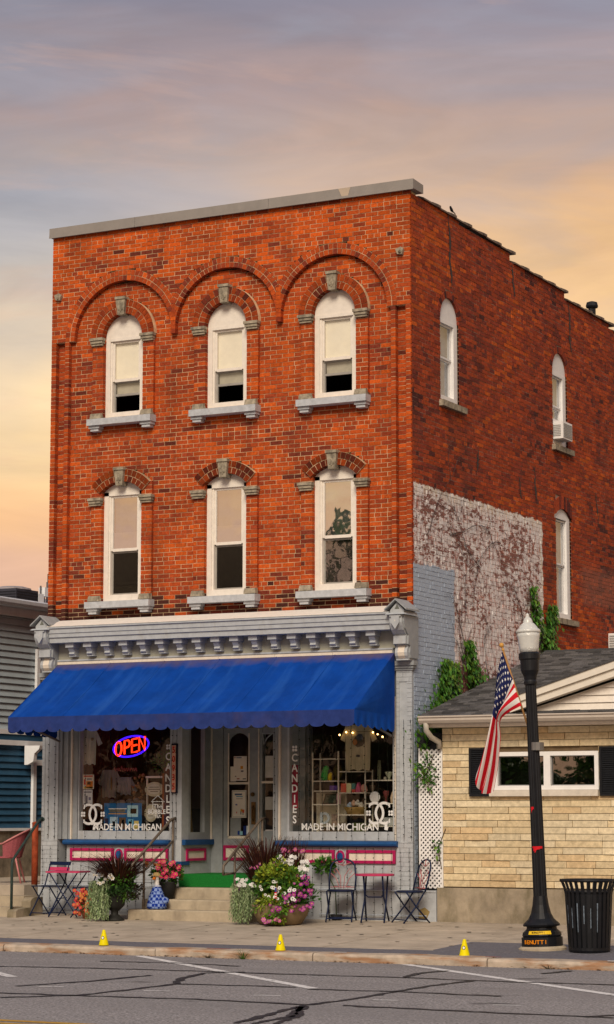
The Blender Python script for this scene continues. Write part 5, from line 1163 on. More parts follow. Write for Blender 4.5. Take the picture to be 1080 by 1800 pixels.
# lattice screen in the gap between the two buildings --------------
lt = thing('lattice_screen', 'white diagonal lattice screen filling the gap between brick and tan buildings', 'lattice', (6.79, 0, .6))
LX0, LX1, LZ0, LZ1 = 6.60, 6.955, .63, 2.66
def clipseg(x0, z0, dx, dz):
    t0, t1 = -9, 9
    for p, d, lo, hi in ((x0, dx, LX0, LX1), (z0, dz, LZ0, LZ1)):
        a, c = (lo - p) / d, (hi - p) / d
        if a > c: a, c = c, a
        t0, t1 = max(t0, a), min(t1, c)
    return (t0, t1) if t1 - t0 > .05 else None
s2 = math.sqrt(.5); hw = .017
for sg, yy in ((1, -.012), (-1, -.004)):
    off = LX0 - 3.0
    while off < LX1 + 3.0:
        c = clipseg(off, LZ0, s2 * sg, s2)
        if c:
            a = (off + c[0] * s2 * sg, LZ0 + c[0] * s2); e = (off + c[1] * s2 * sg, LZ0 + c[1] * s2)
            b = MB(); nx, nz_ = -s2 * hw, s2 * sg * hw
            q = [(a[0] + nx, a[1] + nz_), (a[0] - nx, a[1] - nz_), (e[0] - nx, e[1] - nz_), (e[0] + nx, e[1] + nz_)]
            q = [(min(max(p[0], LX0), LX1), min(max(p[1], LZ0), LZ1)) for p in q]
            b.hexa([(p[0], yy, p[1]) for p in q] + [(p[0], yy + .006, p[1]) for p in q]); part('slat', b, M_white, lt)
        off += .0735
b = MB(); b.box(LX0 - .012, LX0 + .012, -.02, .012, LZ0, LZ1 + .01); b.box(LX1 - .012, LX1 + .012, -.02, .012, LZ0, LZ1 + .01); part('frame', b, M_white, lt)
b = MB(); b.box(6.505, 6.96, .12, .14, .3, 2.9); single('gap_shade_sheet', b, mat('gap_shade_tone', (.035, .035, .035), .9), 'dark sheet added for the shade in the gap behind the white lattice', 'board')  # added dark sheet, stands in for the shade inside the gap

# ================================================================ STREET FURNITURE
# street lamp (leans a little to the left, as photographed)
lx, ly = 10.03, -3.90; lz = G(ly)
lp = bpy.data.objects.new('street_lamp', None); col.objects.link(lp); lp.location = (lx, ly, lz); lp.rotation_euler = (0, R(-2.0), 0)
tag(lp, 'black fluted street lamp with frosted acorn globe, carrying the flag', 'street lamp')
b = MB(); b.lathe([(.30, -.03), (.30, .02), (.27, .045)], 20); part('footing', b, M_step, lp)
b = MB(); b.lathe([(.255, .045), (.255, .155), (.235, .16), (.245, .18), (.235, .215), (.19, .255), (.185, .285), (.225, .29), (.232, .31), (.215, .33), (.16, .38), (.125, .45), (.102, .55), (.088, .66)], 28, flute=1, fl_amp=.015); part('base', b, M_black, lp)
b = MB(); b.lathe([(.086, .66), (.068, 3.30)], 32, flute=1, fl_amp=.10); part('pole', b, M_black, lp)
b = MB(); b.lathe([(.066, 3.28), (.085, 3.30), (.085, 3.33), (.075, 3.35), (.085, 3.40), (.115, 3.47), (.12, 3.60), (.135, 3.615), (.135, 3.68), (.12, 3.70)], 24); part('capital', b, M_black, lp, False)
mg = mat('frosted_globe', (.74, .75, .72), .25, .06, 20, spec=.6); mg.node_tree.nodes['Principled BSDF'].inputs['Transmission Weight'].default_value = .25
b = MB(); b.lathe([(.118, 3.70), (.124, 3.76), (.142, 3.90), (.148, 3.945)], 28, flute=1, fl_amp=.02); part('globe', b, mg, lp, True)
b = MB(); b.lathe([(.150, 3.946), (.158, 3.96), (.150, 3.985), (.125, 4.005), (.11, 4.03), (.085, 4.06), (.06, 4.08), (.062, 4.095), (.055, 4.11), (.045, 4.13), (.022, 4.155), (.02, 4.165), (.024, 4.175), (.012, 4.195), (.003, 4.20)], 24); part('globe_top', b, mg, lp, True)
def wrap(body, size, rad, z, a0, m, parent, name, da):
    for i, ch in enumerate(body):
        if ch == ' ': continue
        a = a0 + i * da; me = tmesh(ch, size, .001, .002)
        me.transform(Matrix.Translation((rad * math.cos(a), rad * math.sin(a), z)) @ Matrix.Rotation(a + math.pi / 2, 4, 'Z') @ Matrix.Rotation(R(90), 4, 'X')); addobj(name, me, m, parent)
M_yel = mat('yellow_sticker', (.80, .52, .02), .5, .1, 30); M_org = mat('orange_letters', (.85, .28, .01), .5)
wrap('BENUTTI', .068, .2565, .10, R(-122), M_org, lp, 'letter', R(10.5))
b = MB()
for k in range(12):
    a0, a1 = R(-112 + k * 6), R(-112 + (k + 1) * 6); zf = lambda a: .215 + .02 * math.cos((a - R(-76)) * 1.6)
    b.face([(.243 * math.cos(a0), .243 * math.sin(a0), .195), (.243 * math.cos(a1), .243 * math.sin(a1), .195), (.226 * math.cos(a1), .226 * math.sin(a1), .236), (.226 * math.cos(a0), .226 * math.sin(a0), .236)])
part('sticker', b, M_yel, lp)
wrap('BENUTTI', .035, .2365, .214, R(-98), M_black, lp, 'letter', R(6))
for z, r, s in ((1.26, .084, 1.0), (1.75, .081, .35)):
    b = MB()
    for k in range(8):
        a0, a1 = R(-125 + k * 12 * s), R(-125 + (k + 1) * 12 * s); d = [.01, .05, .07, .04, .03, .03, .02, .02][k]
        b.face([(r * math.cos(a0), r * math.sin(a0), z - d), (r * math.cos(a1), r * math.sin(a1), z - d * .8), (r * math.cos(a1), r * math.sin(a1), z + .012), (r * math.cos(a0), r * math.sin(a0), z + .012)])
    part('tape', b, mat('red_tape', (.62, .012, .02), .5), lp)

# flag on a wooden staff
fl = thing('flag', 'United States flag hanging in folds from a wooden staff on the lamp post', 'flag', (9.93, -3.9, 2.65))
A0, A1 = Vector((9.935, -3.87, 2.58)), Vector((9.575, -4.02, 3.83))
b = MB(); b.tube([A0, A1], .014, 8); part('staff', b, mat('varnished_wood', (.36, .19, .07), .5), fl, True)
b = MB(); b.ball(A1, .032, 10); b.ball(A1 - (A1 - A0).normalized() * .06, .02, 8); part('finial', b, mat('gilt_wood', (.60, .32, .08), .4), fl, True)
b = MB(); b.tube([(9.99, -3.9, 2.50), (9.99, -3.9, 2.60)], .088, 12); b.tube([A0 - Vector((0, 0, .02)), A0 + (A1 - A0) * .12], .024, 8); part('bracket', b, mat('dull_steel'), fl)
ctl = [[(9.57, 3.75), (9.47, 3.37), (9.39, 2.93), (9.30, 2.58), (9.18, 2.27)], [(9.63, 3.59), (9.51, 3.22), (9.42, 2.83), (9.32, 2.43), (9.21, 2.04)], [(9.70, 3.42), (9.55, 3.10), (9.46, 2.72), (9.38, 2.36), (9.25, 1.99)], [(9.75, 3.25), (9.54, 3.0), (9.48, 2.68), (9.41, 2.32), (9.31, 1.96)], [(9.82, 3.06), (9.52, 2.90), (9.50, 2.64), (9.46, 2.29), (9.41, 1.99)]]
def cat(p, t):
    n = len(p) - 1; t = min(max(t, 0), 1) * n; i = min(int(t), n - 1); f = t - i
    P0, P1, P2, P3 = (Vector(p[max(i - 1, 0)]), Vector(p[i]), Vector(p[i + 1]), Vector(p[min(i + 2, n)]))
    return .5 * ((2 * P1) + (P2 - P0) * f + (2 * P0 - 5 * P1 + 4 * P2 - P3) * f * f + (3 * P1 - P0 - 3 * P2 + P3) * f ** 3)
def flagpt(s, t):
    q = cat([cat(r_, t) for r_ in ctl], s)
    yh = A0.y + (A1.y - A0.y) * min(1, max(0, (q.y - A0.z) / (A1.z - A0.z)))
    amp = .075 * min(1, t * 3.2)
    return Vector((q.x, -3.98 + .05 * t + amp * math.sin(s * 13.5 + t * 2.2) + (-.02 if t > 0 else 0), q.y))
b = MB(); ns, ntt = 52, 60
R_, W_, B_ = (.56, .010, .022), (.74, .71, .68), (.012, .018, .085)
pts = [[flagpt(i / ns, j / ntt) for j in range(ntt + 1)] for i in range(ns + 1)]
for i in range(ns):
    for j in range(ntt):
        s_, t_ = (i + .5) / ns, (j + .5) / ntt
        b.col = B_ if (s_ < 7 / 13 and t_ < .42) else (R_ if int(s_ * 13) % 2 == 0 else W_)
        b.face([pts[i][j], pts[i + 1][j], pts[i + 1][j + 1], pts[i][j + 1]])
me = b.mesh('cloth'); 
import bmesh
bm = bmesh.new(); bm.from_mesh(me); bmesh.ops.remove_doubles(bm, verts=bm.verts, dist=1e-5); bm.to_mesh(me); bm.free()
me.polygons.foreach_set('use_smooth', [True] * len(me.polygons))
CL = addobj('cloth', me, mat('flag_cloth', rough=.8, var=.05, attr=True), fl)
b = MB()
for r_ in range(9):
    for k in range(6 if r_ % 2 == 0 else 5):
        s_ = (.5 + r_ * .95) / 9 * 7 / 13; t_ = .035 + (k + (.5 if r_ % 2 else 0)) * .066; c = flagpt(s_, t_)
        du = (flagpt(s_, t_ + .012) - c).normalized(); dv = (flagpt(s_ + .012, t_) - c).normalized(); nn = du.cross(dv).normalized()
        for side_ in (-.004, .004):
            b.face([c + nn * side_ + (du * math.cos(a) + dv * math.sin(a)) * (.021 if q % 2 == 0 else .009) for q, a in enumerate([2 * math.pi * z_ / 10 for z_ in range(10)])])
part('stars', b, mat('flag_star_white', (.78, .77, .75), .8, 0), CL)

# slatted steel litter bin
bn = thing('litter_bin', 'black slatted steel litter bin with flared rim beside the lamp post', 'litter bin', (10.70, -4.05, G(-4.05)), world=False)
b = MB(); b.lathe([(.24, .0), (.255, .03), (.255, .06), (.23, .062)], 24); b.lathe([(.225, .06), (.275, .74)], 24); part('liner', b, M_black, bn)
for k in range(26):
    a = 2 * math.pi * k / 26; b = MB(); pr = [(.248, .03), (.262, .25), (.278, .55), (.286, .70), (.298, .76), (.325, .83), (.338, .86)]
    for (r0, z0), (r1, z1) in zip(pr, pr[1:]):
        ca, sa = math.cos(a), math.sin(a); t = Vector((-sa, ca, 0)) * .021; n_ = Vector((ca, sa, 0)) * .004
        p0, p1 = Vector((ca * r0, sa * r0, z0)), Vector((ca * r1, sa * r1, z1))
        b.hexa([p0 - t - n_, p0 + t - n_, p0 + t + n_, p0 - t + n_, p1 - t - n_, p1 + t - n_, p1 + t + n_, p1 - t + n_])
    part('slat', b, M_black, bn)
b = MB(); b.tube([(.34 * math.cos(2 * math.pi * k / 30), .34 * math.sin(2 * math.pi * k / 30), .87) for k in range(30)], .016, 6, closed=True); part('rim', b, M_black, bn, True)
b = MB(); b.tube([(.288 * math.cos(2 * math.pi * k / 30), .288 * math.sin(2 * math.pi * k / 30), .735) for k in range(30)], .010, 6, closed=True); part('hoop', b, M_black, bn, True)
b = MB()
for k in range(7):
    a = R(-150 + k * 17); r = .283; z1 = .60 - .03 * (k % 3); z0 = .25 + .05 * ((k * 2) % 3)
    for q in range(5):
        za, zb_ = z0 + (z1 - z0) * q / 5, z0 + (z1 - z0) * (q + 1) / 5; w0 = .008 * rnd(.4, 1)
        ra, rb = .262 + (za - .25) / .3 * .016 + .006, .262 + (zb_ - .25) / .3 * .016 + .006
        b.face([(ra * math.cos(a - w0 / r), ra * math.sin(a - w0 / r), za), (ra * math.cos(a + w0 / r), ra * math.sin(a + w0 / r), za), (rb * math.cos(a + w0 / r), rb * math.sin(a + w0 / r), zb_), (rb * math.cos(a - w0 / r), rb * math.sin(a - w0 / r), zb_)])
part('scuffs', b, mat('bluish_scuff', (.16, .20, .25), .6, .3, 40), bn)

# yellow kerb cones
def cone(x, y, lbl, ch):
    t = thing('marker_cone', lbl, 'cone', (x, y, .004), world=False, group='yellow marker cones along the kerb')
    b = MB(); b.lathe([(.066, 0), (.064, .012), (.020, .19), (.017, .198), (.004, .20)], 18); part('body', b, mat('bright_yellow_plastic', (.78, .66, .0), .45, .05), t, True)
    for r0, m, d in ((.024, M_black, .001), (.015, M_dec, .002)):
        b = MB(); a = R(-78); ca, sa = math.cos(a), math.sin(a)
        for k in range(12):
            pass
        pts = []
        for k in range(14):
            q = 2 * math.pi * k / 14; z = .098 + r0 * math.sin(q); aa = a + r0 * math.cos(q) / .05; rr = .064 + (.020 - .064) * (z - .012) / .178 + d
            pts.append((rr * math.cos(aa), rr * math.sin(aa), z))
        b.face(pts); part('badge' if d < .0015 else 'badge_centre', b, m, t)
    return t
cone(4.34, -5.06, 'yellow marker cone on the kerb left of the entry steps', 'D')
cone(6.95, -5.04, 'yellow marker cone on the kerb in front of the big flower pot', 'D')
cone(9.45, -5.00, 'yellow marker cone on the kerb left of the lamp post', 'D')

# ================================================================ CAFE FURNITURE
M_nv = mat('navy_metal', (.012, .02, .06), .4, .2, 20, metal=.2); M_pk = mat('hot_pink_paint', (.52, .045, .13), .45, .12, 14); M_sc = mat('faded_pink_metal', (.46, .16, .17), .5, .1)
def bistro_chair(lbl, loc, rz):
    t = thing('bistro_chair', lbl, 'chair', loc, world=False, rz=rz, group='navy round-back bistro chairs')
    b = MB(); b.lathe([(.19, .43), (.20, .44), (.20, .455), (.17, .462)], 20); part('seat', b, M_nv, t)
    lp_ = [(-.19, .15, .44), (-.20, .20, .62), (-.185, .235, .74)] + [(.185 * math.cos(a), .24 + .045 * math.sin(a), .76 + .14 * math.sin(a)) for a in [math.pi - math.pi * k / 10 for k in range(11)]] + [(.185, .235, .74), (.20, .20, .62), (.19, .15, .44)]
    b = MB(); b.tube(lp_, .013, 6); part('back_frame', b, M_nv, t, True)
    b = MB(); r = .006
    b.tube([(-.02, .17, .47), (-.03, .21, .65), (-.10, .235, .76), (-.135, .24, .72), (-.10, .23, .69)], r, 5); b.tube([(.02, .17, .47), (.03, .21, .65), (.10, .235, .76), (.135, .24, .72), (.10, .23, .69)], r, 5)
    b.tube([(-.19, .225, .70), (-.10, .22, .62), (-.05, .19, .50), (-.12, .18, .50)], r, 5); b.tube([(.19, .225, .70), (.10, .22, .62), (.05, .19, .50), (.12, .18, .50)], r, 5)
    b.tube([(-.12, .255, .85), (0, .26, .80), (.12, .255, .85)], r, 5); b.tube([(0, .27, .90), (0, .255, .80)], r, 5); b.tube([(-.18, .17, .49), (.18, .17, .49)], r, 5)
    part('scrollwork', b, M_sc, t, True)
    for s in (-1, 1):
        b = MB(); b.tube([(s * .17, .15, .44), (s * .18, .02, .25), (s * .19, -.20, .0)], .012, 6); part('leg', b, M_nv, t, True)
        b = MB(); b.tube([(s * .185, -.15, .44), (s * .185, .0, .24), (s * .20, .22, .0)], .012, 6); part('leg', b, M_nv, t, True)
    b = MB(); b.tube([(-.19, -.16, .045), (.19, -.16, .045)], .009, 5); b.tube([(-.19, .185, .045), (.19, .185, .045)], .009, 5); part('stretcher', b, M_nv, t)
    return t
bistro_chair('navy bistro chair with pink scrolled back between the flower pot and pink table', (5.50, -.42, G(-.42)), R(18))
bistro_chair('navy bistro chair turned sideways right of the pink table, near the lattice', (6.60, -.38, G(-.38)), R(-38))
tb = thing('bistro_table', 'round pink bistro table between the two round-back chairs', 'table', (6.06, -.42, G(-.42)), world=False, rz=R(15))
b = MB(); b.lathe([(.28, .665), (.285, .67), (.285, .69), (.275, .695)], 28); part('tabletop', b, M_pk, tb)
for s in (-1, 1):
    b = MB(); b.tube([(s * .16, .16, .66), (s * .16, .06, .36), (s * .17, -.20, .0)], .013, 6); part('leg', b, M_nv, tb, True)
    b = MB(); b.tube([(s * .14, -.16, .66), (s * .14, -.05, .36), (s * .17, .21, .0)], .013, 6); part('leg', b, M_nv, tb, True)
b = MB(); b.tube([(-.14, -.04, .40), (-.1, -.02, .36), (.1, -.02, .36), (.14, -.04, .40)], .010, 5); b.tube([(-.17, -.17, .05), (.17, -.17, .05)], .009, 5); part('stretcher', b, M_nv, tb)
def slat_chair(lbl, loc, rz):
    t = thing('folding_chair', lbl, 'chair', loc, world=False, rz=rz, group='navy slatted folding chairs')
    for s in (-1, 1):
        b = MB(); b.tube([(s * .20, .24, .82), (s * .20, .12, .48), (s * .20, -.22, .0)], .011, 5); part('leg', b, M_nv, t)
        b = MB(); b.tube([(s * .18, -.18, .45), (s * .18, .20, .0)], .011, 5); part('leg', b, M_nv, t)
    for k, (y, z, m, h) in enumerate(((.245, .80, M_nv, .055), (.215, .715, M_pk, .055))):
        b = MB(); b.cbox((0, y, z), (.44, .014, h), rx=R(-19)); part('back_slat', b, m, t)
    for k in range(4):
        b = MB(); b.cbox((0, -.16 + k * .095, .455), (.40, .07, .014)); part('seat_slat', b, M_nv, t)
    b = MB(); b.tube([(-.2, -.19, .045), (.2, -.19, .045)], .008, 5); b.tube([(-.18, .17, .04), (.18, .17, .04)], .008, 5); part('stretcher', b, M_nv, t)
    return t
slat_chair('navy folding chair with a pink back slat, left of the small pink table', (.52, -.62, G(-.62)), R(-10))
slat_chair('navy folding chair seen edge-on between the small pink table and the urn', (1.33, -.75, G(-.75)), R(-75))
tb = thing('folding_table', 'small pink folding table with crossed navy legs left of the urn', 'table', (.93, -.72, G(-.72)), world=False, rz=R(8))
b = MB(); b.prism([(-.29, -.20), (-.26, -.23), (.26, -.23), (.29, -.20), (.29, .20), (.26, .23), (-.26, .23), (-.29, .20)], 'z', .672, .695); part('tabletop', b, M_pk, tb)
for yy in (-.17, .17):
    for s in (-1, 1): b = MB(); b.tube([(s * .23, yy + s * .012, .67), (-s * .25, yy + s * .012, .0)], .011, 5); part('leg', b, M_nv, tb)
b = MB(); b.tube([(-.1, -.17, .28), (-.1, .17, .28)], .008, 5); b.tube([(.2, -.17, .06), (.2, .17, .06)], .008, 5); part('stretcher', b, M_nv, tb)
# pink metal-mesh armchair on the terrace
pc = thing('patio_armchair', 'pink metal mesh armchair on the terrace left of the building', 'chair', (-1.0, .35, .60), world=False, rz=R(-62))
M_pp = mat('pale_pink_metal', (.56, .22, .22), .5, .08); M_pm = mat('pink_mesh', (.40, .11, .13), .6, .2, 60)
b = MB(); b.lathe([(.25, .40), (.27, .41), (.27, .425), (.2, .43)], 20); part('seat', b, M_pm, pc)
b = MB(); n = 14
arcb = [(.33 * math.cos(a), .05 + .30 * math.sin(a), .0) for a in [R(-10 + 200 * k / n) for k in range(n + 1)]]
ht = [.64 + .22 * math.sin(math.pi * k / n) for k in range(n + 1)]
for k in range(n):
    b.face([(arcb[k][0] * .8, arcb[k][1] * .8, .42), (arcb[k + 1][0] * .8, arcb[k + 1][1] * .8, .42), (arcb[k + 1][0], arcb[k + 1][1] + .05 * math.sin(math.pi * (k + 1) / n), ht[k + 1]), (arcb[k][0], arcb[k][1] + .05 * math.sin(math.pi * k / n), ht[k])])
part('backrest', b, M_pm, pc, True)
b = MB(); b.tube([(arcb[k][0], arcb[k][1] + .05 * math.sin(math.pi * k / n), ht[k]) for k in range(n + 1)] , .016, 6); part('top_rail', b, M_pp, pc, True)
for s in (-1, 1):
    b = MB(); b.tube([(s * .325, .0, .64), (s * .32, -.22, .62), (s * .30, -.28, .55), (s * .26, -.24, .42), (s * .30, -.30, .0)], .015, 6); part('leg', b, M_pp, pc, True)
    b = MB(); b.tube([(s * .24, .2, .42), (s * .29, .30, .0)], .015, 6); part('leg', b, M_pp, pc, True)

# ================================================================ GOOSE, PLANTS
gs = thing('goose_statue', 'white goose figure in a blue checked dress and straw hat on the steps', 'statue', (2.62, -.86, .285), world=False, rz=R(0))
b = MB(); b.lathe([(.10, .0), (.15, .02), (.155, .06), (.13, .16), (.10, .25), (.07, .32), (.048, .345)], 28, flute=1, fl_amp=.07); b.ball((.11, .03, .13), .075, 10, (1.1, 1, .8))
M_ck = mat('blue_check_cloth', (.010, .045, .32), .85, .05)
t = M_ck.node_tree; ck = t.nodes.new('ShaderNodeTexChecker'); ck.inputs['Scale'].default_value = 22; ck.inputs['Color1'].default_value = (.008, .035, .28, 1); ck.inputs['Color2'].default_value = (.22, .32, .62, 1)
gg = t.nodes.new('ShaderNodeTexCoord'); t.links.new(gg.outputs['Object'], ck.inputs['Vector']); t.links.new(ck.outputs['Color'], t.nodes['Principled BSDF'].inputs['Base Color'])
part('dress', b, M_ck, gs, True)
b = MB(); b.tube([(0, 0, .33), (0, -.005, .40), (0, -.01, .455), (0, -.03, .485)], [.045, .036, .04, .035], 12); b.ball((0, -.02, .475), .047, 10); part('neck', b, M_white, gs, True)
b = MB(); b.lathe([(.06, .335), (.075, .345), (.05, .36)], 16, flute=1, fl_amp=.12); part('collar', b, mat('pale_blue_frill', (.45, .5, .65), .8), gs, True)
b = MB(); b.tube([(0, -.06, .47), (0, -.09, .463), (0, -.125, .452)], [.026, .024, .006], 8); part('bill', b, mat('orange_bill', (.72, .20, .02), .45), gs, True)
b = MB(); b.lathe([(.085, .497), (.088, .503), (.055, .512), (.05, .535), (.035, .55), (.005, .555)], 18, (0, -.012, 0)); part('hat', b, mat('straw', (.50, .34, .14), .8, .2, 60), gs, True)

M_gr1 = mat('maroon_grass', rough=.7, var=.2, scale=9, attr=True); M_lf = mat('leaf_green', rough=.55, var=.2, scale=14, attr=True, spec=.3); M_fl = mat('petals', rough=.6, var=.08, scale=20, attr=True)
def rv():
    while True:
        v_ = Vector((rnd(-1, 1), rnd(-1, 1), rnd(-1, 1)))
        if .05 < v_.length < 1: return v_
def foliage(n, c, r, L, cols, up=.3, shell=.55):
    b = MB(); c = Vector(c); r = Vector(r)
    for i in range(n):
        d = rv(); d = d.normalized() * (shell + (1 - shell) * random.random()) if random.random() < .8 else d
        p = c + Vector((d.x * r.x, d.y * r.y, d.z * r.z)); k = rnd(.6, 1.25); q = random.choice(cols); b.col = tuple(x * k for x in q)
        b.leaf(p, Vector((d.x, d.y, d.z * .6 + up)) + rv() * .7, d + rv() * .6, L * rnd(.6, 1.3), L * rnd(.35, .6))
    return b
def clumps(n, c, r, L, cols, k=16, up=.3):
    b = MB(); c = Vector(c)
    for q in range(k):
        d = rv().normalized() * rnd(.45, 1.0); p = c + Vector((d.x * r[0], d.y * r[1], d.z * r[2])); rr = rnd(.22, .48)
        f = foliage(n // k, p, (r[0] * rr, r[1] * rr, r[2] * rr * rnd(.7, 1.5)), L * rnd(.8, 1.2), [random.choice(cols), random.choice(cols)], up, .3)
        i0 = len(b.v); b.v += f.v; b.f += [tuple(i0 + j for j in t) for t in f.f]; b.c += f.c
    return b
def grass(n, c, h, spread, cols, droop=.5, wd=.010):
    b = MB(); c = Vector(c)
    for i in range(n):
        a = rnd(0, 2 * math.pi); s = spread * math.sqrt(random.random()); H = h * rnd(.55, 1.1); k = rnd(.6, 1.3); b.col = tuple(x * k for x in random.choice(cols))
        base = c + Vector((math.cos(a), math.sin(a), 0)) * s * .25; out = Vector((math.cos(a), math.sin(a), 0)); side_ = Vector((-math.sin(a), math.cos(a), 0)) * wd; prev = None
        for q in range(5):
            t_ = q / 4; p = base + out * s * t_ * (1 + droop * t_) + Vector((0, 0, H * (t_ - droop * .45 * t_ ** 3)))
            cur = (p - side_ * (1 - t_ * .8), p + side_ * (1 - t_ * .8))
            if prev: b.face([prev[0], prev[1], cur[1], cur[0]])
            prev = cur
    return b
def flowers(pts, r, cols, centre=(.5, .35, .05), petals=6):
    b = MB()
    for p in pts:
        p = Vector(p); nrm = Vector((rnd(-.1, .5), rnd(-1, -.5), rnd(0, .7))).normalized(); a = nrm.orthogonal().normalized(); e = nrm.cross(a); k = rnd(.8, 1.1); b.col = tuple(x * k for x in random.choice(cols)); rr = r * rnd(.75, 1.25)
        for q in range(petals):
            t0 = 2 * math.pi * q / petals; t1 = t0 + 2 * math.pi / petals * .9; tm = (t0 + t1) / 2
            b.face([p, p + (a * math.cos(t0) + e * math.sin(t0)) * rr * .75 + nrm * .2 * rr, p + (a * math.cos(tm) + e * math.sin(tm)) * rr + nrm * .1 * rr, p + (a * math.cos(t1) + e * math.sin(t1)) * rr * .75 + nrm * .2 * rr])
        if centre:
            b.col = centre; b.face([p + nrm * .25 * rr + (a * math.cos(t) + e * math.sin(t)) * rr * .28 for t in [2 * math.pi * q / 6 for q in range(6)]])
    return b
def trail(n, c, rx, ry, zt, zb_, cols, L=.028, strands=60):
    b = MB(); c = Vector(c)
    for i in range(strands):
        x, y = c.x + rnd(-rx, rx), c.y + rnd(-ry, ry); z0 = zt + rnd(-.04, .05); z1 = zb_ + (zt - zb_) * rnd(0, .75) * random.random(); sw = rnd(0, 6)
        m_ = max(4, int((z0 - z1) / .022)); k = rnd(.7, 1.2); b.col = tuple(v_ * k for v_ in random.choice(cols))
        for q in range(m_):
            t_ = q / m_; p = Vector((x + .02 * math.sin(sw + t_ * 5) - .02 * t_, y - .03 * t_, z0 + (z1 - z0) * t_)); b.leaf(p, rv() * .7 + Vector((0, 0, -1)), rv(), L * rnd(.7, 1.5), L * .4)
    return b
MAR = [(.045, .012, .012), (.07, .02, .014), (.028, .011, .010), (.10, .045, .02)]
GRN = [(.04, .13, .014), (.07, .19, .018), (.10, .21, .02), (.025, .08, .012)]
LIM = [(.20, .30, .02), (.30, .36, .03), (.13, .25, .02)]
SIL = [(.24, .33, .15), (.30, .38, .20), (.16, .24, .10)]
WHT, PNK, VIO, COR, HOT = [(.74, .73, .70)], [(.50, .13, .34), (.46, .10, .25)], [(.33, .03, .26), (.42, .05, .32)], [(.62, .09, .06), (.66, .17, .06), (.60, .04, .06)], [(.62, .03, .13), (.60, .08, .16)]
# big bowl right of the steps
bp = thing('flower_pot', 'large tan bowl overflowing with purple grass and mixed flowers beside the steps', 'potted plant', (4.92, -1.20, G(-1.2)))
cx, cy = 4.92, -1.20; gz_ = G(-1.2)
b = MB(); b.lathe([(.26, 0), (.31, .02), (.39, .14), (.42, .25), (.43, .28), (.41, .30), (.36, .29)], 28, (cx, cy, gz_)); part('bowl', b, mat('tan_glazed_bowl', (.24, .175, .10), .6, .2, 5), bp, True)
b = MB(); b.lathe([(.05, 0), (.38, .0), (.20, .14), (.02, .20)], 18, (cx, cy, gz_ + .36)); part('soil', b, mat('potting_soil', (.03, .022, .015), .95), bp)
part('purple_grass', grass(620, (cx - .28, cy + .05, gz_ + .42), .98, .40, MAR, .45), M_gr1, bp, stuff=True)
part('purple_grass', grass(200, (cx + .14, cy + .20, gz_ + .45), .86, .16, MAR, .3), M_gr1, bp, stuff=True)
part('foliage', clumps(3400, (cx + .05, cy - .06, gz_ + .52), (.50, .38, .34), .075, GRN, 26), M_lf, bp, stuff=True)
part('lime_foliage', clumps(1900, (cx + .06, cy - .24, gz_ + .50), (.36, .24, .38), .07, LIM + GRN[1:3], 18), M_lf, bp, stuff=True)
part('lime_foliage', clumps(900, (cx + .04, cy - .38, gz_ + .24), (.32, .10, .22), .06, LIM + GRN[1:2], 10, -.3), M_lf, bp, stuff=True)
part('silver_trailer', trail(0, (cx - .52, cy - .18, 0), .16, .13, gz_ + .55, gz_ + .02, SIL, L=.04, strands=120), M_lf, bp, stuff=True)
part('silver_trailer', trail(0, (cx - .40, cy - .12, 0), .10, .10, gz_ + .52, gz_ + .20, SIL, strands=40), M_lf, bp, stuff=True)
def scat(n, c, r): return [(c[0] + rnd(-r[0], r[0]), c[1] + rnd(-r[1], r[1]), c[2] + rnd(-r[2], r[2])) for _ in range(n)]
part('white_flowers', flowers(scat(15, (cx + .20, cy - .16, gz_ + .92), (.17, .08, .06)) + scat(16, (cx + .44, cy - .16, gz_ + .82), (.07, .08, .13)) + scat(14, (cx - .42, cy - .25, gz_ + .60), (.18, .06, .05)), .034, WHT, None), M_fl, bp, stuff=True)
part('eyed_daisies', flowers(scat(22, (cx + .20, cy - .44, gz_ + .48), (.30, .05, .16)), .030, WHT, (.03, .012, .04), 8), M_fl, bp, stuff=True)
part('pink_flowers', flowers(scat(12, (cx - .14, cy - .28, gz_ + .84), (.28, .08, .13)) + scat(8, (cx + .2, cy, gz_ + 1.05), (.2, .1, .04)) + scat(10, (cx + .05, cy - .48, gz_ + .06), (.18, .05, .03)), .034, PNK), M_fl, bp, stuff=True)
part('violet_flowers', flowers(scat(48, (cx + .46, cy - .28, gz_ + .46), (.16, .14, .26)) + scat(16, (cx + .25, cy - .45, gz_ + .3), (.2, .05, .15)) + scat(8, (cx - .60, cy - .2, gz_ + .5), (.03, .05, .06)), .030, VIO), M_fl, bp, stuff=True)
b = MB(); q = Vector((cx + .20, cy - .50, gz_ + .34)); b.tube([q, q + Vector((0, 0, .26))], .004, 5); part('flag_stick', b, mat('varnished_wood'), bp)
b = MB()
for k in range(5): b.col = (R_, W_)[k % 2]; b.box(q.x - .035, q.x - .002, q.y - .006, q.y - .003, q.z + .05 + k * .018, q.z + .05 + (k + 1) * .018)
b.col = (.03, .05, .22); b.box(q.x - .03, q.x - .002, q.y - .006, q.y - .003, q.z + .14, q.z + .20); part('tiny_flag', b, mat('flag_cloth'), bp)
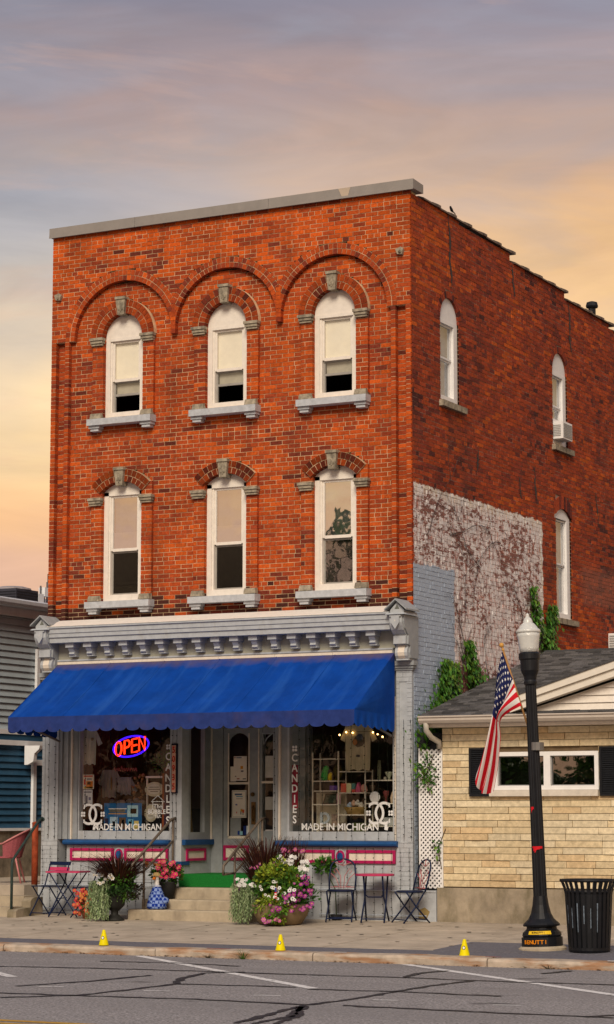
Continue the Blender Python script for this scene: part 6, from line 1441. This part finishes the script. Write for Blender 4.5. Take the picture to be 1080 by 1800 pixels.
# iron urn left of the steps
up_ = thing('planter_urn', 'dark iron urn with purple grass, white flowers and a silver trailing plant', 'potted plant', (2.12, -1.25, G(-1.25)))
cx, cy, gz_ = 2.12, -1.25, G(-1.25)
b = MB(); b.lathe([(.15, 0), (.15, .02), (.11, .05), (.055, .10), (.055, .14), (.10, .18), (.15, .23), (.165, .32), (.17, .42), (.21, .46), (.21, .475), (.17, .47)], 28, (cx, cy, gz_), flute=1, fl_amp=.04); part('urn', b, mat('dark_iron_urn', (.022, .022, .020), .6, .3, 12), up_, True)
b = MB(); b.lathe([(.02, 0), (.165, 0), (.08, .05), (.02, .07)], 14, (cx, cy, gz_ + .46)); part('soil', b, mat('potting_soil'), up_)
part('purple_grass', grass(620, (cx + .06, cy + .02, gz_ + .48), .66, .42, MAR, .6), M_gr1, up_, stuff=True)
part('foliage', clumps(2000, (cx + .06, cy - .02, gz_ + .54), (.36, .30, .24), .06, GRN + [(.02, .05, .012), (.03, .02, .012)]), M_lf, up_, stuff=True)
part('silver_trailer', trail(0, (cx - .13, cy - .20, 0), .17, .10, gz_ + .56, gz_ + .02, SIL, L=.04, strands=140), M_lf, up_, stuff=True)
part('trailer', trail(0, (cx + .20, cy - .04, 0), .05, .08, gz_ + .52, gz_ + .26, GRN[1:3], strands=18), M_lf, up_, stuff=True)
part('white_flowers', flowers(scat(12, (cx - .03, cy - .28, gz_ + .62), (.20, .05, .07)), .032, WHT), M_fl, up_, stuff=True)
cb = thing('begonia_pot', 'pot of coral red begonias between the folding chair and the urn', 'potted plant', (1.50, -1.0, G(-1.0)))
cx, cy, gz_ = 1.50, -1.0, G(-1.0)
b = MB(); b.lathe([(.09, 0), (.13, .16), (.14, .18), (.12, .18)], 16, (cx, cy, gz_)); part('pot', b, mat('terracotta', (.28, .10, .05), .8), cb, True)
part('foliage', foliage(350, (cx, cy, gz_ + .24), (.16, .15, .20), .06, GRN), M_lf, cb, stuff=True)
part('coral_flowers', flowers(scat(60, (cx - .01, cy - .08, gz_ + .24), (.16, .12, .20)), .036, COR), M_fl, cb, stuff=True)
cp = thing('begonia_pot', 'pot of hot pink flowers on the steps behind the goose', 'potted plant', (2.52, -.42, .43))
cx, cy, gz_ = 2.60, -.52, .43
b = MB(); b.lathe([(.10, 0), (.15, .24), (.16, .26), (.14, .26)], 16, (cx, cy, gz_)); part('pot', b, mat('dark_pot', (.03, .03, .03), .7), cp, True)
part('foliage', foliage(700, (cx, cy, gz_ + .38), (.26, .18, .17), .065, GRN + [(.02, .05, .012)]), M_lf, cp, stuff=True)
part('hot_pink_flowers', flowers(scat(42, (cx + .10, cy - .12, gz_ + .45), (.17, .10, .12)), .036, HOT), M_fl, cp, stuff=True)
part('orange_flowers', flowers(scat(14, (cx - .15, cy - .12, gz_ + .52), (.12, .08, .05)), .032, [(.40, .10, .03)]), M_fl, cp, stuff=True)
cg = thing('green_pot', 'low green leafy plant behind the bistro chair near the big bowl', 'potted plant', (5.32, -.25, .605))
b = MB(); b.lathe([(.07, 0), (.09, .08), (.08, .08)], 12, (5.30, -.16, .16)); part('pot', b, mat('dark_pot'), cg)
part('foliage', foliage(260, (5.10, -.16, .95), (.17, .07, .10), .075, GRN[:2]), M_lf, cg, stuff=True)
b = MB(); b.tube([(5.30, -.16, .22), (5.29, -.17, .6), (5.10, -.18, .95)], .008, 5); part('stem', b, mat('green_stem', (.05, .08, .02), .7), cg)
# kerb weeds
for x, lbl in ((1.9, 'dry weed tuft at the far left of the kerb'), (6.05, 'brown weed tuft in the kerb joint left of the grass tuft'), (6.55, 'green grass tuft growing in the kerb joint near the middle cone'), (10.65, 'flat dry weed at the kerb below the litter bin')):
    hgt = .16 if 'grass tuft' in lbl and 'green' in lbl else .08
    o = grass(60 if hgt > .1 else 30, (x, -5.29, -.10), hgt, .12, GRN if hgt > .1 else [(.10, .08, .03), (.06, .05, .02)], .6, .004)
    single('kerb_weed', o, M_lf, lbl, 'weed')

# ivy on the side wall -------------------------------------------------
def ivy(name, lbl, path, n, spread, cols, X=6.53, L=.085):
    t = thing(name, lbl, 'ivy', (X, path[0][0], path[0][1]))
    b = MB(); b.tube([(X - .01, y, z) for y, z in path], [.012] * (len(path) - 1) + [.004], 5); part('stem', b, mat('vine_stem', (.09, .06, .03), .9), t)
    b = MB(); seg = []
    for (y0, z0), (y1, z1) in zip(path, path[1:]): seg.append((y0, z0, y1, z1))
    for i in range(n):
        u = random.random() ** 1.25; k = min(int(u * len(seg)), len(seg) - 1); f = u * len(seg) - k; y0, z0, y1, z1 = seg[k]
        sp = spread * (1 - .75 * u); p = (X + rnd(.0, .10 + sp * .35), y0 + (y1 - y0) * f + random.gauss(0, sp), z0 + (z1 - z0) * f + random.gauss(0, sp * .5))
        q = rnd(.6, 1.3); b.col = tuple(v_ * q for v_ in random.choice(cols)); b.leaf(p, Vector((rnd(.1, .5), rnd(-.6, .6), -1)), Vector((1, rnd(-.5, .5), .5)), L * rnd(.6, 1.3), L * rnd(.6, .9))
    part('leaves', b, M_lf, t, stuff=True)
IV = [(.06, .19, .02), (.09, .24, .03), (.035, .12, .015), (.12, .22, .02)]
ivy('ivy', 'ivy clump climbing the grey-blue wall above the lattice', [(.45, 2.5), (.45, 2.9), (.55, 3.15), (.85, 3.4), (1.0, 3.75), (1.05, 4.02)], 1900, .30, IV)
ivy('ivy', 'thin ivy shoot on the grey-blue wall right of the big clump', [(1.2, 3.15), (1.3, 3.45), (1.42, 3.7), (1.45, 4.05)], 320, .11, IV)
ivy('ivy', 'tapering ivy spire on the whitewashed bricks above the roof edge', [(2.15, 3.25), (2.2, 3.6), (2.05, 3.9), (1.95, 4.15), (1.9, 4.42)], 950, .20, IV)
ivy('ivy', 'ivy spire on the wall right behind the lamp globe', [(5.3, 4.3), (5.3, 4.7), (5.45, 5.0), (5.5, 5.25)], 900, .17, IV)
ivy('ivy', 'slim ivy spire just left of the lamp globe', [(4.85, 4.75), (4.8, 5.05), (4.72, 5.25), (4.65, 5.5)], 380, .11, IV)
def lat_ivy(lbl, c, n, r):
    t = thing('lattice_vine', lbl, 'vine', c); b = foliage(n, c, r, .08, IV, -.2, .2); part('leaves', b, M_lf, t, stuff=True)
    b = MB(); b.tube([(c[0] + .05, -.03, c[2] - .3), (c[0], -.035, c[2]), (c[0] + .12, -.03, c[2] + .28)], .006, 5); part('stem', b, mat('vine_stem'), t)
lat_ivy('vine creeping through the upper lattice', (6.72, -.06, 2.30), 130, (.17, .05, .26)); lat_ivy('small vine sprig on the lower right of the lattice', (6.90, -.06, 1.22), 28, (.08, .04, .14))
# bare winter vines on the whitewash
bv = thing('bare_vine', 'bare brown vine stems spreading over the whitewashed brick patch', 'vine', (6.52, 2.0, 4.2))
def vine(y, z, a, L, r, depth):
    b_ = []; p = [(6.512, y, z)]
    for k in range(9): a += rnd(-.28, .28); y += math.cos(a) * L / 9; z += math.sin(a) * L / 9; p.append((6.512 + rnd(0, .012), y, z)); b_.append((y, z, a))
    BV.tube(p, [r * (1 - .07 * i) for i in range(10)], 4)
    if depth:
        for k in range(3): yy, zz, aa = random.choice(b_); vine(yy, zz, aa + random.choice((-1, 1)) * rnd(.4, 1.0), L * rnd(.35, .6), r * .6, depth - 1)
BV = MB()
for y, z, a, L, r in ((2.0, 4.1, 1.7, 1.2, .006), (1.4, 6.0, .5, 1.6, .007), (2.6, 5.6, 2.6, 1.5, .006), (.5, 5.9, .6, 1.5, .007), (3.4, 6.1, 3.0, 1.8, .007), (4.4, 4.7, 1.9, 1.0, .006), (1.8, 3.7, 1.4, 1.0, .007), (2.9, 3.8, 1.8, .8, .006)): vine(y, z, a, L, r, 2)
part('stems', BV, mat('bare_vine_bark', (.06, .045, .045), .9), bv, stuff=True)

# ================================================================ SIGNS AND SHOP GOODS
nsn = thing('neon_sign', 'red and blue lit neon sign reading OPEN in the left shop window', 'neon sign', (1.5, .14, 2.6))
M_nr = mat('red_neon', (1.0, .03, .004), .4, 0, emit=1.5); M_nb = mat('blue_neon', (.035, .006, .9), .4, 0, emit=1.2)
sx, sz = 1.52, 2.775; rot = R(10)
def NP(x, z): return (sx + x * math.cos(rot) - z * math.sin(rot), .14, sz + x * math.sin(rot) + z * math.cos(rot))
b = MB(); b.tube([NP(.33 * math.cos(t), .155 * math.sin(t)) for t in [2 * math.pi * k / 40 for k in range(40)]], .014, 6, closed=True); part('oval_tube', b, M_nb, nsn, True)
def NL(pts, ox):
    b = MB(); b.tube([Vector(NP(ox + x * 1.05 + z * .18, z)) + Vector((0, -.03, 0)) for x, z in pts], .015, 6); part('letter_tube', b, M_nr, nsn, True)
NL([(.055 * math.cos(R(90 + 18 * k)), .105 * math.sin(R(90 + 18 * k))) for k in range(21)], -.215)
NL([(-.045, -.105), (-.045, .105), (.02, .10), (.048, .065), (.045, .02), (.015, -.005), (-.045, -.005)], -.055)
NL([(.055, .10), (-.045, .10), (-.045, -.105), (.055, -.105)], .085); NL([(-.045, .0), (.045, .0)], .085)
NL([(-.05, -.105), (-.05, .105), (.05, -.105), (.05, .105)], .225)
b = MB(); b.box(1.2, 1.23, .15, .17, 2.72, 2.75); b.tube([NP(-.25, .0), (1.25, .2, 3.4)], .004, 4); b.tube([NP(.25, .1), (1.8, .2, 3.4)], .004, 4); part('hanger', b, M_black, nsn)
b = MB(); b.tube([(1.20 + .012 * k * 1.0, .15, 2.41 + .03 * math.sin(k * 1.7) + (.03 if k in (0, 12, 13, 28) else 0)) for k in range(37)], .006, 5); single('script_neon', b, mat('unlit_pink_neon', (.45, .10, .09), .5), 'small unlit pink script neon below the OPEN sign', 'neon sign')
ns = thing('number_sign', 'tall narrow house number sign reading 50935 beside the candle window', 'number sign', (2.44, -.04, 2.0))
b = MB(); b.box(2.375, 2.48, -.048, -.021, 2.03, 2.80); part('frame', b, mat('navy_black_frame', (.012, .012, .03), .5), ns)
b = MB(); b.box(2.385, 2.455, -.053, -.0485, 2.05, 2.775); part('face', b, mat('pinkish_plaque', (.62, .36, .26), .6, .2, 9, stain=((.70, .22, .03), (9, 9, 5), .55, .7, .6)), ns)
for i, ch in enumerate('50935'): text_part('digit', ch, .135, (2.42, -.0545, 2.70 - i * .142), mat('red_digit', (.50, .02, .012), .5), ns, .004, sx=.75)
M_sh = mat('white_wire_shelf', (.78, .73, .60), .5, .05)
sh = thing('shelf_rack', 'white open wire shelving full of gifts in the right display window', 'shelf', (5.3, .5, 1.42))
for x, zt in ((4.64, 2.64), (5.08, 2.66), (5.53, 2.38), (6.0, 2.38)):
    for y in (.36, .62): b = MB(); b.box(x - .009, x + .009, y - .009, y + .009, 1.421, zt); part('upright', b, M_sh, sh)
SHV = [(4.64, 5.08, 2.545), (4.64, 5.08, 2.21), (4.64, 5.08, 2.06), (4.64, 5.08, 1.855), (5.08, 5.53, 2.35), (5.08, 5.53, 2.03), (5.08, 5.53, 1.70), (5.53, 6.0, 2.215), (5.53, 6.0, 1.87), (5.53, 6.0, 1.53), (4.64, 5.08, 1.53)]
for x0, x1, z in SHV: b = MB(); b.box(x0 + .0095, x1 - .0095, .352, .628, z - .009, z + .006); part('shelf', b, M_sh, sh)
def good(name, lbl, cat_, mb, c, rough=.6, var=.1, smooth=False):
    c = tuple(min(.85, v_ * 1.6) for v_ in c)  # goods colours raised, standing in for light inside the shop
    return single(name, mb, mat('goods_%s' % abs(hash((c, rough))) if False else 'goods_%03d_%03d_%03d' % tuple(int(v_ * 999) for v_ in c), c, rough, var, 20), lbl, cat_, smooth)
def bx_(x0, x1, z0, z1, y0=.40, y1=.55): b = MB(); b.box(x0, x1, y0, y1, z0, z1); return b
b = MB(); b.tube([(4.80, .45, 2.216), (4.80, .45, 2.30), (4.81, .45, 2.37), (4.82, .45, 2.42)], [.055, .06, .05, .045], 10); b.ball((4.835, .44, 2.405), .045, 8); good('toy_figure', 'bright green toy figure on the top left shelf', 'toy', b, (.0, .26, .03), smooth=True)
b = MB(); b.tube([(4.895, .44, 2.216), (4.895, .44, 2.28), (4.90, .44, 2.32)], [.035, .035, .03], 8); b.ball((4.91, .435, 2.315), .028, 8); good('toy_figure', 'small yellow toy figure next to the green one', 'toy', b, (.62, .40, .0), smooth=True)
b = MB(); b.ball((5.0, .5, 2.35), .085, 10, (1, .6, 1.3)); b.lathe([(.03, 0), (.05, .02), (.03, .05)], 10, (4.99, .5, 2.216)); good('lamp_ornament', 'dark bronze ornament at the right of the top left shelf', 'ornament', b, (.07, .055, .015), smooth=True)
good('box', 'purple gift box on the second left shelf', 'box', bx_(4.91, 5.06, 2.066, 2.14), (.10, .05, .24))
good('box', 'coral box at the left of the middle shelf', 'box', bx_(5.10, 5.19, 2.036, 2.17), (.60, .10, .06)); good('box', 'cream box beside the coral box', 'box', bx_(5.195, 5.275, 2.036, 2.175), (.66, .54, .30)); good('box', 'teal box beside the cream box', 'box', bx_(5.28, 5.335, 2.085, 2.17), (.07, .20, .18)); good('box', 'small red box below the teal box', 'box', bx_(5.28, 5.335, 2.036, 2.082), (.5, .05, .04))
b = MB(); b.prism([(5.34, 2.036), (5.41, 2.036), (5.41, 2.10), (5.375, 2.19), (5.34, 2.10)], 'y', .42, .5); good('toy_house', 'pink pointed toy house on the middle shelf', 'toy', b, (.52, .10, .20))
b = MB(); b.ball((5.46, .46, 2.10), .055, 8, (1, .7, 1.2)); b.ball((5.50, .45, 2.07), .03, 6); good('soft_toy', 'pinkish soft toy at the right of the middle shelf', 'toy', b, (.52, .28, .22), smooth=True)
pf = thing('framed_picture', 'dark framed picture of a landscape leaning on the left shelf', 'picture', (4.88, .45, 1.86))
b = MB(); b.hexa([(4.77, .44, 1.862), (5.0, .44, 1.862), (5.0, .46, 1.862), (4.77, .46, 1.862), (4.79, .50, 2.02), (5.02, .50, 2.02), (5.02, .52, 2.02), (4.79, .52, 2.02)]); part('frame', b, mat('dark_wood', (.06, .03, .015), .5), pf)
b = MB(); b.face([(4.79, .4395, 1.88), (4.985, .4395, 1.88), (5.0, .492, 2.005), (4.805, .492, 2.005)]); part('print', b, mat('muted_landscape', (.09, .12, .08), .6, .6, 30), pf)
good('card', 'pink card right of the framed picture', 'card', bx_(5.0, 5.065, 1.862, 2.02, .46, .465), (.52, .34, .36))
b = MB(); b.lathe([(.12, 0), (.18, .10), (.185, .11), (.17, .10)], 18, (5.31, .48, 1.706)); bk_ = good('basket', 'woven tan basket on the lower middle shelf', 'basket', b, (.26, .17, .05), smooth=True)
for k, (x, z, c) in enumerate(((5.22, 1.84, (.30, .42, .55)), (5.28, 1.87, (.55, .36, .26)), (5.35, 1.875, (.60, .56, .48)), (5.41, 1.84, (.52, .50, .42)))):
    b = MB(); b.ball((x, .46, z), .05, 8, (1, .8, .8)); b.ball((x + .02, .43, z + .03), .025, 6); good('soft_toy', ['blue', 'peach', 'white', 'pale grey'][k] + ' soft toy in the woven basket', 'toy', b, c, smooth=True)
b = MB(); b.prism([(5.66 + .085 * math.cos(t), 1.965 + .085 * math.sin(t)) for t in [2 * math.pi * k / 20 for k in range(20)]], 'y', .42, .432); pl_ = good('plate', 'round white lettered plate on the right shelf', 'plate', b, (.58, .60, .54))
b = MB(); b.tube([(5.83, .46, 1.876), (5.83, .46, 1.94), (5.83, .46, 1.97), (5.83, .46, 2.03), (5.83, .46, 2.06)], [.04, .006, .03, .05, .042], 10); good('goblet', 'dark red goblet on the right shelf', 'goblet', b, (.10, .02, .02), .2, smooth=True)
b = MB(); b.tube([(5.94, .46, 1.876), (5.92, .46, 1.95), (5.95, .46, 2.03), (5.97, .46, 2.08)], [.03, .02, .025, .005], 8); good('figurine', 'slender pale figurine at the right end of the shelf', 'figurine', b, (.42, .32, .22), smooth=True)
b = MB(); b.lathe([(.02, 0), (.02, .03), (.06, .10), (.065, .12), (.055, .12)], 14, (5.88, .46, 2.222)); good('bowl', 'pale green glass bowl on the upper right shelf', 'bowl', b, (.34, .36, .26), .3, smooth=True)
b = MB(); b.tube([(5.70, .5, 2.222), (5.70, .5, 2.40), (5.70, .5, 2.52)], [.03, .032, .022], 10); good('vase', 'tall greenish vase on the upper right shelf', 'vase', b, (.20, .21, .13), .3, smooth=True)
b = MB(); b.ball((5.97, .48, 2.255), .035, 8); b.ball((5.80, .5, 2.245), .03, 8); 
good('jar', 'pale round jar at the end of the upper right shelf', 'jar', b, (.36, .34, .28), smooth=True)
o = text_part('letter_plaque', 'D', .24, (4.83, .40, 1.64), mat('pale_blue_white', (.50, .56, .58), .6), None, .008, ext=.012); tag(o, 'pale gothic letter D plaque standing on the bottom left shelf', 'letter'); 
good('photo', 'sepia portrait photograph beside the letter D', 'picture', bx_(4.92, 5.065, 1.54, 1.71, .44, .45), (.22, .16, .12), .6, .5)
good('box', 'dark green box on the bottom middle shelf', 'box', bx_(5.30, 5.50, 1.43, 1.58), (.05, .06, .015)); good('card', 'tall cream board behind the left shelves', 'board', bx_(4.55, 5.06, 1.43, 2.04, .66, .67), (.50, .46, .36))
good('card', 'stack of grey cards on the bottom right shelf', 'cards', bx_(5.80, 5.97, 1.54, 1.66, .42, .52), (.30, .31, .30)); good('dish', 'pale dish on the bottom right shelf', 'dish', bx_(5.58, 5.74, 1.54, 1.60, .42, .52), (.45, .43, .36))
def shirt(name, lbl, x0, x1, zt, zb_, y, c, prints):
    t = thing(name, lbl, 'shirt', ((x0 + x1) / 2, y, zb_)); b = MB(); xm = (x0 + x1) / 2; n = 14
    for i in range(n):
        for j in range(10):
            def P(i_, j_):
                f = j_ / 10; wdt = (x1 - x0) / 2 * (1 + .05 * math.sin(f * 3)); xx = xm + (i_ / n * 2 - 1) * wdt; return (xx, y + .012 * math.sin(i_ * 1.7) * f - .02, zt + (zb_ - zt) * f - .012 * math.sin(i_ * 1.1) * (f > .9))
            b.face([P(i, j), P(i + 1, j), P(i + 1, j + 1), P(i, j + 1)])
    for s in (-1, 1):
        xs = xm + s * (x1 - x0) / 2; b.face([(xs, y - .02, zt), (xs + s * .11, y, zt - .22), (xs + s * .03, y, zt - .26), (xs, y - .02, zt - .14)])
    part('cloth', b, mat('goods_%03d_%03d_%03d' % tuple(int(v_ * 999) for v_ in c), c, .9, .1), t)
    for k, (px, pz, rx, rz_, pcx) in enumerate(prints):
        b = MB(); b.prism([(px + rx * math.cos(q) * rnd(.8, 1.1), pz + rz_ * math.sin(q) * rnd(.8, 1.1)) for q in [2 * math.pi * m_ / 14 for m_ in range(14)]], 'y', y - .042 - .001 * k, y - .038); part('print', b, mat('shirtprint_%d_%d' % (k, int(x0 * 10)), pcx, .8), t)
    b = MB(); b.tube([(xm - .12, y - .01, zt), (xm, y, zt + .06), (xm + .12, y - .01, zt)], .006, 5); b.tube([(xm, y, zt + .06), (xm, y, 3.48)], .004, 4); part('hanger', b, M_black, t)
shirt('hanging_shirt', 'beige printed t-shirt hanging in the right display window', 5.26, 5.66, 3.05, 2.37, .28, (.50, .45, .30), [(5.48, 2.80, .10, .09, (.10, .07, .04)), (5.42, 2.79, .04, .05, (.50, .18, .03)), (5.50, 2.86, .06, .05, (.06, .08, .10)), (5.47, 2.58, .035, .02, (.05, .05, .05))])
shirt('hanging_shirt', 'plain white t-shirt hanging at the left edge of the left window', .60, .84, 3.05, 2.50, .20, (.50, .47, .42), [(.78, 2.9, .03, .03, (.25, .18, .12))])
shirt('hanging_apron', 'grey apron hanging deeper in the left window', .72, .98, 2.42, 1.98, .60, (.26, .25, .22), [(.90, 2.2, .015, .12, (.24, .14, .05))])
shirt('hanging_apron', 'narrow grey apron hanging behind the script neon', 1.06, 1.26, 2.30, 2.02, .60, (.24, .24, .23), [])
def wposter(name, lbl, x0, x1, z0, z1, y, c, marks):
    t = thing(name, lbl, 'poster', ((x0 + x1) / 2, y, z0)); notice(x0, x1, z0, z1, y, t, 'sheet', marks, mat('poster_%d' % int(x0 * 100), c, .7, .08)); return t
wposter('window_poster', 'orange illustrated flyer taped at the left edge of the left window', .655, .865, 2.11, 2.335, .094, (.66, .58, .48), ((.08, .88, .84, .95, (.45, .05, .03)), (.3, .9, .05, .55, (.66, .20, .03)), (.1, .26, .3, .68, (.55, .02, .02)), (.35, .8, .62, .76, (.25, .25, .28)), (.1, .9, .03, .14, (.62, .40, .04)), (.4, .7, .3, .5, (.70, .36, .16))))
wposter('window_poster', 'grey and white printed flyer below the orange flyer', .66, .84, 1.86, 2.10, .094, (.48, .48, .50), ((.3, .5, .1, .6, (.10, .10, .14)), (.6, .85, .3, .5, (.12, .12, .2)), (.08, .9, .78, .88, (.2, .2, .24)), (.1, .9, .03, .12, (.14, .14, .18)), (.1, .25, .2, .7, (.3, .3, .32))))
bp_ = wposter('puzzle_display', 'blue puzzle display board low in the left window', 1.02, 1.72, 1.45, 1.885, .16, (.012, .10, .26), ((.14, .56, .66, .78, (.10, .10, .09)), (.12, .60, .78, .81, (.6, .6, .58)), (.12, .60, .60, .63, (.50, .25, .04)), (.62, .90, .50, .92, (.30, .50, .58)), (.70, .86, .62, .80, (.60, .10, .20)), (.16, .36, .08, .50, (.30, .42, .52)), (.22, .30, .16, .34, (.6, .6, .58)), (.40, .58, .05, .48, (.10, .055, .03)), (.47, .54, .22, .40, (.25, .30, .06)), (.64, .78, .08, .42, (.12, .35, .50)), (.66, .74, .12, .34, (.55, .05, .05)), (.80, .92, .06, .36, (.60, .48, .15)), (.02, .12, .1, .45, (.02, .02, .05))))
gc = thing('glass_cabinet', 'pale framed glass cabinet in the left window behind the plates', 'cabinet', (1.85, .5, 1.42))
for x in (1.64, 2.06, 2.16):
    b = MB(); b.box(x - .012, x + .012, .44, .464, 1.421, 2.28); part('post', b, M_sh, gc)
b = MB(); b.box(1.62, 2.18, .42, .72, 2.281, 2.31); part('top', b, M_sh, gc); b = MB(); b.box(1.66, 2.14, .46, .70, 1.86, 1.872); part('shelf', b, M_sh, gc)
for nm, lbl, x, z, rx, rz_ in (('oval_plate', 'cream oval lettered plate in the glass cabinet', 1.86, 2.10, .175, .115), ('oval_plate', 'round cream lettered plate at the bottom of the glass cabinet', 1.80, 1.725, .115, .135)):
    t = thing(nm, lbl, 'plate', (x, .30, z - rz_)); b = MB(); b.prism([(x + rx * math.cos(q), z + rz_ * math.sin(q)) for q in [2 * math.pi * m_ / 24 for m_ in range(24)]], 'y', .30, .312); part('plate', b, mat('cream_ceramic', (.62, .56, .40), .4, .1), t)
    b = MB(); b.prism([(x + rx * .72 * math.cos(q), z + rz_ * .70 * math.sin(q)) for q in [2 * math.pi * m_ / 24 for m_ in range(24)]], 'y', .296, .2999); part('well', b, mat('cream_ceramic_well', (.68, .64, .54), .4, .1), t)
    b = MB()
    for k in range(3): b.box(x - rx * (.5, .6, .4)[k], x + rx * (.5, .6, .4)[k], .2945, .2958, z + rz_ * (.3 - .3 * k) - .006, z + rz_ * (.3 - .3 * k) + .004)
    part('inscription', b, mat('brown_ink', (.16, .12, .08), .7), t)
b = foliage(260, (1.92, .60, 2.52), (.26, .16, .16), .08, GRN + LIM[:1]); t = thing('trailing_houseplant', 'dim trailing houseplant on top of the glass cabinet', 'plant', (1.92, .6, 2.31)); part('leaves', b, M_lf, t, stuff=True); b = MB(); b.lathe([(.06, 0), (.09, .14), (.08, .14)], 12, (1.95, .6, 2.312)); part('pot', b, mat('red_pot', (.16, .03, .02), .6), t)
b = MB()
for k in range(26): b.ball((1.36 + rnd(-.1, .12), .55 + rnd(0, .1), 1.95 + rnd(0, .40)), rnd(.015, .035), 6)
good('trinket_strand', 'cluster of brown and amber trinkets hanging behind the puzzle board', 'trinkets', b, (.22, .11, .045))
b = MB()
for k in range(9): b.ball((.95 + k * .075, .5 + rnd(-.05, .05), 1.90 + rnd(-.02, .03)), rnd(.04, .06), 8, (1, .8, .8))
good('plush_pile', 'row of dim grey plush toys under the hanging aprons', 'toys', b, (.12, .11, .09), smooth=True)
t = thing('shop_mannequin', 'dim dressed figure stand seen through the entry side window', 'display stand', (2.30, .55, 1.42))
b = MB(); b.tube([(2.30, .5, 1.43), (2.30, .5, 1.65), (2.31, .5, 1.95), (2.31, .5, 2.12)], [.14, .12, .09, .04], 12); part('body', b, mat('ochre_cloth', (.22, .15, .05), .9, .4, 9), t, True)
b = MB(); b.ball((2.22, .38, 2.10), .08, 8); b.ball((2.24, .30, 1.52), .07, 8, (1.2, 1, .7)); part('flowers', b, mat('hot_red_silk', (.52, .03, .05), .7), t, True)
t = thing('fairy_lights', 'string of small warm lit bulbs at the top of the right display window', 'string lights', (5.4, .22, 2.95))
bw = [(5.16, 2.90), (5.27, 2.94), (5.38, 2.93), (5.72, 2.93), (5.80, 2.90), (5.88, 2.86)]
b = MB(); b.tube([(x_, .24, z_ + .015) for x_, z_ in bw], .003, 4); part('wire', b, M_black, t)
for x_, z_ in bw: b = MB(); b.ball((x_, .24, z_), .014, 8); part('bulb', b, mat('warm_bulb', (1.0, .55, .18), .4, 0, emit=4), t, True)
# net of string lights over the shopfront ---------------------------
def net(lbl, xs, z0, z1, y, cross=()):
    t = thing('string_lights', lbl, 'string lights', (xs[0], y, z0)); b = MB(); k = MB()
    for x in xs:
        p = [(x + .008 * math.sin(z * 9 + x * 5), y, z0 + (z1 - z0) * i / 8) for i, z in enumerate([z0 + (z1 - z0) * i / 8 for i in range(9)])]; b.tube(p, .0030, 3)
        z = z0 + rnd(.02, .1)
        while z < z1: k.cbox((x + rnd(-.008, .008), y - .006, z), (.016, .012, .011), ry=rnd(-.5, .5)); z += .13
    for z in cross: b.tube([(x, y - .004, z + .008 * math.sin(x * 11)) for x in xs], .0030, 3)
    part('wire', b, mat('dark_green_wire', (.012, .018, .012), .6), t); part('bulbs', k, mat('dark_green_wire'), t, stuff=True)
net('light net over the left bulkhead below the candle window', [.05 + .145 * k for k in range(17)], .20, 1.22, -.115)
net('light net over the right bulkhead below the candy window', [4.30 + .145 * k for k in range(17)], .20, 1.22, -.115)
net('light strings hanging in front of the candle window', [.10, .22, .80, 1.08, 1.38, 1.66, 1.92, 2.18, 2.40, 2.47], 1.32, 3.1, -.05)
net('light strings hanging in front of the candy window', [4.20, 4.62, 4.80, 5.02, 5.25, 5.50, 5.72, 5.95, 6.10, 6.21, 6.36, 6.48], 1.32, 3.1, -.05)
lb = thing('conduit_frame', 'thin pale conduit frames along the grey base behind the cafe tables', 'conduit', (3, -.12, .2))
for x0, x1 in ((.05, 1.9), (5.0, 6.75)):
    for z in (.24, .60): b = MB(); b.tube([(x0, -.13, z), (x1, -.13, z)], .009, 5); part('conduit', b, mat('pale_conduit', (.40, .45, .52), .5), lb)
# trees across the street, seen only as reflections ------------------
M_tr = mat('bark', (.07, .05, .035), .9, .3, 8)
for k, (x, y, h, r) in enumerate(((-22.5, -45, 12.2, 3.2), (-29, -47, 11.5, 4.2), (-33.5, -45, 6.5, 3.2), (-17.6, -45.5, 13.4, 3.0), (-38, -50, 8, 4), (-26, -56, 10.5, 4.2), (-15, -47, 5.0, 3.0), (-10.8, -46, 4.3, 2.0), (-6.6, -47, 4.6, 2.2), (-3, -48, 4.2, 2.0))):
    t = thing('tree', 'broad leafy tree across the street, %s from the corner' % ('first second third fourth fifth sixth seventh eighth ninth tenth'.split()[k]), 'tree', (x, y, 0), group='trees across the street')
    b = MB(); b.tube([(x, y, -.1), (x + .1, y, h * .35), (x - .1, y + .1, h * .6), (x, y, h * .85)], [.28, .22, .14, .04], 8)
    for q in range(6): a = q * 1.05; b.tube([(x, y, h * (.35 + .05 * q)), (x + math.cos(a) * r * .6, y + math.sin(a) * r * .6, h * (.55 + .05 * q))], [.10, .03], 6)
    part('trunk', b, M_tr, t); b = MB()
    for q in range(22):
        d = rv(); c = Vector((x + d.x * r * .8, y + d.y * r * .8, h * .62 + d.z * h * .34)); rr = r * rnd(.22, .42)
        for _ in range(110):
            e = rv().normalized() * rr * rnd(.6, 1.05); kk = rnd(.6, 1.2); b.col = tuple(v_ * kk for v_ in random.choice(GRN)); b.leaf(c + e, rv(), e, .42, .3)
    part('crown', b, M_lf, t, stuff=True)
for o in bpy.data.objects:
    if '_w' in o: del o['_w']
